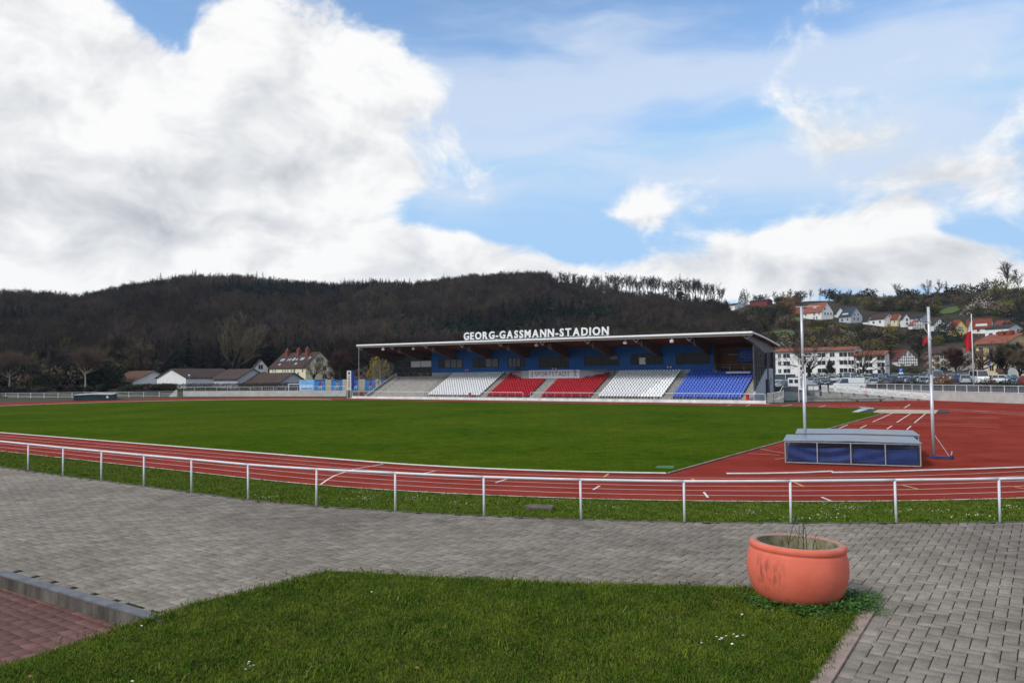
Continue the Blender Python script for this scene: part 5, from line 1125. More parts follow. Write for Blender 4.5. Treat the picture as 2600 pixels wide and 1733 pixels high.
# ================================================================== pole vault landing mats, uprights
bL,bR=G(1993,1176.5),G(2340,1187.5); bd=(bR-bL); ang=math.atan2(bd.y,bd.x); bw=bd.length
WIRE=mat('dull_wire',(0.10,0.105,0.11),.6,.1,3); LID=mat('zinc_lid',(0.24,0.28,0.32),.35,.15,1.2,metal=.5); MAT_B=mat('blue_mat',(0.008,0.032,0.17),.6,.25,1.5,bump=1,bscale=3)
def mat_box(name,label,off,w,d,h,open_front):
    t=thing(name,label,'mat cover',bL+Matrix.Rotation(ang,3,'Z')@Vector(off),ang)
    fr=MB(); b=.05
    for x in(b/2,w-b/2):
        for y in(b/2,d-b/2): fr.span((x-b/2,y-b/2,.06),(x+b/2,y+b/2,h))
    fr.build('corner_posts',GALV,t)
    for y in(b/2,d-b/2):
        for z in(.08,h-.03): m=MB(); m.span((b,y-b/2,z-b/2),(w-b,y+b/2,z+b/2)); m.build('frame_rail',GALV,t)
    for x in(b/2,w-b/2):
        for z in(.08,h-.03): m=MB(); m.span((x-b/2,b,z-b/2),(x+b/2,d-b,z+b/2)); m.build('frame_rail',GALV,t)
    for k in range(1,4): m=MB(); m.span((w*k/4-b/2,0,.106),(w*k/4+b/2,b,h-.056)); m.build('frame_upright',GALV,t)
    # wire mesh panels
    for k in range(4):
        m=MB(); x0,x1=w*k/4+b/2,w*(k+1)/4-b/2
        for x in np.arange(x0+.05,x1,.075): m.span((x-.0025,.02,.1),(x+.0025,.025,h-.05))
        for z in np.arange(.16,h-.06,.075): m.span((x0,.019,z-.0025),(x1,.026,z+.0025))
        m.build('mesh_panel',WIRE,t)
    m=MB()
    for x in(w-.02,.02):
        for y in np.arange(.1,d-.05,.09): m.span((x-.004,y-.004,.1),(x+.004,y+.004,h-.05))
        for z in np.arange(.16,h-.06,.09): m.span((x-.004,.05,z-.004),(x+.004,d-.05,z+.004))
    m.build('side_mesh',WIRE,t)
    # blue foam block with sagging cover
    m=MB(); nx,nz=40,10; b0=len(m.v)
    for j in range(nz+1):
        for i in range(nx+1):
            u,v=i/nx,j/nz; sag=.05*math.sin(8*v+5*math.sin(u*5))*(1 if u<.55 else .35); m.v.append((.14+(w-.28)*u,.14+sag,.14+(h-.42)*v-.08*math.sin(u*math.pi*2)**2*v))
    for j in range(nz):
        for i in range(nx): a=b0+j*(nx+1)+i; m.f.append((a,a+1,a+nx+2,a+nx+1)); m.m.append(0)
    m.span((.15,.30,.12),(w-.15,d-.15,h-.34)); m.build('blue_mat',MAT_B,t,smooth=True)
    # sheet-metal lid in two leaves
    for s,(x0,x1) in enumerate(((-.06,w*.5),(w*.5+.004,w+.06))):
        m=MB(); zr_=lambda x:h+.004+.045*(1-abs(x-w*.5)/(w*.5))
        m.prism([(x0,zr_(max(0,x0))),(x1,zr_(min(w,x1))),(x1,zr_(min(w,x1))+.022),(x0,zr_(max(0,x0))+.022)],'y',-.04,d+.03); m.build('lid',LID,t)
    m=MB()
    for x in(.4,w-.4):
        for y in(.3,d-.3): m.tube([(x-.04,y,.06),(x+.04,y,.06)],.06,10)
    m.build('castors',BLACK,t)
    return t
mat_box('mat_cover','front galvanised wheeled cover with wire mesh over blue pole-vault mats',(0,0,0),bw,3.9,1.14,True)
mat_box('mat_cover','rear galvanised wheeled cover behind the blue pole-vault mats',(.45,4.15,0),bw-.1,3.6,1.20,True)
ALU=mat('aluminium_post',(0.55,0.57,0.60),.4,.05,3,metal=.35); BLUEB=flat('blue_base',(0.02,0.035,0.16),.5)
def upright(label,base,H,side,arm_z,arm_l):
    t=thing('pole_vault_upright',label,'upright',base,ang)
    m=MB(); m.tube([(0,0,.1),(0,0,H*.55)],.080,12); m.build('lower_tube',ALU,t,smooth=True); m=MB(); m.tube([(-.02,0,H*.5),(-.02,0,H)],.068,12); m.build('upper_tube',ALU,t,smooth=True)
    m=MB(); m.bar((0,0,arm_z),(side*arm_l,-.1,arm_z+.02),.04); m.bar((0,0,arm_z-.65),(side*arm_l*.55,-.08,arm_z),.035); m.build('bar_carrier',ALU,t)
    for z in(arm_z+.05,arm_z-.8): m=MB(); m.tube([(0,0,z-.05),(0,0,z+.05)],.095,12); m.build('clamp',ALU,t)
    m=MB(); m.span((-.2,-.09,.05),(.85 if side<0 else .35,.09,.15)); m.build('base_beam',BLUEB,t)
    if side<0:
        m=MB(); m.tube([(.06,0,1.25),(.72,0,.14)],.018,6); m.build('strut',ALU,t); m=MB(); m.tube([(.82,-.06,.1),(.82,.06,.1)],.10,12); m.build('wheel',BLACK,t); m=MB(); m.tube([(.80,0,.1),(.84,0,.42)],.03,6); m.build('lever',ALU,t)
    return t
ub=G(2371,1164); upright('tall white pole-vault upright with strut right of the mat covers',ub,atY(2364,779,ub.y).z,-1,atY(2366,820,ub.y).z,.75)
uy=bL.y+3.6; ua=atY(2044,1100,uy); ua.z=0; m_=upright('tall white pole-vault upright at the left end of the mat covers',ua,atY(2037,779,uy).z,1,atY(2040,903,uy).z,.85)
t=m_; m=MB(); H=atY(2037,779,uy).z; m.span((-.30,-.06,H),(.95,.06,H+.03)); m.build('top_plate',ALU,t)
# ================================================================== right-hand edge: wall, railing, ramp, barriers
rw=[G(2364,1016.0),G(2430,1018),G(2500,1020.8),G(2600,1024.3),G(2760,1031.5)]
wall_run('retaining_wall','long pale concrete retaining wall behind the right end of the track',rw,1.32,.3,CONC_L)
rail_run('wall_railing','white barred railing on the right-hand retaining wall in front of the car park',[p+Vector((.1,.15,0)) for p in rw],1.0,12,1.32,bars=(1,.08),infill=.22,pr=.04)
rb=[atY(x,1000,D) for x,D in ((2120,131),(2240,128),(2364,rw[0].y+.3))]
rb=[Vector((p.x,p.y,0)) for p in rb]
wall_run('ramp_back_wall','concrete wall behind the white barrier panels',rb,1.32,.3,CONC_L)
rail_run('ramp_railing','white railing above the ramp behind the barrier panels',[p+Vector((0,.15,0)) for p in rb],1.0,9,1.32,bars=(1,.08),infill=.22,pr=.04)
# ramp falling to the right
RY_=rw[0].y+1.0
ra=atY(2104,996,119.5); rbp=atY(2364,1014,rw[0].y-1.0); ra.z=1.32; rbp.z=0.03
t=thing('ramp','concrete ramp running down from the car park to the track','ramp',(ra.x,ra.y,0),math.atan2(rbp.y-ra.y,rbp.x-ra.x)); Lr=(Vector((rbp.x,rbp.y,0))-Vector((ra.x,ra.y,0))).length
m=MB(); m.prism([(-2,-.05),(Lr,-.05),(Lr,.03),(0,1.32),(-2,1.32)],'y',0,2.6); m.build('ramp_body',CONC,t)
PLW=mat('white_plastic',(0.70,0.70,0.68),.5,.06,1.5)
def barrier_data():
    m=MB(); w=1.96
    m.span((0,-.02,.12),(w,.02,.20)); m.span((0,-.02,.62),(w,.02,.98))
    for k in range(17): x=.03+k*(w-.06)/16; m.span((x-.028,-.018,.2),(x+.028,.018,.62))
    for k in range(10): x=.1+k*(w-.2)/9; m.prism([(x-.09,.98),(x+.09,.98),(x+.05,1.06),(x-.05,1.06)],'y',-.018,.018)
    m.span((w*.4,-.03,.30),(w*.6,.03,.62)); return m
bm_=barrier_data().build('panel',PLW); bdat=bm_.data; bpy.data.objects.remove(bm_)
fm=MB(); fm.span((-.1,-.3,0),(.12,.3,.11)); fo=fm.build('foot',flat('recycled_foot',(.10,.10,.10),.9)); fdat=fo.data; bpy.data.objects.remove(fo); hm=MB(); hm.span((.86,-.035,.75),(1.1,-.021,.80)); ho=hm.build('handle_slot',BLACK); hdat=ho.data; bpy.data.objects.remove(ho)
nb=8; ords=['first','second','third','fourth','fifth','sixth','seventh','eighth','ninth']
for k in range(nb):
    f=k/nb; p=Vector((ra.x,ra.y,0)).lerp(Vector((rbp.x,rbp.y,0)),f); a_=math.atan2(rbp.y-ra.y,rbp.x-ra.x); z=1.32*(1-f)+.03; pit_=math.atan2(1.32/nb,Lr/nb)
    t=thing('barrier_panel','white plastic barrier panel on the ramp, %s from the left'%ords[k],'barrier',(p.x,p.y-.05,z),0,'white barrier panels down the ramp'); t.rotation_euler=(0,pit_,a_); t.scale=((Lr/nb)/1.98,1,1)
    for nm,dd in(('panel',bdat),('foot',fdat),('handle_slot',hdat)): link(bpy.data.objects.new(nm,dd),t)
co=atY(2195,994,119); t=thing('traffic_cone','red covered post leaning among the white barrier panels','cone',(co.x,co.y-.4,.95)); m=MB(); m.lathe([(.28,0),(.26,.25),(.16,.8),(.08,1.15),(0,1.2)],12); m.build('body',REDP,t); m=MB(); m.span((-.3,-.3,-.06),(.3,.3,0)); m.build('foot',BLACK,t)
# concrete steps / benches in front, garage, stair railing
def seg(name,label,cat,px0,px1,yb,yt,D,dep,m,z0=None):
    p0=atY(px0,yb,D); p1=atY(px1,yb,D); t=thing(name,label,cat,(p0.x,p0.y,p0.z if z0 is None else z0)); h=atY(px0,yt,D).z-(p0.z if z0 is None else z0); return t,(p1-p0).length,h
t,w,h=seg('concrete_bench','long stepped concrete bench in front of the ramp','bench',2046,2168,1017.5,1003.5,116,1.2,CONC,0.0)
for k,(y,zz) in enumerate(((0,.38),(.5,.74))): m=MB(); m.span((0,y,0 if k==0 else .0),(w-.3*k,y+.48,zz)); m.build('step',CONC,t)
m=MB(); m.span((0,-.06,.385),(w,.46,.46)); m.build('seat_plank',mat('weathered_plank',(.22,.19,.16),.9,.2,2),t); m=MB(); m.span((0,.48,.745),(w-.3,.98,.82)); m.build('seat_plank',mat('pale_plank',(.34,.33,.31),.9,.2,2),t)
t,w,h=seg('garage','grey concrete garage block with pale roller door beside the grandstand','garage',1990,2046,1020,982,120,5,CONC,0.0); GRC=mat('dark_grey_concrete',(.13,.135,.14),.9,.15,1)
m=MB(); m.span((0,.05,0),(w,5,1.45)); m.build('lower_wall',CONC,t); m=MB(); m.span((-.1,-.05,1.452),(w+.1,5,h)); m.build('upper_wall',GRC,t)
m=MB()
for k in range(8): m.span((.25,-.02,.02+k*.17),(1.75,.046,.18+k*.17))
m.build('roller_door',mat('pale_green_door',(.30,.36,.36),.6,.05,1),t)
t,w,h=seg('stair_railing','white barred stair railing between grandstand and garage','railing',1950,1992,1018,990,113,1,WHITE,0.0)
m=MB(); m.span((0,.1,0),(.8,.5,1.45)); m.build('stair_pier',CONC,t)
for k in range(9): m=MB(); x=.9+k*.19; zb=.35+.05*k; m.bar((x,.3,zb),(x,.3,zb+1.1),.05); m.build('baluster',WHITE,t)
m=MB(); m.bar((.8,.3,1.45),(1.9,.3,1.62),.06); m.bar((1.9,.3,1.62),(2.4,.3,2.5),.06); m.bar((.8,.3,.4),(1.9,.3,.6),.06); m.build('handrail',WHITE,t)
m=MB(); m.prism([(.8,0),(2.4,0),(2.4,.9),(1.9,.55),(.8,.35)],'y',.32,1.6); m.build('stair_side',CONC,t)
t,w,h=seg('notice_wall','grey enclosure with two white notice boards behind the left upright','enclosure',2047,2086,1004,976,121,1,GREYM,1.0); EN=mat('enclosure_grey',(.17,.175,.18),.85,.1,1); m=MB(); m.span((0,0,-1),(w,.1,h)); m.build('panel',EN,t)
for x in(.35,1.2): m=MB(); m.span((x,-.04,h-.85),(x+.75,-.005,h-.25)); m.build('notice_board',WHITE,t)
m=MB(); m.prism([(-.2,h),(1.9,h),(-.2,h+1.1)],'y',0,.3); m.build('skip_chute',GREYM,t)
t,w,h=seg('sign_board','white lettered board standing behind the concrete bench','sign',2081,2101,994,977,121,.1,WHITE,1.3); m=MB(); m.span((0,0,.0),(w,.06,h)); m.build('panel',mat('board_white',(.6,.6,.58),.7,.12,2),t)
m=MB(); rr=random.Random(8)
for r_ in range(3):
    x=.15
    while x<w-.3: l=rr.uniform(.08,.2); m.span((x,-.012,.3+r_*.2),(x+l,-.004,.36+r_*.2)); x+=l+.06
m.build('print',INK,t)
# low wheeled platform
p0=atY(2167,1016.5,113); t=thing('platform_trolley','low dark platform trolley in front of the white barriers','trolley',(p0.x,p0.y,0)); m=MB(); m.span((0,0,.25),(4.7,1.6,.40)); m.build('deck',mat('trolley_cover',(.10,.10,.10),.7,.3,1.4,bump=.6,bscale=3),t); m=MB(); m.span((0,0,.405),(4.6,1.5,.5)); m.build('top_sheet',mat('grey_sheet',(.28,.29,.28),.7,.2,1.2),t)
for x in(.6,4.0): m=MB(); m.tube([(x,-.03,.13),(x,.1,.13)],.13,10); m.build('wheel',BLACK,t)
# ================================================================== flags
def flag(label,px,yt,yb,D,fl):
    b=atY(px,yb,D); b.z=1.3; top=atY(px-3,yt,D).z; t=thing('flagpole',label,'flagpole',b); m=MB(); m.tube([(0,0,0),(0,0,top-1.3)],[.11,.06],8); m.build('pole',WHITE,t,smooth=True)
    H=top-1.3-.4; cols=[flat('flag_blue',(.03,.06,.2),.8),flat('flag_white',(.6,.6,.62),.8),flat('flag_red',(.42,.01,.02),.8)]
    for q,(z0,z1,c) in enumerate(fl):
        m=MB(); n_=8; r=4; b0=len(m.v)
        for i in range(r+1):
            for j in range(n_+1):
                u,v=j/n_,i/r; zz=H-(z0+(z1-z0)*v); wd=.15+1.25*min(1,(z0+(z1-z0)*v)/3.0)*(1 if (z0+(z1-z0)*v)<4 else .75); m.v.append((-.08-wd*u,.16*math.sin(u*7+zz)*u,zz-.9*u*u))
        for i in range(r):
            for j in range(n_): a=b0+i*(n_+1)+j; m.f.append((a,a+1,a+n_+2,a+n_+1)); m.m.append(0)
        m.build('flag_cloth',cols[c],t,smooth=True)
flag('white flagpole with hanging white and red flag by the car park',2473,796,992,133,[(0,1.0,0),(1.0,2.6,1),(2.6,4.2,2),(4.2,5.6,2)])
flag('flagpole with a drooping red flag behind the right pole-vault upright',2367,800,992,134,[(3.3,4.1,2)])
# ================================================================== person behind the bench
def person(name,label,pos,rz,top,legs,H=1.7):
    t=thing(name,label,'person',pos,rz); s=H/1.75; me=bpy.data.meshes.new('body'); 
    J=dict(pel=(0,0,.95,.15),chest=(0,.02,1.3,.165),neck=(0,.0,1.5,.06),head=(0,-.02,1.64,.105),crown=(0,-.01,1.72,.08),ls=(.19,0,1.42,.065),le=(.26,.0,1.14,.05),lh=(.22,-.16,.93,.04),rs=(-.19,0,1.42,.065),re=(-.27,-.02,1.14,.05),rh=(-.2,-.2,.98,.04),lk=(.1,-.02,.5,.075),la=(.1,.02,.09,.05),lt=(.1,-.12,.04,.045),rk=(-.1,-.03,.5,.075),ra=(-.1,.02,.09,.05),rt=(-.1,-.12,.04,.045))
    K=list(J); E=[('pel','chest'),('chest','neck'),('neck','head'),('head','crown'),('chest','ls'),('ls','le'),('le','lh'),('chest','rs'),('rs','re'),('re','rh'),('pel','lk'),('lk','la'),('la','lt'),('pel','rk'),('rk','ra'),('ra','rt')]
    me.from_pydata([tuple(c*s for c in J[k][:3]) for k in K],[(K.index(a),K.index(b)) for a,b in E],[]); o=bpy.data.objects.new('body',me); link(o,t)
    mo=o.modifiers.new('skin','SKIN'); 
    for i,k in enumerate(K): me.skin_vertices[0].data[i].radius=(J[k][3]*s,)*2
    me.skin_vertices[0].data[0].use_root=True; o.modifiers.new('sub','SUBSURF').levels=1; o.modifiers['sub'].render_levels=2; dg=bpy.context.evaluated_depsgraph_get(); dg.update(); nm=bpy.data.meshes.new_from_object(o.evaluated_get(dg)); o.modifiers.clear(); o.data=nm
    for mm in (top,legs,flat('skin_tone',(.40,.24,.17),.6),flat('dark_hair',(.02,.015,.012),.7)): nm.materials.append(mm)
    for p in nm.polygons:
        z=p.center.z/s; x=abs(p.center.x)/s; p.material_index=3 if z>1.66 or (z>1.57 and p.center.y>0) else 2 if (z>1.48 or (z<1.0 and x>.2)) else 0 if z>.92 else 1
    nm.shade_smooth(); return t
pp=atY(2085,1003,117.6); person('person','person in blue jacket and dark trousers standing behind the concrete bench','' and 0 or (pp.x,pp.y+.2,0.1),R(20),flat('blue_jacket',(.10,.17,.33),.8),flat('dark_jeans',(.02,.025,.05),.8))
# ================================================================== vegetation
class TG:
    def __init__(s,seed): s.g=random.Random(seed); s.v=[[],[]]; s.t=[[],[]]
    def tube(s,k,pts,rad,n):
        V=s.v[k];T=s.t[k];b=len(V)
        for i,p in enumerate(pts):
            d=(pts[min(i+1,len(pts)-1)]-pts[max(i-1,0)]).normalized(); a=Vector((1,0,0)) if abs(d.x)<.7 else Vector((0,1,0)); a=(a-d*a.dot(d)).normalized(); c=d.cross(a)
            for j in range(n): t=6.2832*j/n; V.append(p+(a*math.cos(t)+c*math.sin(t))*rad[i])
        for i in range(len(pts)-1):
            for j in range(n): j2=(j+1)%n; T.append((b+i*n+j,b+i*n+j2,b+(i+1)*n+j2)); T.append((b+i*n+j,b+(i+1)*n+j2,b+(i+1)*n+j))
    def twig(s,p,d,L,w):
        g=s.g; V=s.v[1];T=s.t[1];b=len(V); q=d.cross(Vector((g.uniform(-1,1),g.uniform(-1,1),g.uniform(-1,1)))).normalized()*w/2; V+= [p-q,p+q,p+d*L]; T.append((b,b+1,b+2))
    def leafy(s,p,L):
        g=s.g; V=s.v[1];T=s.t[1];b=len(V); d=Vector((g.gauss(0,1),g.gauss(0,1),g.gauss(0,1))).normalized(); e=d.orthogonal().normalized(); V+=[p,p+d*L+e*L*.4,p+d*L*.6-e*L*.5]; T.append((b,b+1,b+2))
    def rnd(s,k=1.0): g=s.g; return Vector((g.gauss(0,k),g.gauss(0,k),g.gauss(0,k)))
    def branch(s,p,d,L,r,lv,P):
        g=s.g; n=P['seg'][lv]; pts=[p]; rad=[r]; dd=d.normalized()
        for i in range(n):
            dd=(dd+s.rnd(P['wob'][lv])+Vector((0,0,P['up'][lv]))).normalized(); pts.append(pts[-1]+dd*L/n); rad.append(r*(1-(i+1)/n*P['tap'][lv]))
        s.tube(0 if lv<P['woodlv'] else 1,pts,rad,P['sides'][lv])
        if lv<P['lv']:
            for j in range(P['n'][lv]):
                t=P['t0'][lv]+(1-P['t0'][lv])*(j+g.random())/P['n'][lv]; x=t*n; i=min(int(x),n-1); q=pts[i].lerp(pts[i+1],x-i)
                side=s.rnd().normalized(); side=(side-dd*side.dot(dd)).normalized(); a=P['ang'][lv]*g.uniform(.7,1.25); nd=(dd*math.cos(a)+side*math.sin(a))
                s.branch(q,nd,L*P['lr'][lv]*g.uniform(.7,1.2)*(1.15-.45*t),max(rad[i]*P['rr'][lv],.004),lv+1,P)
        if lv>=P['twlv']:
            for j in range(P['tw']):
                t=g.random(); x=t*n; i=min(int(x),n-1); q=pts[i].lerp(pts[i+1],x-i); side=s.rnd().normalized(); s.twig(q,(dd+side*.9+Vector((0,0,P.get('twup',.3)))).normalized(),P['twl']*g.uniform(.5,1.3),P['tww'])
    def parts(s): return [(np.array([tuple(v) for v in s.v[k]]) if s.v[k] else np.zeros((0,3)),np.array(s.t[k],int).reshape(-1,3)) for k in(0,1)]
BARK=mat('dark_bark',(0.030,0.023,0.018),.95,.3,2); BARKL=mat('pale_plane_bark',(0.20,0.18,0.155),.9,.35,1.5,col2=(0.34,0.31,0.27)); TWB=mat('brown_twigs',(0.115,0.080,0.055),.95,.25,.4); TWO=mat('olive_twigs',(0.125,0.098,0.058),.95,.3,.4); TWG=mat('grey_twigs',(0.065,0.055,0.047),.95,.3,.4); TWR=mat('reddish_twigs',(0.070,0.034,0.024),.95,.3,.4); TWP=mat('pale_twigs',(0.11,0.095,0.08),.95,.3,.4)
BASE=dict(seg=[5,4,3,2],wob=[.05,.14,.18,.2],up=[.05,.10,.12,.08],tap=[.45,.75,.8,.8],sides=[7,5,3,3],woodlv=2,lv=3,n=[8,6,5,0],t0=[.35,.25,.25,0],ang=[.85,.75,.7,.6],lr=[.62,.55,.5,.4],rr=[.55,.5,.5,.5],twlv=3,tw=9,twl=.9,tww=.035,twup=.3)
def mk(seed,H,**k):
    P=dict(BASE); P.update(k); t=TG(seed); th=P.get('trunk',.45)*H; t.branch(Vector((0,0,-.3)),Vector((0,0,1)),th,P.get('r',H*.022),0,P); return t
def tree(name,label,px,yb,D,H,t,bark,tw,cat='tree',group=None,z=None,sx=1.0):
    p=atY(px,yb,D); zt=float(terrain(p.x,p.y)) if z is None else z; o=thing(name,label,cat,(p.x,p.y,zt),0,group); (V0,T0),(V1,T1)=t.parts(); zm=max(V0[:,2].max(),V1[:,2].max() if len(V1) else 0); k=H/zm
    np_mesh('trunk',V0*[k*sx,k*sx,k],T0,bark,o); np_mesh('crown',V1*[k*sx,k*sx,k],T1,tw,o); return o
FAN=dict(trunk=.30,n=[9,7,5,0],t0=[.55,.2,.2,0],ang=[.95,.6,.6,.5],lr=[2.3,.5,.5,.4],up=[.02,.07,.10,.06],rr=[.50,.5,.5,.5],tap=[.3,.8,.8,.8],seg=[4,6,3,2],r=.42)
WILL=dict(trunk=.16,n=[9,9,6,0],t0=[.5,.22,.2,0],ang=[.42,.45,.5,.5],lr=[4.6,.38,.45,.4],up=[.02,.05,.14,.12],rr=[.62,.45,.5,.5],seg=[3,7,3,2],tap=[.2,.85,.8,.8],tw=16,twl=1.2,tww=.05,r=.6,twup=.7)
POL=dict(trunk=.36,n=[8,7,7,0],t0=[.78,.3,.25,0],ang=[.95,.65,.5,.5],lr=[.95,.75,.9,.4],up=[.0,.08,.32,.2],wob=[.03,.24,.16,.2],rr=[.62,.5,.35,.5],tap=[.3,.5,.8,.8],seg=[5,5,4,2],woodlv=2,tw=22,twl=1.5,tww=.035,r=.17,twup=.9)
OVAL=dict(trunk=.55,n=[18,7,5,0],t0=[.22,.25,.2,0],ang=[.75,.6,.6,.5],lr=[.55,.5,.5,.4],tw=16,twl=.9,tww=.05)
# left: in front of and beside the club houses
tree('plane_tree','pollarded plane tree with pale trunk left of the club houses',216,990,196,14.0,mk(1,13,**POL),BARKL,TWB,z=1.0)
tree('plane_tree','pollarded pale-barked plane tree near the left edge of the picture',22,990,196,13.0,mk(2,13,**POL),BARKL,TWB,z=1.0)
tree('bare_tree','large upright bare tree behind the white club house roofs',582,962,272,26.5,mk(3,26,**WILL),BARK,TWO)
tree('bare_tree','bare olive-brown tree with dense oval crown behind the rust-roofed hut',352,965,262,16.5,mk(4,16,**OVAL),BARK,TWB,sx=1.2)
tree('bare_tree','bare tree with dense brown crown left of the ochre gabled house',392,965,270,15.0,mk(5,16,**OVAL),BARK,TWB,sx=1.1)
tree('bare_tree','tall bare brown tree standing behind the rust-roofed hut',300,968,280,23.0,mk(6,20,**WILL),BARK,TWB,sx=.8)
tree('bare_tree','dark bare tree between the two pale plane trees',142,985,215,13.5,mk(7,14,**OVAL),BARK,TWG,z=1.5)
tree('bare_tree','dark bushy bare tree right of the left-edge plane tree',78,985,222,11.5,mk(8,13,**OVAL),BARK,TWO,z=1.5,sx=1.2)
tree('bare_tree','bare dark tree right of the pollarded plane tree',262,985,225,10.5,mk(9,13,**OVAL),BARK,TWO,z=1.5,sx=1.3)
tree('bare_tree','bare tree standing before the gable of the cream apartment house',797,968,232,11.0,mk(10,11,**FAN),BARK,TWB,sx=.75)
tree('bare_tree','dark bare tree right of the cream apartment house',866,968,226,11.5,mk(11,12,**OVAL),BARK,TWR)
tree('bare_tree','small bare tree in front of the cream apartment house corner',835,968,228,7.5,mk(12,11,**FAN),BARK,TWB,sx=.8)
tree('bare_tree','bare tree with rounded crown right of the white gabled house on the hill foot',1450,950,330,15,mk(13,14,**OVAL),BARK,TWO)
# right: before the apartment blocks
tree('pollarded_tree','wide bare pollarded tree before the long white apartment block',2055,960,216,12.6,mk(21,12,**FAN),BARK,TWB,sx=1.15)
tree('pollarded_tree','bare pollarded tree before the right end of the white apartment block',2192,960,214,11.8,mk(22,12,**FAN),BARK,TWB,sx=1.0)
tree('bare_tree','slender young bare tree between the two pollarded trees',2106,960,205,6.0,mk(23,8,**OVAL),BARK,TWG,sx=.8)
tree('bare_tree','bare tree behind the flagpole before the yellow apartment block',2484,962,188,10.0,mk(24,12,**FAN),BARK,TWB)
tree('bare_tree','reddish bare tree before the beige apartment block',2432,962,196,8.5,mk(25,10,**OVAL),BARK,TWR,sx=1.2)
tree('bare_tree','cone-shaped bare tree before the yellow apartment block near the right edge',2556,970,172,9.0,mk(26,10,**OVAL),BARK,TWG,sx=1.2)
tree('bare_tree','bare tree before the white flat-roofed house',2336,950,290,13.0,mk(27,12,**OVAL),BARK,TWG)
tree('bare_tree','dark bushy bare tree at the right edge of the picture',2590,968,168,7.5,mk(28,10,**OVAL),BARK,TWO,sx=1.3)
# ---------------------------------------------------------------- leafy bushes
def bush_mesh(seed,w,d,h,n,L):
    g=random.Random(seed); t=TG(seed)
    for i in range(n):
        r=g.random()**.45; a=g.uniform(0,6.283); e=g.uniform(0,1.0); x=math.cos(a)*r*w/2*math.sqrt(1-e*e*.8)*(1+.25*math.sin(a*3+seed)); y=math.sin(a)*r*d/2*math.sqrt(1-e*e*.8); t.leafy(Vector((x,y,h*e*(1-.3*r*r)*(.85+.2*math.sin(a*4+seed)))),L*g.uniform(.6,1.4))
    for i in range(7): a=g.uniform(0,6.28); t.tube(0,[Vector((0,0,-.1)),Vector((math.cos(a)*w*.2,math.sin(a)*d*.2,h*.6))],[.04,.015],4)
    return t
LG={k:mat('leaf_'+k,c,.8,.35,1.2,spec=.15) for k,c in dict(darkgreen=(0.012,0.022,0.010),olive=(0.055,0.055,0.014),yellow=(0.22,0.15,0.008),rust=(0.16,0.075,0.02),blossom=(0.34,0.29,0.25),brown=(0.045,0.030,0.018),conifer=(0.008,0.018,0.011),hedge=(0.040,0.034,0.020),lime=(0.12,0.11,0.02),pink=(0.13,0.07,0.09)).items()}
def bush(label,px,yb,D,w,d,h,mt,seed,n=500,L=.35,z=None,name='bush',hill=False):
    p=on_hill(px,yb) if hill else atY(px,yb,D); zt=float(terrain(p.x,p.y)) if z is None else z; o=thing(name,label,'bush' if name=='bush' else 'hedge' if 'hedge' in name else 'tree',(p.x,p.y,zt)); (V0,T0),(V1,T1)=bush_mesh(seed,w,d,h,n,L).parts(); np_mesh('stems',V0,T0,BARK,o); np_mesh('foliage',V1,T1,LG[mt],o); return o
bush('yellow flowering bush behind the left end of the grandstand',958,966,205,7,5,9.5,'yellow',1,1100,.5)
bush('pink flowering bush left of the yellow bush beyond the murals',925,966,215,8,5,4.5,'pink',2,500,.4)
bush('yellow forsythia bush below the pale blue hillside gable',2258,842,0,9,5,4.5,'yellow',3,500,.5,hill=True)
bush('rust-brown grass-like bush behind the railing right of the right upright',2392,990,140,5.0,2.5,2.3,'rust',4,700,.3)
bush('dark evergreen bush behind the railing left of the right upright',2330,990,141,6,2.5,1.6,'darkgreen',5,600,.25)
bush('low dark bush behind the railing above the barrier panels',2250,990,143,7,2.5,1.4,'brown',6,600,.25)
bush('dark red-brown bush behind the railing right of the flagpole',2510,996,128,5,2.5,1.7,'brown',7,600,.25)
bush('dark leafy bush behind the railing near the right edge',2560,998,126,5,2.5,1.6,'darkgreen',8,600,.25)
bush('dark conical evergreen before the beige apartment block',2398,965,230,3.2,3.2,5.0,'conifer',9,500,.35)
bush('clipped dark hedge below the long white apartment block',2095,962,230,14,3,1.7,'darkgreen',10,800,.3,name='hedge')
bush('dark hedge below the right end of the white apartment block',2160,962,228,10,3,2.0,'darkgreen',11,700,.3,name='hedge')
bush('dark garden hedge in front of the half-timbered house',2285,958,250,22,4,2.6,'darkgreen',12,1200,.4,name='hedge')
bush('tall dark evergreens on the slope above the beige apartment block',2405,868,0,16,10,11,'conifer',13,1800,.7,hill=True,name='evergreen_tree')
bush('round orange-brown tree below the hilltop',2003,806,0,20,14,15,'rust',14,1500,.7,hill=True,name='round_tree')
bush('dark pine standing on the hilltop left of the red flat house',1889,776,0,11,9,15,'conifer',15,1300,.7,hill=True,name='pine_tree')
bush('large yellow-green tree high on the slope near the right edge',2545,766,0,26,18,18,'lime',16,2200,.8,hill=True,name='budding_tree')
bush('pale blossoming tree on the slope above the flag',2492,800,0,20,14,12,'blossom',17,1000,.6,hill=True,name='blossom_tree')
bush('white blossoming bush on the wooded slope right of the grandstand sign',1830,850,0,13,8,11,'blossom',18,380,.6,hill=True,name='blossom_tree')
bush('green conifer on the slope right of the red-roofed houses',2590,836,0,14,10,14,'conifer',19,1200,.7,hill=True,name='evergreen_tree')
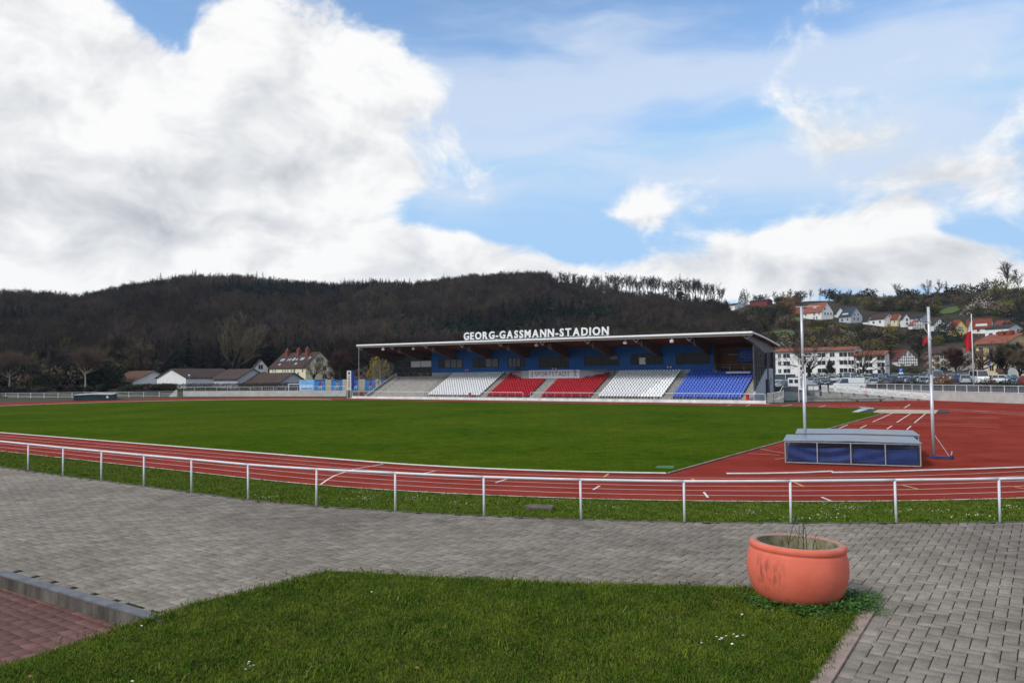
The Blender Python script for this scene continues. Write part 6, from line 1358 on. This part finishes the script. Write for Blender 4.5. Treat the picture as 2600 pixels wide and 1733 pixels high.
# brown beech hedge behind the left retaining wall
hp0,hp1=atY(333,990,199),atY(762,990,188)
hd=thing('beech_hedge','thin brown leafless hedge in front of the club houses','hedge',(hp0.x,hp0.y,1.25),math.atan2(hp1.y-hp0.y,hp1.x-hp0.x)); t=TG(77); Lh=(hp1-hp0).length; g_=t.g
for i in range(150): x=Lh*i/150; t.tube(0,[Vector((x,g_.uniform(-.3,.3),0)),Vector((x+g_.uniform(-.2,.2),g_.uniform(-.3,.3),1.5))],[.03,.012],3)
for i in range(9000): p=Vector((g_.uniform(0,Lh),g_.gauss(0,.3),g_.random()**.8*1.75)); t.twig(p,(t.rnd()+Vector((0,0,.7))).normalized(),g_.uniform(.2,.6),.09)
(V0,T0),(V1,T1)=t.parts(); np_mesh('stems',V0,T0,BARK,hd); np_mesh('twigs',V1,T1,LG['hedge'],hd)
# ---------------------------------------------------------------- woods on the hills
def proto(t,mt,name): 
    (V0,T0),(V1,T1)=t.parts(); k=1.0/max(V0[:,2].max() if len(V0) else 0,V1[:,2].max()); V=np.concatenate([V0,V1])*k; T=np.concatenate([T0,T1+len(V0)]); return np_mesh(name,V,T,mt,'none',[0]*len(T0)+[1]*len(T1))
FB=dict(lv=2,woodlv=2,seg=[4,3,2,1],n=[11,6,0,0],t0=[.38,.25,0,0],ang=[.6,.65,.5,.5],lr=[.52,.5,.4,.4],up=[.02,.12,.12,.1],sides=[4,3,3,3],twlv=1,tw=14,twl=1.7,tww=.11,trunk=.72,r=.30,twup=.7)
fbare=lambda s,**k: mk(s,18,**{**FB,**k})
def rmat(n,c,v=.35): return mat(n,c,.95,.5,.018,rnd=v,spec=.05)
WB1,WB2,WB3=rmat('wood_brown',(0.056,0.040,0.032)),rmat('wood_grey',(0.048,0.041,0.040)),rmat('wood_olive',(0.056,0.048,0.026)); WC=rmat('wood_conifer',(0.010,0.019,0.013)); WBK=rmat('wood_bark',(0.026,0.020,0.017))
def conifer(seed):
    t=TG(seed); g=t.g; t.tube(0,[Vector((0,0,0)),Vector((0,0,18))],[.25,.03],4)
    for i in range(22):
        z=3+15.2*i/22; R_=(18.6-z)*.29+.2
        for j in range(8): a=g.uniform(0,6.283); d=Vector((math.cos(a),math.sin(a),-.25)); b=len(t.v[1]); q=Vector((-math.sin(a),math.cos(a),0))*R_*.32; p=Vector((0,0,z)); t.v[1]+=[p+Vector((0,0,.3)),p+d*R_*g.uniform(.7,1.15)-q,p+d*R_*g.uniform(.7,1.15)+q]; t.t[1].append((b,b+1,b+2))
    return t
def puff(seed,n=420,L=.10):
    t=TG(seed); g=t.g; t.tube(0,[Vector((0,0,0)),Vector((0,0,.6))],[.03,.01],3)
    for i in range(n):
        d=t.rnd().normalized(); r=g.random()**.4; t.leafy(Vector((d.x*.48*r*(1+.2*math.sin(7*d.z+seed)),d.y*.48*r,.56+d.z*.44*r)),L*g.uniform(.6,1.5))
    return t
HI=dict(t0=[.50,.25,0,0],n=[11,7,0,0],ang=[.62,.65,.5,.5],trunk=.74,lr=[.52,.5,.4,.4],tw=12,twl=1.5,tww=.085)
protos=[proto(fbare(31),[WBK,WB1],'f0'),proto(fbare(32),[WBK,WB2],'f1'),proto(fbare(33,ang=[.75,.7,.5,.5]),[WBK,WB3],'f2'),proto(fbare(34,n=[13,6,0,0]),[WBK,WB1],'f3'),proto(conifer(35),[WBK,WC],'f4'),proto(conifer(36),[WBK,WC],'f5'),
 proto(puff(37),[WBK,rmat('shrub_olive',(0.075,0.070,0.022))],'f6'),proto(puff(38,300),[WBK,rmat('shrub_brown',(0.092,0.066,0.045))],'f7'),proto(puff(39,300),[WBK,rmat('shrub_green',(0.055,0.072,0.018))],'f8'),proto(puff(40,220,.08),[WBK,rmat('shrub_blossom',(0.20,0.165,0.13))],'f9'),proto(puff(41,420),[WBK,rmat('shrub_dark',(0.020,0.025,0.016))],'f10'),proto(fbare(51,**HI),[WBK,WB2],'f11'),proto(fbare(52,**HI),[WBK,WB1],'f12'),proto(fbare(53,**HI),[WBK,WB2],'f13')]
def pxy(x,y,z):
    y_=y*math.cos(PITCH)+(z-HC)*math.sin(PITCH); u=-y*math.sin(PITCH)+(z-HC)*math.cos(PITCH); r=x*math.cos(ROLL)-u*math.sin(ROLL); v=x*math.sin(ROLL)+u*math.cos(ROLL); return 1300+FL*r/y_,866.5-FL*v/y_
g=np.random.default_rng(21)
n=9000; r=np.sqrt(g.uniform(292**2,665**2,n)); azm=g.uniform(-.66,.40,n); x=np.sin(azm)*r; y=np.cos(azm)*r; z=terrain(x,y); px,py=pxy(x,y,z)
ok=(px<1850)&(px>-250); ok&=~((px>1850-60)&(r<360)&(g.random(n)<.4)); x,y,z,px,r=x[ok],y[ok],z[ok],px[ok],r[ok]; k=len(x)
# conifers grow in stands
cn=np.sin(x*.021+1.3)*np.sin(r*.019+.4)+.6*np.sin(x*.047)*np.sin(r*.041+2)+g.normal(0,.22,k); typ=np.where(cn>.62,g.integers(4,6,k),g.integers(0,4,k)); typ=np.where((typ<4)&(r<400)&(g.random(k)<.25),6,typ)
edge=ss(1700,1850,px); hs=np.where(typ==6,g.uniform(6,10,k),g.uniform(13,20,k))*(1-.1*edge); ws=np.where(typ>=4,hs*g.uniform(.8,1.0,k),hs*g.uniform(.85,1.2,k))
keep=~((r>np.interp(px,[1350,1600],[620,540]))&(g.random(k)<np.interp(px,[1350,1560],[0,.97])))&~((r>646)); near_=(px>1400)&(r>470); hs=np.where(near_,hs*.75,hs)
scatter('hill_woods',np.stack([x,y,z-.3],1)[keep],np.stack([np.zeros(k),np.zeros(k),g.uniform(0,6.28,k)],1)[keep],np.stack([ws,ws,hs],1)[keep],typ[keep],protos)
# the trees on the skyline: where their trunks stand apart each is a tree of its own, farther left they join the woods
cr=np.random.default_rng(5); pxs=-40.0; nb_=[0,0]; CV=[];CS=[];CI=[]; singles=[]
while pxs<1842:
    p_=math.atan((pxs-1300)/FL); rr_=RC+cr.uniform(-12,6); X_,Y_=math.sin(p_)*rr_,math.cos(p_)*rr_; con=(cr.random()<(.40 if 395<pxs<520 else .25 if (860<pxs<960 or pxs<110 or 640<pxs<700) else .05))
    hgt=cr.uniform(14.5,20.5) if pxs<1420 else cr.uniform(18,23); hgt*=.9 if pxs>1805 else 1
    ty=int(cr.integers(4,6)) if con else (int(cr.integers(11,14)) if pxs>1400 else int(cr.integers(0,4))); w_=hgt*(cr.uniform(.75,.95) if con else cr.uniform(.8,1.15) if pxs<1400 else cr.uniform(.95,1.3))
    z_=float(terrain(X_,Y_))-.3; hgt*=1.12 if con else 1
    if con or pxs>1400: singles.append((X_,Y_,z_,w_,hgt,ty,con))
    else: CV.append((X_,Y_,z_)); CS.append((w_,w_,hgt)); CI.append(ty)
    pxs+=cr.uniform(6.5,12) if pxs<1400 else cr.uniform(5.5,11)
scatter('crest_woods',CV,np.stack([np.zeros(len(CV)),np.zeros(len(CV)),cr.uniform(0,6.28,len(CV))],1),CS,CI,protos)
def ordinal(n): return '%d%s'%(n,'th' if 10<n%100<14 else {1:'st',2:'nd',3:'rd'}.get(n%10,'th'))
for i,(X_,Y_,z_,w_,h_,ty,con) in enumerate(singles):
    o=bpy.data.objects.new('conifer' if con else 'beech_tree',protos[ty].data); link(o); o.location=(X_,Y_,z_); o.scale=(w_,w_,h_); o.rotation_euler=(0,0,i*1.3); nb_[con]+=1
    tag(o,'dark conifer on the crest of the wooded hill, %s from the left'%ordinal(nb_[1]) if con else 'tall bare beech above the grandstand on the wooded crest, %s from the left'%ordinal(nb_[0]),'tree','conifers on the wooded crest' if con else 'bare beeches along the wooded crest')
# mixed scrub on the right-hand slope
n=4200; r=np.sqrt(g.uniform(285**2,655**2,n)); azm=g.uniform(.24,.66,n); x=np.sin(azm)*r; y=np.cos(azm)*r; z=terrain(x,y); px,py=pxy(x,y,z); ok=(px>1835)&(px<2800)&(r>np.interp(px,[1835,1960,2240,2260,2480,2500],[300,335,335,378,378,330]))
for (a,b,c,d) in HOUSE_BOX: ok&=~((px>a-7)&(px<b+7)&(py>c-4)&(py<d+26))
for (cx,cy,w,h) in ((1985,850,62,13),(2024,812,28,8),(2412,788,36,13)): ok&=~((((px-cx)/w)**2+((py-cy-6)/(h+9))**2)<1)
x,y,z,px,py,r=x[ok],y[ok],z[ok],px[ok],py[ok],r[ok]; k=len(x); q=g.random(k); typ=np.select([q<.38,q<.58,q<.68,q<.72,q<.78,q<.90],[np.full(k,7),np.full(k,6),np.full(k,8),np.full(k,9),np.full(k,10),np.full(k,2)],g.integers(0,2,k))
hs=np.where(typ<4,g.uniform(8,13,k),g.uniform(3.5,8.5,k)); hs=np.where((py<800)&(typ<4),hs*.9,hs); low=(r>560); hs=np.where(low,hs*.75,hs); near=(r<345); hs=np.where(near,hs*1.15,hs)
ws=hs*g.uniform(.9,1.35,k)
top=py-hs*FL/y; ok=np.ones(k,bool)
for (a,b,c,d) in HOUSE_BOX: ok&=~((px>a-9)&(px<b+9)&(py>d-3)&(top<d-5))
x,y,z,hs,ws,typ=x[ok],y[ok],z[ok],hs[ok],ws[ok],typ[ok]; k=len(x)
scatter('hillside_scrub',np.stack([x,y,z-.2],1),np.stack([np.zeros(k),np.zeros(k),g.uniform(0,6.28,k)],1),np.stack([ws,ws,hs],1),typ,protos)
# skyline trees on the right-hand hill
sk=[(1915,9,1),(1932,8,10),(1950,9,2),(1968,11,1),(1990,10,2),(2012,12,0),(2036,9,6),(2060,10,1),(2085,11,2),(2110,10,10),(2135,9,3),(2160,10,1),(2187,9,0),(2210,11,10),(2247,8,0),(2285,15,3),(2300,10,10),(2324,9,10),(2364,16,2),(2388,16,1),(2408,14,5),(2425,9,10),(2446,11,6),(2470,12,1),(2492,10,10),(2512,15,2),(2530,13,10),(2560,26,3),(2592,20,2),(2615,16,1)]
cnt={}
nm={0:'bare_tree',1:'bare_tree',2:'bare_tree',3:'bare_tree',5:'conifer',6:'bushy_tree',10:'bushy_tree'}
for i,(px_,h_,ty) in enumerate(sk):
    p_=math.atan((px_-1300)/FL); X_,Y_=math.sin(p_)*RC,math.cos(p_)*RC; o=bpy.data.objects.new(nm[ty],protos[ty].data); link(o); o.location=(X_,Y_,float(terrain(X_,Y_))-.2); o.scale=(h_*(1.25 if ty>5 else 1.0),)*2+(h_,); o.rotation_euler=(0,0,i*1.7)
    cnt[nm[ty]]=cnt.get(nm[ty],0)+1; tag(o,{'bare_tree':'bare tree on the right-hand hill\'s skyline, %s from the left','conifer':'pointed dark conifer on the right-hand skyline, %s from the left','bushy_tree':'dark rounded tree on the right-hand hill\'s skyline, %s from the left'}[nm[ty]]%ordinal(cnt[nm[ty]]),'tree','trees on the right-hand skyline: '+nm[ty].replace('_',' '))
# dark thicket on the bank at the far left, behind the clubs and behind the stand
n=700; px=np.concatenate([g.uniform(-60,290,380),g.uniform(290,1000,170),g.uniform(1000,1850,150)]); D=np.concatenate([g.uniform(203,250,380),g.uniform(275,300,170),g.uniform(200,290,150)]); a_=np.arctan((px-1300)/FL); x=np.tan(a_)*D; y=D; z=terrain(x,y)
typ=np.where(g.random(n)<.3,7,np.where(g.random(n)<.6,10,g.integers(0,2,n))); hs=g.uniform(3,7,n); hs[:380]=g.uniform(3,8,380); ws=hs*g.uniform(.9,1.3,n)
scatter('thicket',np.stack([x,y,z-.2],1),np.stack([np.zeros(n),np.zeros(n),g.uniform(0,6.28,n)],1),np.stack([ws,ws,hs],1),typ,protos)

n=420; px=g.uniform(-60,440,n); r=np.interp(px,[-60,90,440],[229,225,214])+g.uniform(0,14,n); a_=np.arctan((px-1300)/FL); x=np.sin(a_)*r; y=np.cos(a_)*r; z=terrain(x,y); hs=g.uniform(.8,2.2,n); ws=hs*g.uniform(1.2,2,n)
scatter('bank_scrub',np.stack([x,y,z-.2],1),np.stack([np.zeros(n),np.zeros(n),g.uniform(0,6.28,n)],1),np.stack([ws,ws,hs],1),np.where(g.random(n)<.6,10,7),protos)
# ================================================================== car park
ASPH=mat('asphalt',(0.05,0.05,0.052),.95,.2,.6,spec=.1)
def paint(n,c): return mat('car_'+n,c,.28,.04,1,spec=.6)
CP={k:paint(k,c) for k,c in dict(silver=(.40,.42,.44),white=(.72,.73,.74),black=(.012,.013,.015),grey=(.13,.14,.15),blue=(.025,.06,.17),darkblue=(.012,.022,.06),red=(.26,.015,.015),green=(.03,.08,.06),lightblue=(.22,.33,.45)).items()}
GLC=mat('car_glass',(0.03,0.04,0.05),.06,.2,.5,spec=.8); LAMP=flat('lamp_lens',(.55,.56,.55),.2); TAIL=flat('tail_lens',(.3,.01,.01),.3); PLATE=flat('number_plate',(.65,.65,.62),.5); RIM_=flat('rim_alloy',(.35,.36,.37),.35,metal=.6)
def loft(m,secs,mi=0,close=True):
    k=len(secs[0]); b=len(m.v)
    for s in secs: m.v+= [tuple(p) for p in s]
    for i in range(len(secs)-1):
        for j in range(k): j2=(j+1)%k; m.f.append((b+i*k+j,b+i*k+j2,b+(i+1)*k+j2,b+(i+1)*k+j)); m.m.append(mi)
    m.f.append(tuple(b+j for j in range(k))); m.m.append(mi); m.f.append(tuple(b+(len(secs)-1)*k+j for j in reversed(range(k)))); m.m.append(mi)
def car_parts(kind):
    L,W,H,belt,hood=dict(hatch=(4.0,1.72,1.48,.92,.86),estate=(4.6,1.78,1.47,.92,.84),suv=(4.4,1.82,1.68,1.05,1.02),van=(5.2,1.95,1.98,1.12,1.08),bus=(5.8,2.05,2.55,1.45,1.3))[kind]
    y0,y1=-L/2,L/2   # front of the car at -y
    def sec(y,w,zb,zt,r=.10): return [(-w/2,y,zb),(w/2,y,zb),(w/2,y,zt-r),(w/2-r*1.2,y,zt),(-w/2+r*1.2,y,zt),(-w/2,y,zt-r)]
    m=MB(); nose=.30 if kind in('van','bus') else .9
    loft(m,[sec(y0,W*.78,.32,hood*.72),sec(y0+.12,W*.93,.22,hood*.86),sec(y0+nose,W,.2,hood),sec(y0+nose+.4,W,.2,belt),sec(y1-.35,W,.2,belt),sec(y1-.05,W*.94,.24,belt*.95),sec(y1,W*.86,.34,belt*.85)])
    # greenhouse
    ws0=y0+nose+.25; ws1=ws0+(.55 if kind in('van','bus') else .85); rb1=y1-(.12 if kind!='hatch' else .2); rb0=rb1-(.18 if kind in('van','bus','estate','suv') else .45)
    def gs(y,w,zb,zt): return [(-w/2,y,zb),(w/2,y,zb),(w/2*.86 if zt>zb+.1 else w/2,y,zt),(-w/2*.86 if zt>zb+.1 else -w/2,y,zt)]
    gl=MB(); zr=H-.05; loft(gl,[gs(ws0,W*.94,belt-.02,belt+.02),gs(ws1,W*.95,belt-.02,zr),gs(rb0,W*.95,belt-.02,zr),gs(rb1,W*.93,belt-.02,belt+.02)])
    rf=[(-W*.415,ws1-.03),(W*.415,ws1-.03),(W*.415,rb0+.05),(-W*.415,rb0+.05)]; m.add([(x,y,zr-.01) for x,y in rf]+[(x*.9,y*.97,H) for x,y in rf],[(0,1,5,4),(1,2,6,5),(2,3,7,6),(3,0,4,7),(4,5,6,7),(3,2,1,0)])
    for s in(-1,1):   # pillars
        for ya,yb in((ws0,ws1),(rb1,rb0),(((ws1+rb0)/2),((ws1+rb0)/2))): m.bar((s*W*.475,ya,belt-.02),(s*W*.41,yb,zr),.07,.07)
    if kind in('van',): m.prism([(ws1+1.1,belt+.03),(rb0-.03,belt+.03),(rb0-.03,zr-.02),(ws1+1.1,zr-.02)],'x',-W*.472,W*.472)
    wh=[(sx*(W/2-.09),yy) for sx in(-1,1) for yy in(y0+.82,y1-.78)]
    return m,gl,wh,(y0,y1,W,hood,belt)
_cd={}
def car(kind,col,loc,rz,label,group):
    if kind not in _cd:
        m,gl,wh,dm=car_parts(kind); b=m.build('body',CP['silver']); bd_=b.data; bpy.data.objects.remove(b); q=gl.build('windows',GLC); gd_=q.data; bpy.data.objects.remove(q)
        w=MB(); w.tube([(-.1,0,0),(.1,0,0)],.31,14); o=w.build('wheel',BLACK); wd_=o.data; bpy.data.objects.remove(o); w=MB(); w.tube([(-.107,0,0),(.107,0,0)],.19,10); o=w.build('rim',RIM_); rd_=o.data; bpy.data.objects.remove(o)
        y0,y1,W,hood,belt=dm; hl=MB(); hl.span((-.2,y0-.012,hood*.66),(.2,y0+.14,hood*.82)); o=hl.build('headlight',LAMP); hd_=o.data; bpy.data.objects.remove(o); tl_=MB(); tl_.span((-.1,y1-.1,belt*.62),(.1,y1+.012,belt*.92)); o=tl_.build('tail_light',TAIL); td_=o.data; bpy.data.objects.remove(o); pl=MB(); pl.span((-.26,y0-.02,.42),(.26,y0-.004,.53)); o=pl.build('number_plate',PLATE); pd_=o.data; bpy.data.objects.remove(o)
        _cd[kind]=(bd_,gd_,wd_,rd_,hd_,td_,pd_,wh,W)
    bd_,gd_,wd_,rd_,hd_,td_,pd_,wh,W=_cd[kind]; t=thing('parked_car' if kind not in('van','bus') else 'parked_van',label,'car' if kind not in('van','bus') else 'van',loc,rz,group)
    o=link(bpy.data.objects.new('body',bd_),t); o.material_slots[0].link='OBJECT'; o.material_slots[0].material=CP[col]
    link(bpy.data.objects.new('windows',gd_),t)
    for x,y in wh: o=link(bpy.data.objects.new('wheel',wd_),t); o.location=(x,y,.31); link(bpy.data.objects.new('rim',rd_),o)
    for s in(-1,1):
        o=link(bpy.data.objects.new('headlight',hd_),t); o.location=(s*W*.33,0,0); o=link(bpy.data.objects.new('tail_light',td_),t); o.location=(s*W*.38,0,0)
    link(bpy.data.objects.new('number_plate',pd_),t); return t
def park(px,D,kind,col,rz,label,group='cars in the car park'):
    p=atY(px,960,D); z=float(terrain(p.x,p.y))-.04; return car(kind,col,(p.x,p.y,z),rz,label,group)
# asphalt sheet of the car park
cpx=np.linspace(1960,2760,40); 
V=[];nr_=14
for a in cpx:
    for D in np.linspace(0,1,nr_):
        az_=math.atan((a-1300)/FL); rb_=float(np.interp(a,[1960,2120,2240,2364,2600,2760],[143,144,141,134.5,124.5,121]))+5.5; rr_=rb_+(224-rb_)*D; X_,Y_=math.sin(az_)*rr_,math.cos(az_)*rr_; V.append((X_,Y_,float(terrain(X_,Y_))-.045))
T=[]
for i in range(len(cpx)-1):
    for j in range(nr_-1): a=i*nr_+j; T+=[(a,a+nr_,a+1),(a+1,a+nr_,a+nr_+1)]
tag(np_mesh('car_park',V,T,ASPH),kind='structure')
rows=[(152,2212,2480,33,'front row'),(163,2196,2476,31,'second row'),(176,2180,2470,29,'third row'),(190,2120,2460,27,'fourth row'),(204,2140,2440,26,'back row')]
cr2=random.Random(9); cols=['silver','darkblue','grey','white','silver','black','blue','silver','lightblue','grey','white','darkblue','silver','red','black','grey']; kinds=['hatch','estate','hatch','suv','hatch','estate']; onum=['first','second','third','fourth','fifth','sixth','seventh','eighth','ninth','tenth','eleventh','twelfth','thirteenth','fourteenth','fifteenth']
for D,a,b,st,rn in rows:
    x=a+cr2.uniform(0,10); i=0
    while x<b:
        if cr2.random()<.12: x+=st; continue
        c=cr2.choice(cols); k=cr2.choice(kinds); az_=math.atan((x-1300)/FL); park(x,D,k,c,-.42+cr2.uniform(-.06,.06)+(math.pi if cr2.random()<.4 else 0),'%s parked car, %s from the left in the %s of the car park'%({'darkblue':'dark blue','lightblue':'light blue'}.get(c,c),onum[i],rn)); x+=st*cr2.uniform(.96,1.1); i+=1
park(2156,136,'van','white',R(-90)-.42+.30,'white delivery van parked behind the barrier panels facing left',None)
park(2486,150,'bus','white',-.25,'tall white van parked behind the flagpole',None)
park(2553,146,'suv','white',.45,'white off-road car parked near the right edge',None)
park(2580,139,'hatch','lightblue',R(-75),'light blue car parked in front of the white off-road car',None)
park(2376,158,'bus','lightblue',-.3,'pale blue-grey van parked behind the right pole-vault upright',None)
park(2150,196,'van','white',-.4,'white van parked below the hedge of the white apartment block',None)
park(1984,156,'bus','white',R(-90)+.15,'long white van parked just right of the grandstand',None)
for i,(px,D,k,c) in enumerate([(1978,150,'hatch','silver'),(1992,147,'hatch','grey'),(2062,168,'estate','silver'),(2088,172,'hatch','white'),(2096,160,'estate','darkblue'),(2112,184,'hatch','silver')]): park(px,D,k,c,R(-70)+i*.2,['silver car parked beside the grandstand','grey car parked at the garage roof','silver estate car parked behind the grey enclosure','white car parked left of the delivery van','dark blue car parked behind the sign board','silver car parked beyond the delivery van'][i],None)
# small white truck on the garage roof level
p=atY(2016,980,137); tk=thing('small_truck','small white truck with square cab beside the grandstand','truck',(p.x,p.y,1.35),R(-20)); m=MB(); m.span((-1.0,0,.45),(1.0,1.7,2.05)); m.build('cab',CP['white'],tk)
for x in(-.5,.42): m=MB(); m.span((x-.33,-.02,1.1),(x+.33,-.004,1.75)); m.build('window',GLC,tk)
m=MB(); m.span((-1.0,1.75,.55),(1.0,4.4,.75)); m.build('load_bed',GREYM,tk)
for x in(-.85,.85):
    for y in(.6,3.6): m=MB(); m.tube([(x-.1,y,.35),(x+.1,y,.35)],.35,12); m.build('wheel',BLACK,tk)
for x in(-.75,.75): m=MB(); m.span((x-.14,-.03,.6),(x+.14,-.003,.8)); m.build('headlight',LAMP,tk)
m=MB(); m.span((-1.95,.1,.5),(-1.1,.16,2.0)); 
for x in np.arange(-1.9,-1.1,.14): m.span((x,.085,.55),(x+.02,.099,1.95))
gt=thing('steel_gate','dark barred steel gate left of the small white truck','gate',(p.x,p.y,1.35),R(-20))
for x in np.arange(-2.0,-1.1,.14): m2=MB(); m2.span((x,.085,.05),(x+.03,.11,1.75)); m2.build('bar',DGREY,gt)
for z in(.05,1.7): m2=MB(); m2.span((-2.02,.08,z),(-1.08,.115,z+.06)); m2.build('gate_rail',DGREY,gt)
# signs in the car park
def sign(label,px,D,h,shape,mt):
    p=atY(px,960,D); t=thing('road_sign',label,'sign',(p.x,p.y,float(terrain(p.x,p.y))-.05),-.4); m=MB(); m.tube([(0,0,0),(0,0,h)],.04,6); m.build('post',GALV,t); m=MB()
    if shape=='sq': m.span((-.42,-.05,h-.55),(.42,-.02,h+.3)); o=m.build('plate',mt,t); 
    else:
        m.lathe([(0,0),(.36,0),(.36,.03),(0,.03)],18); o=m.build('plate',mt,t,loc=(0,-.05,h)); o.rotation_euler=(R(90),0,0)
    return t
BLUS=flat('sign_blue',(0.01,0.07,0.36),.5)
t=sign('blue square parking sign above the parked cars',2288,172,2.75,'sq',BLUS); key=('P',1); me=glyph('P',.7,.0,.006); me.materials.append(WHITE); o=bpy.data.objects.new('letter',me); o.location=(-.2,-.06,2.38); o.rotation_euler=(R(90),0,0); link(o,t); m=MB(); m.span((-.42,-.05,1.85),(.42,-.02,2.15)); m.build('lower_plate',WHITE,t)
sign('round dark back of a road sign before the white apartment block',2241,165,3.2,'ro',flat('sign_back',(.03,.032,.036),.6))
sign('round blue road sign left of the yellow apartment block',2511,160,3.6,'ro',BLUS)
# ================================================================== air: thin haze over the whole valley
HZ=bpy.data.materials.new('thin_haze'); HZ.use_nodes=True; t=HZ.node_tree; t.nodes.clear(); pv=t.nodes.new('ShaderNodeVolumePrincipled'); ou=t.nodes.new('ShaderNodeOutputMaterial'); t.links.new(pv.outputs[0],ou.inputs['Volume'])
pv.inputs['Color'].default_value=(0.72,0.82,1.0,1); pv.inputs['Density'].default_value=0.00007; pv.inputs['Anisotropy'].default_value=0.0
m=MB(); m.span((-7200,-7200,-3),(7200,7200,135)); hz=m.build('haze',HZ); tag(hz,kind='stuff')
scene.render.engine='CYCLES'
scene.cycles.max_bounces=5; scene.cycles.diffuse_bounces=2; scene.cycles.glossy_bounces=2; scene.cycles.transmission_bounces=3; scene.cycles.transparent_max_bounces=8
scene.cycles.caustics_reflective=False; scene.cycles.caustics_refractive=False
scene.cycles.volume_bounces=0; scene.cycles.volume_step_rate=4; scene.cycles.volume_max_steps=64
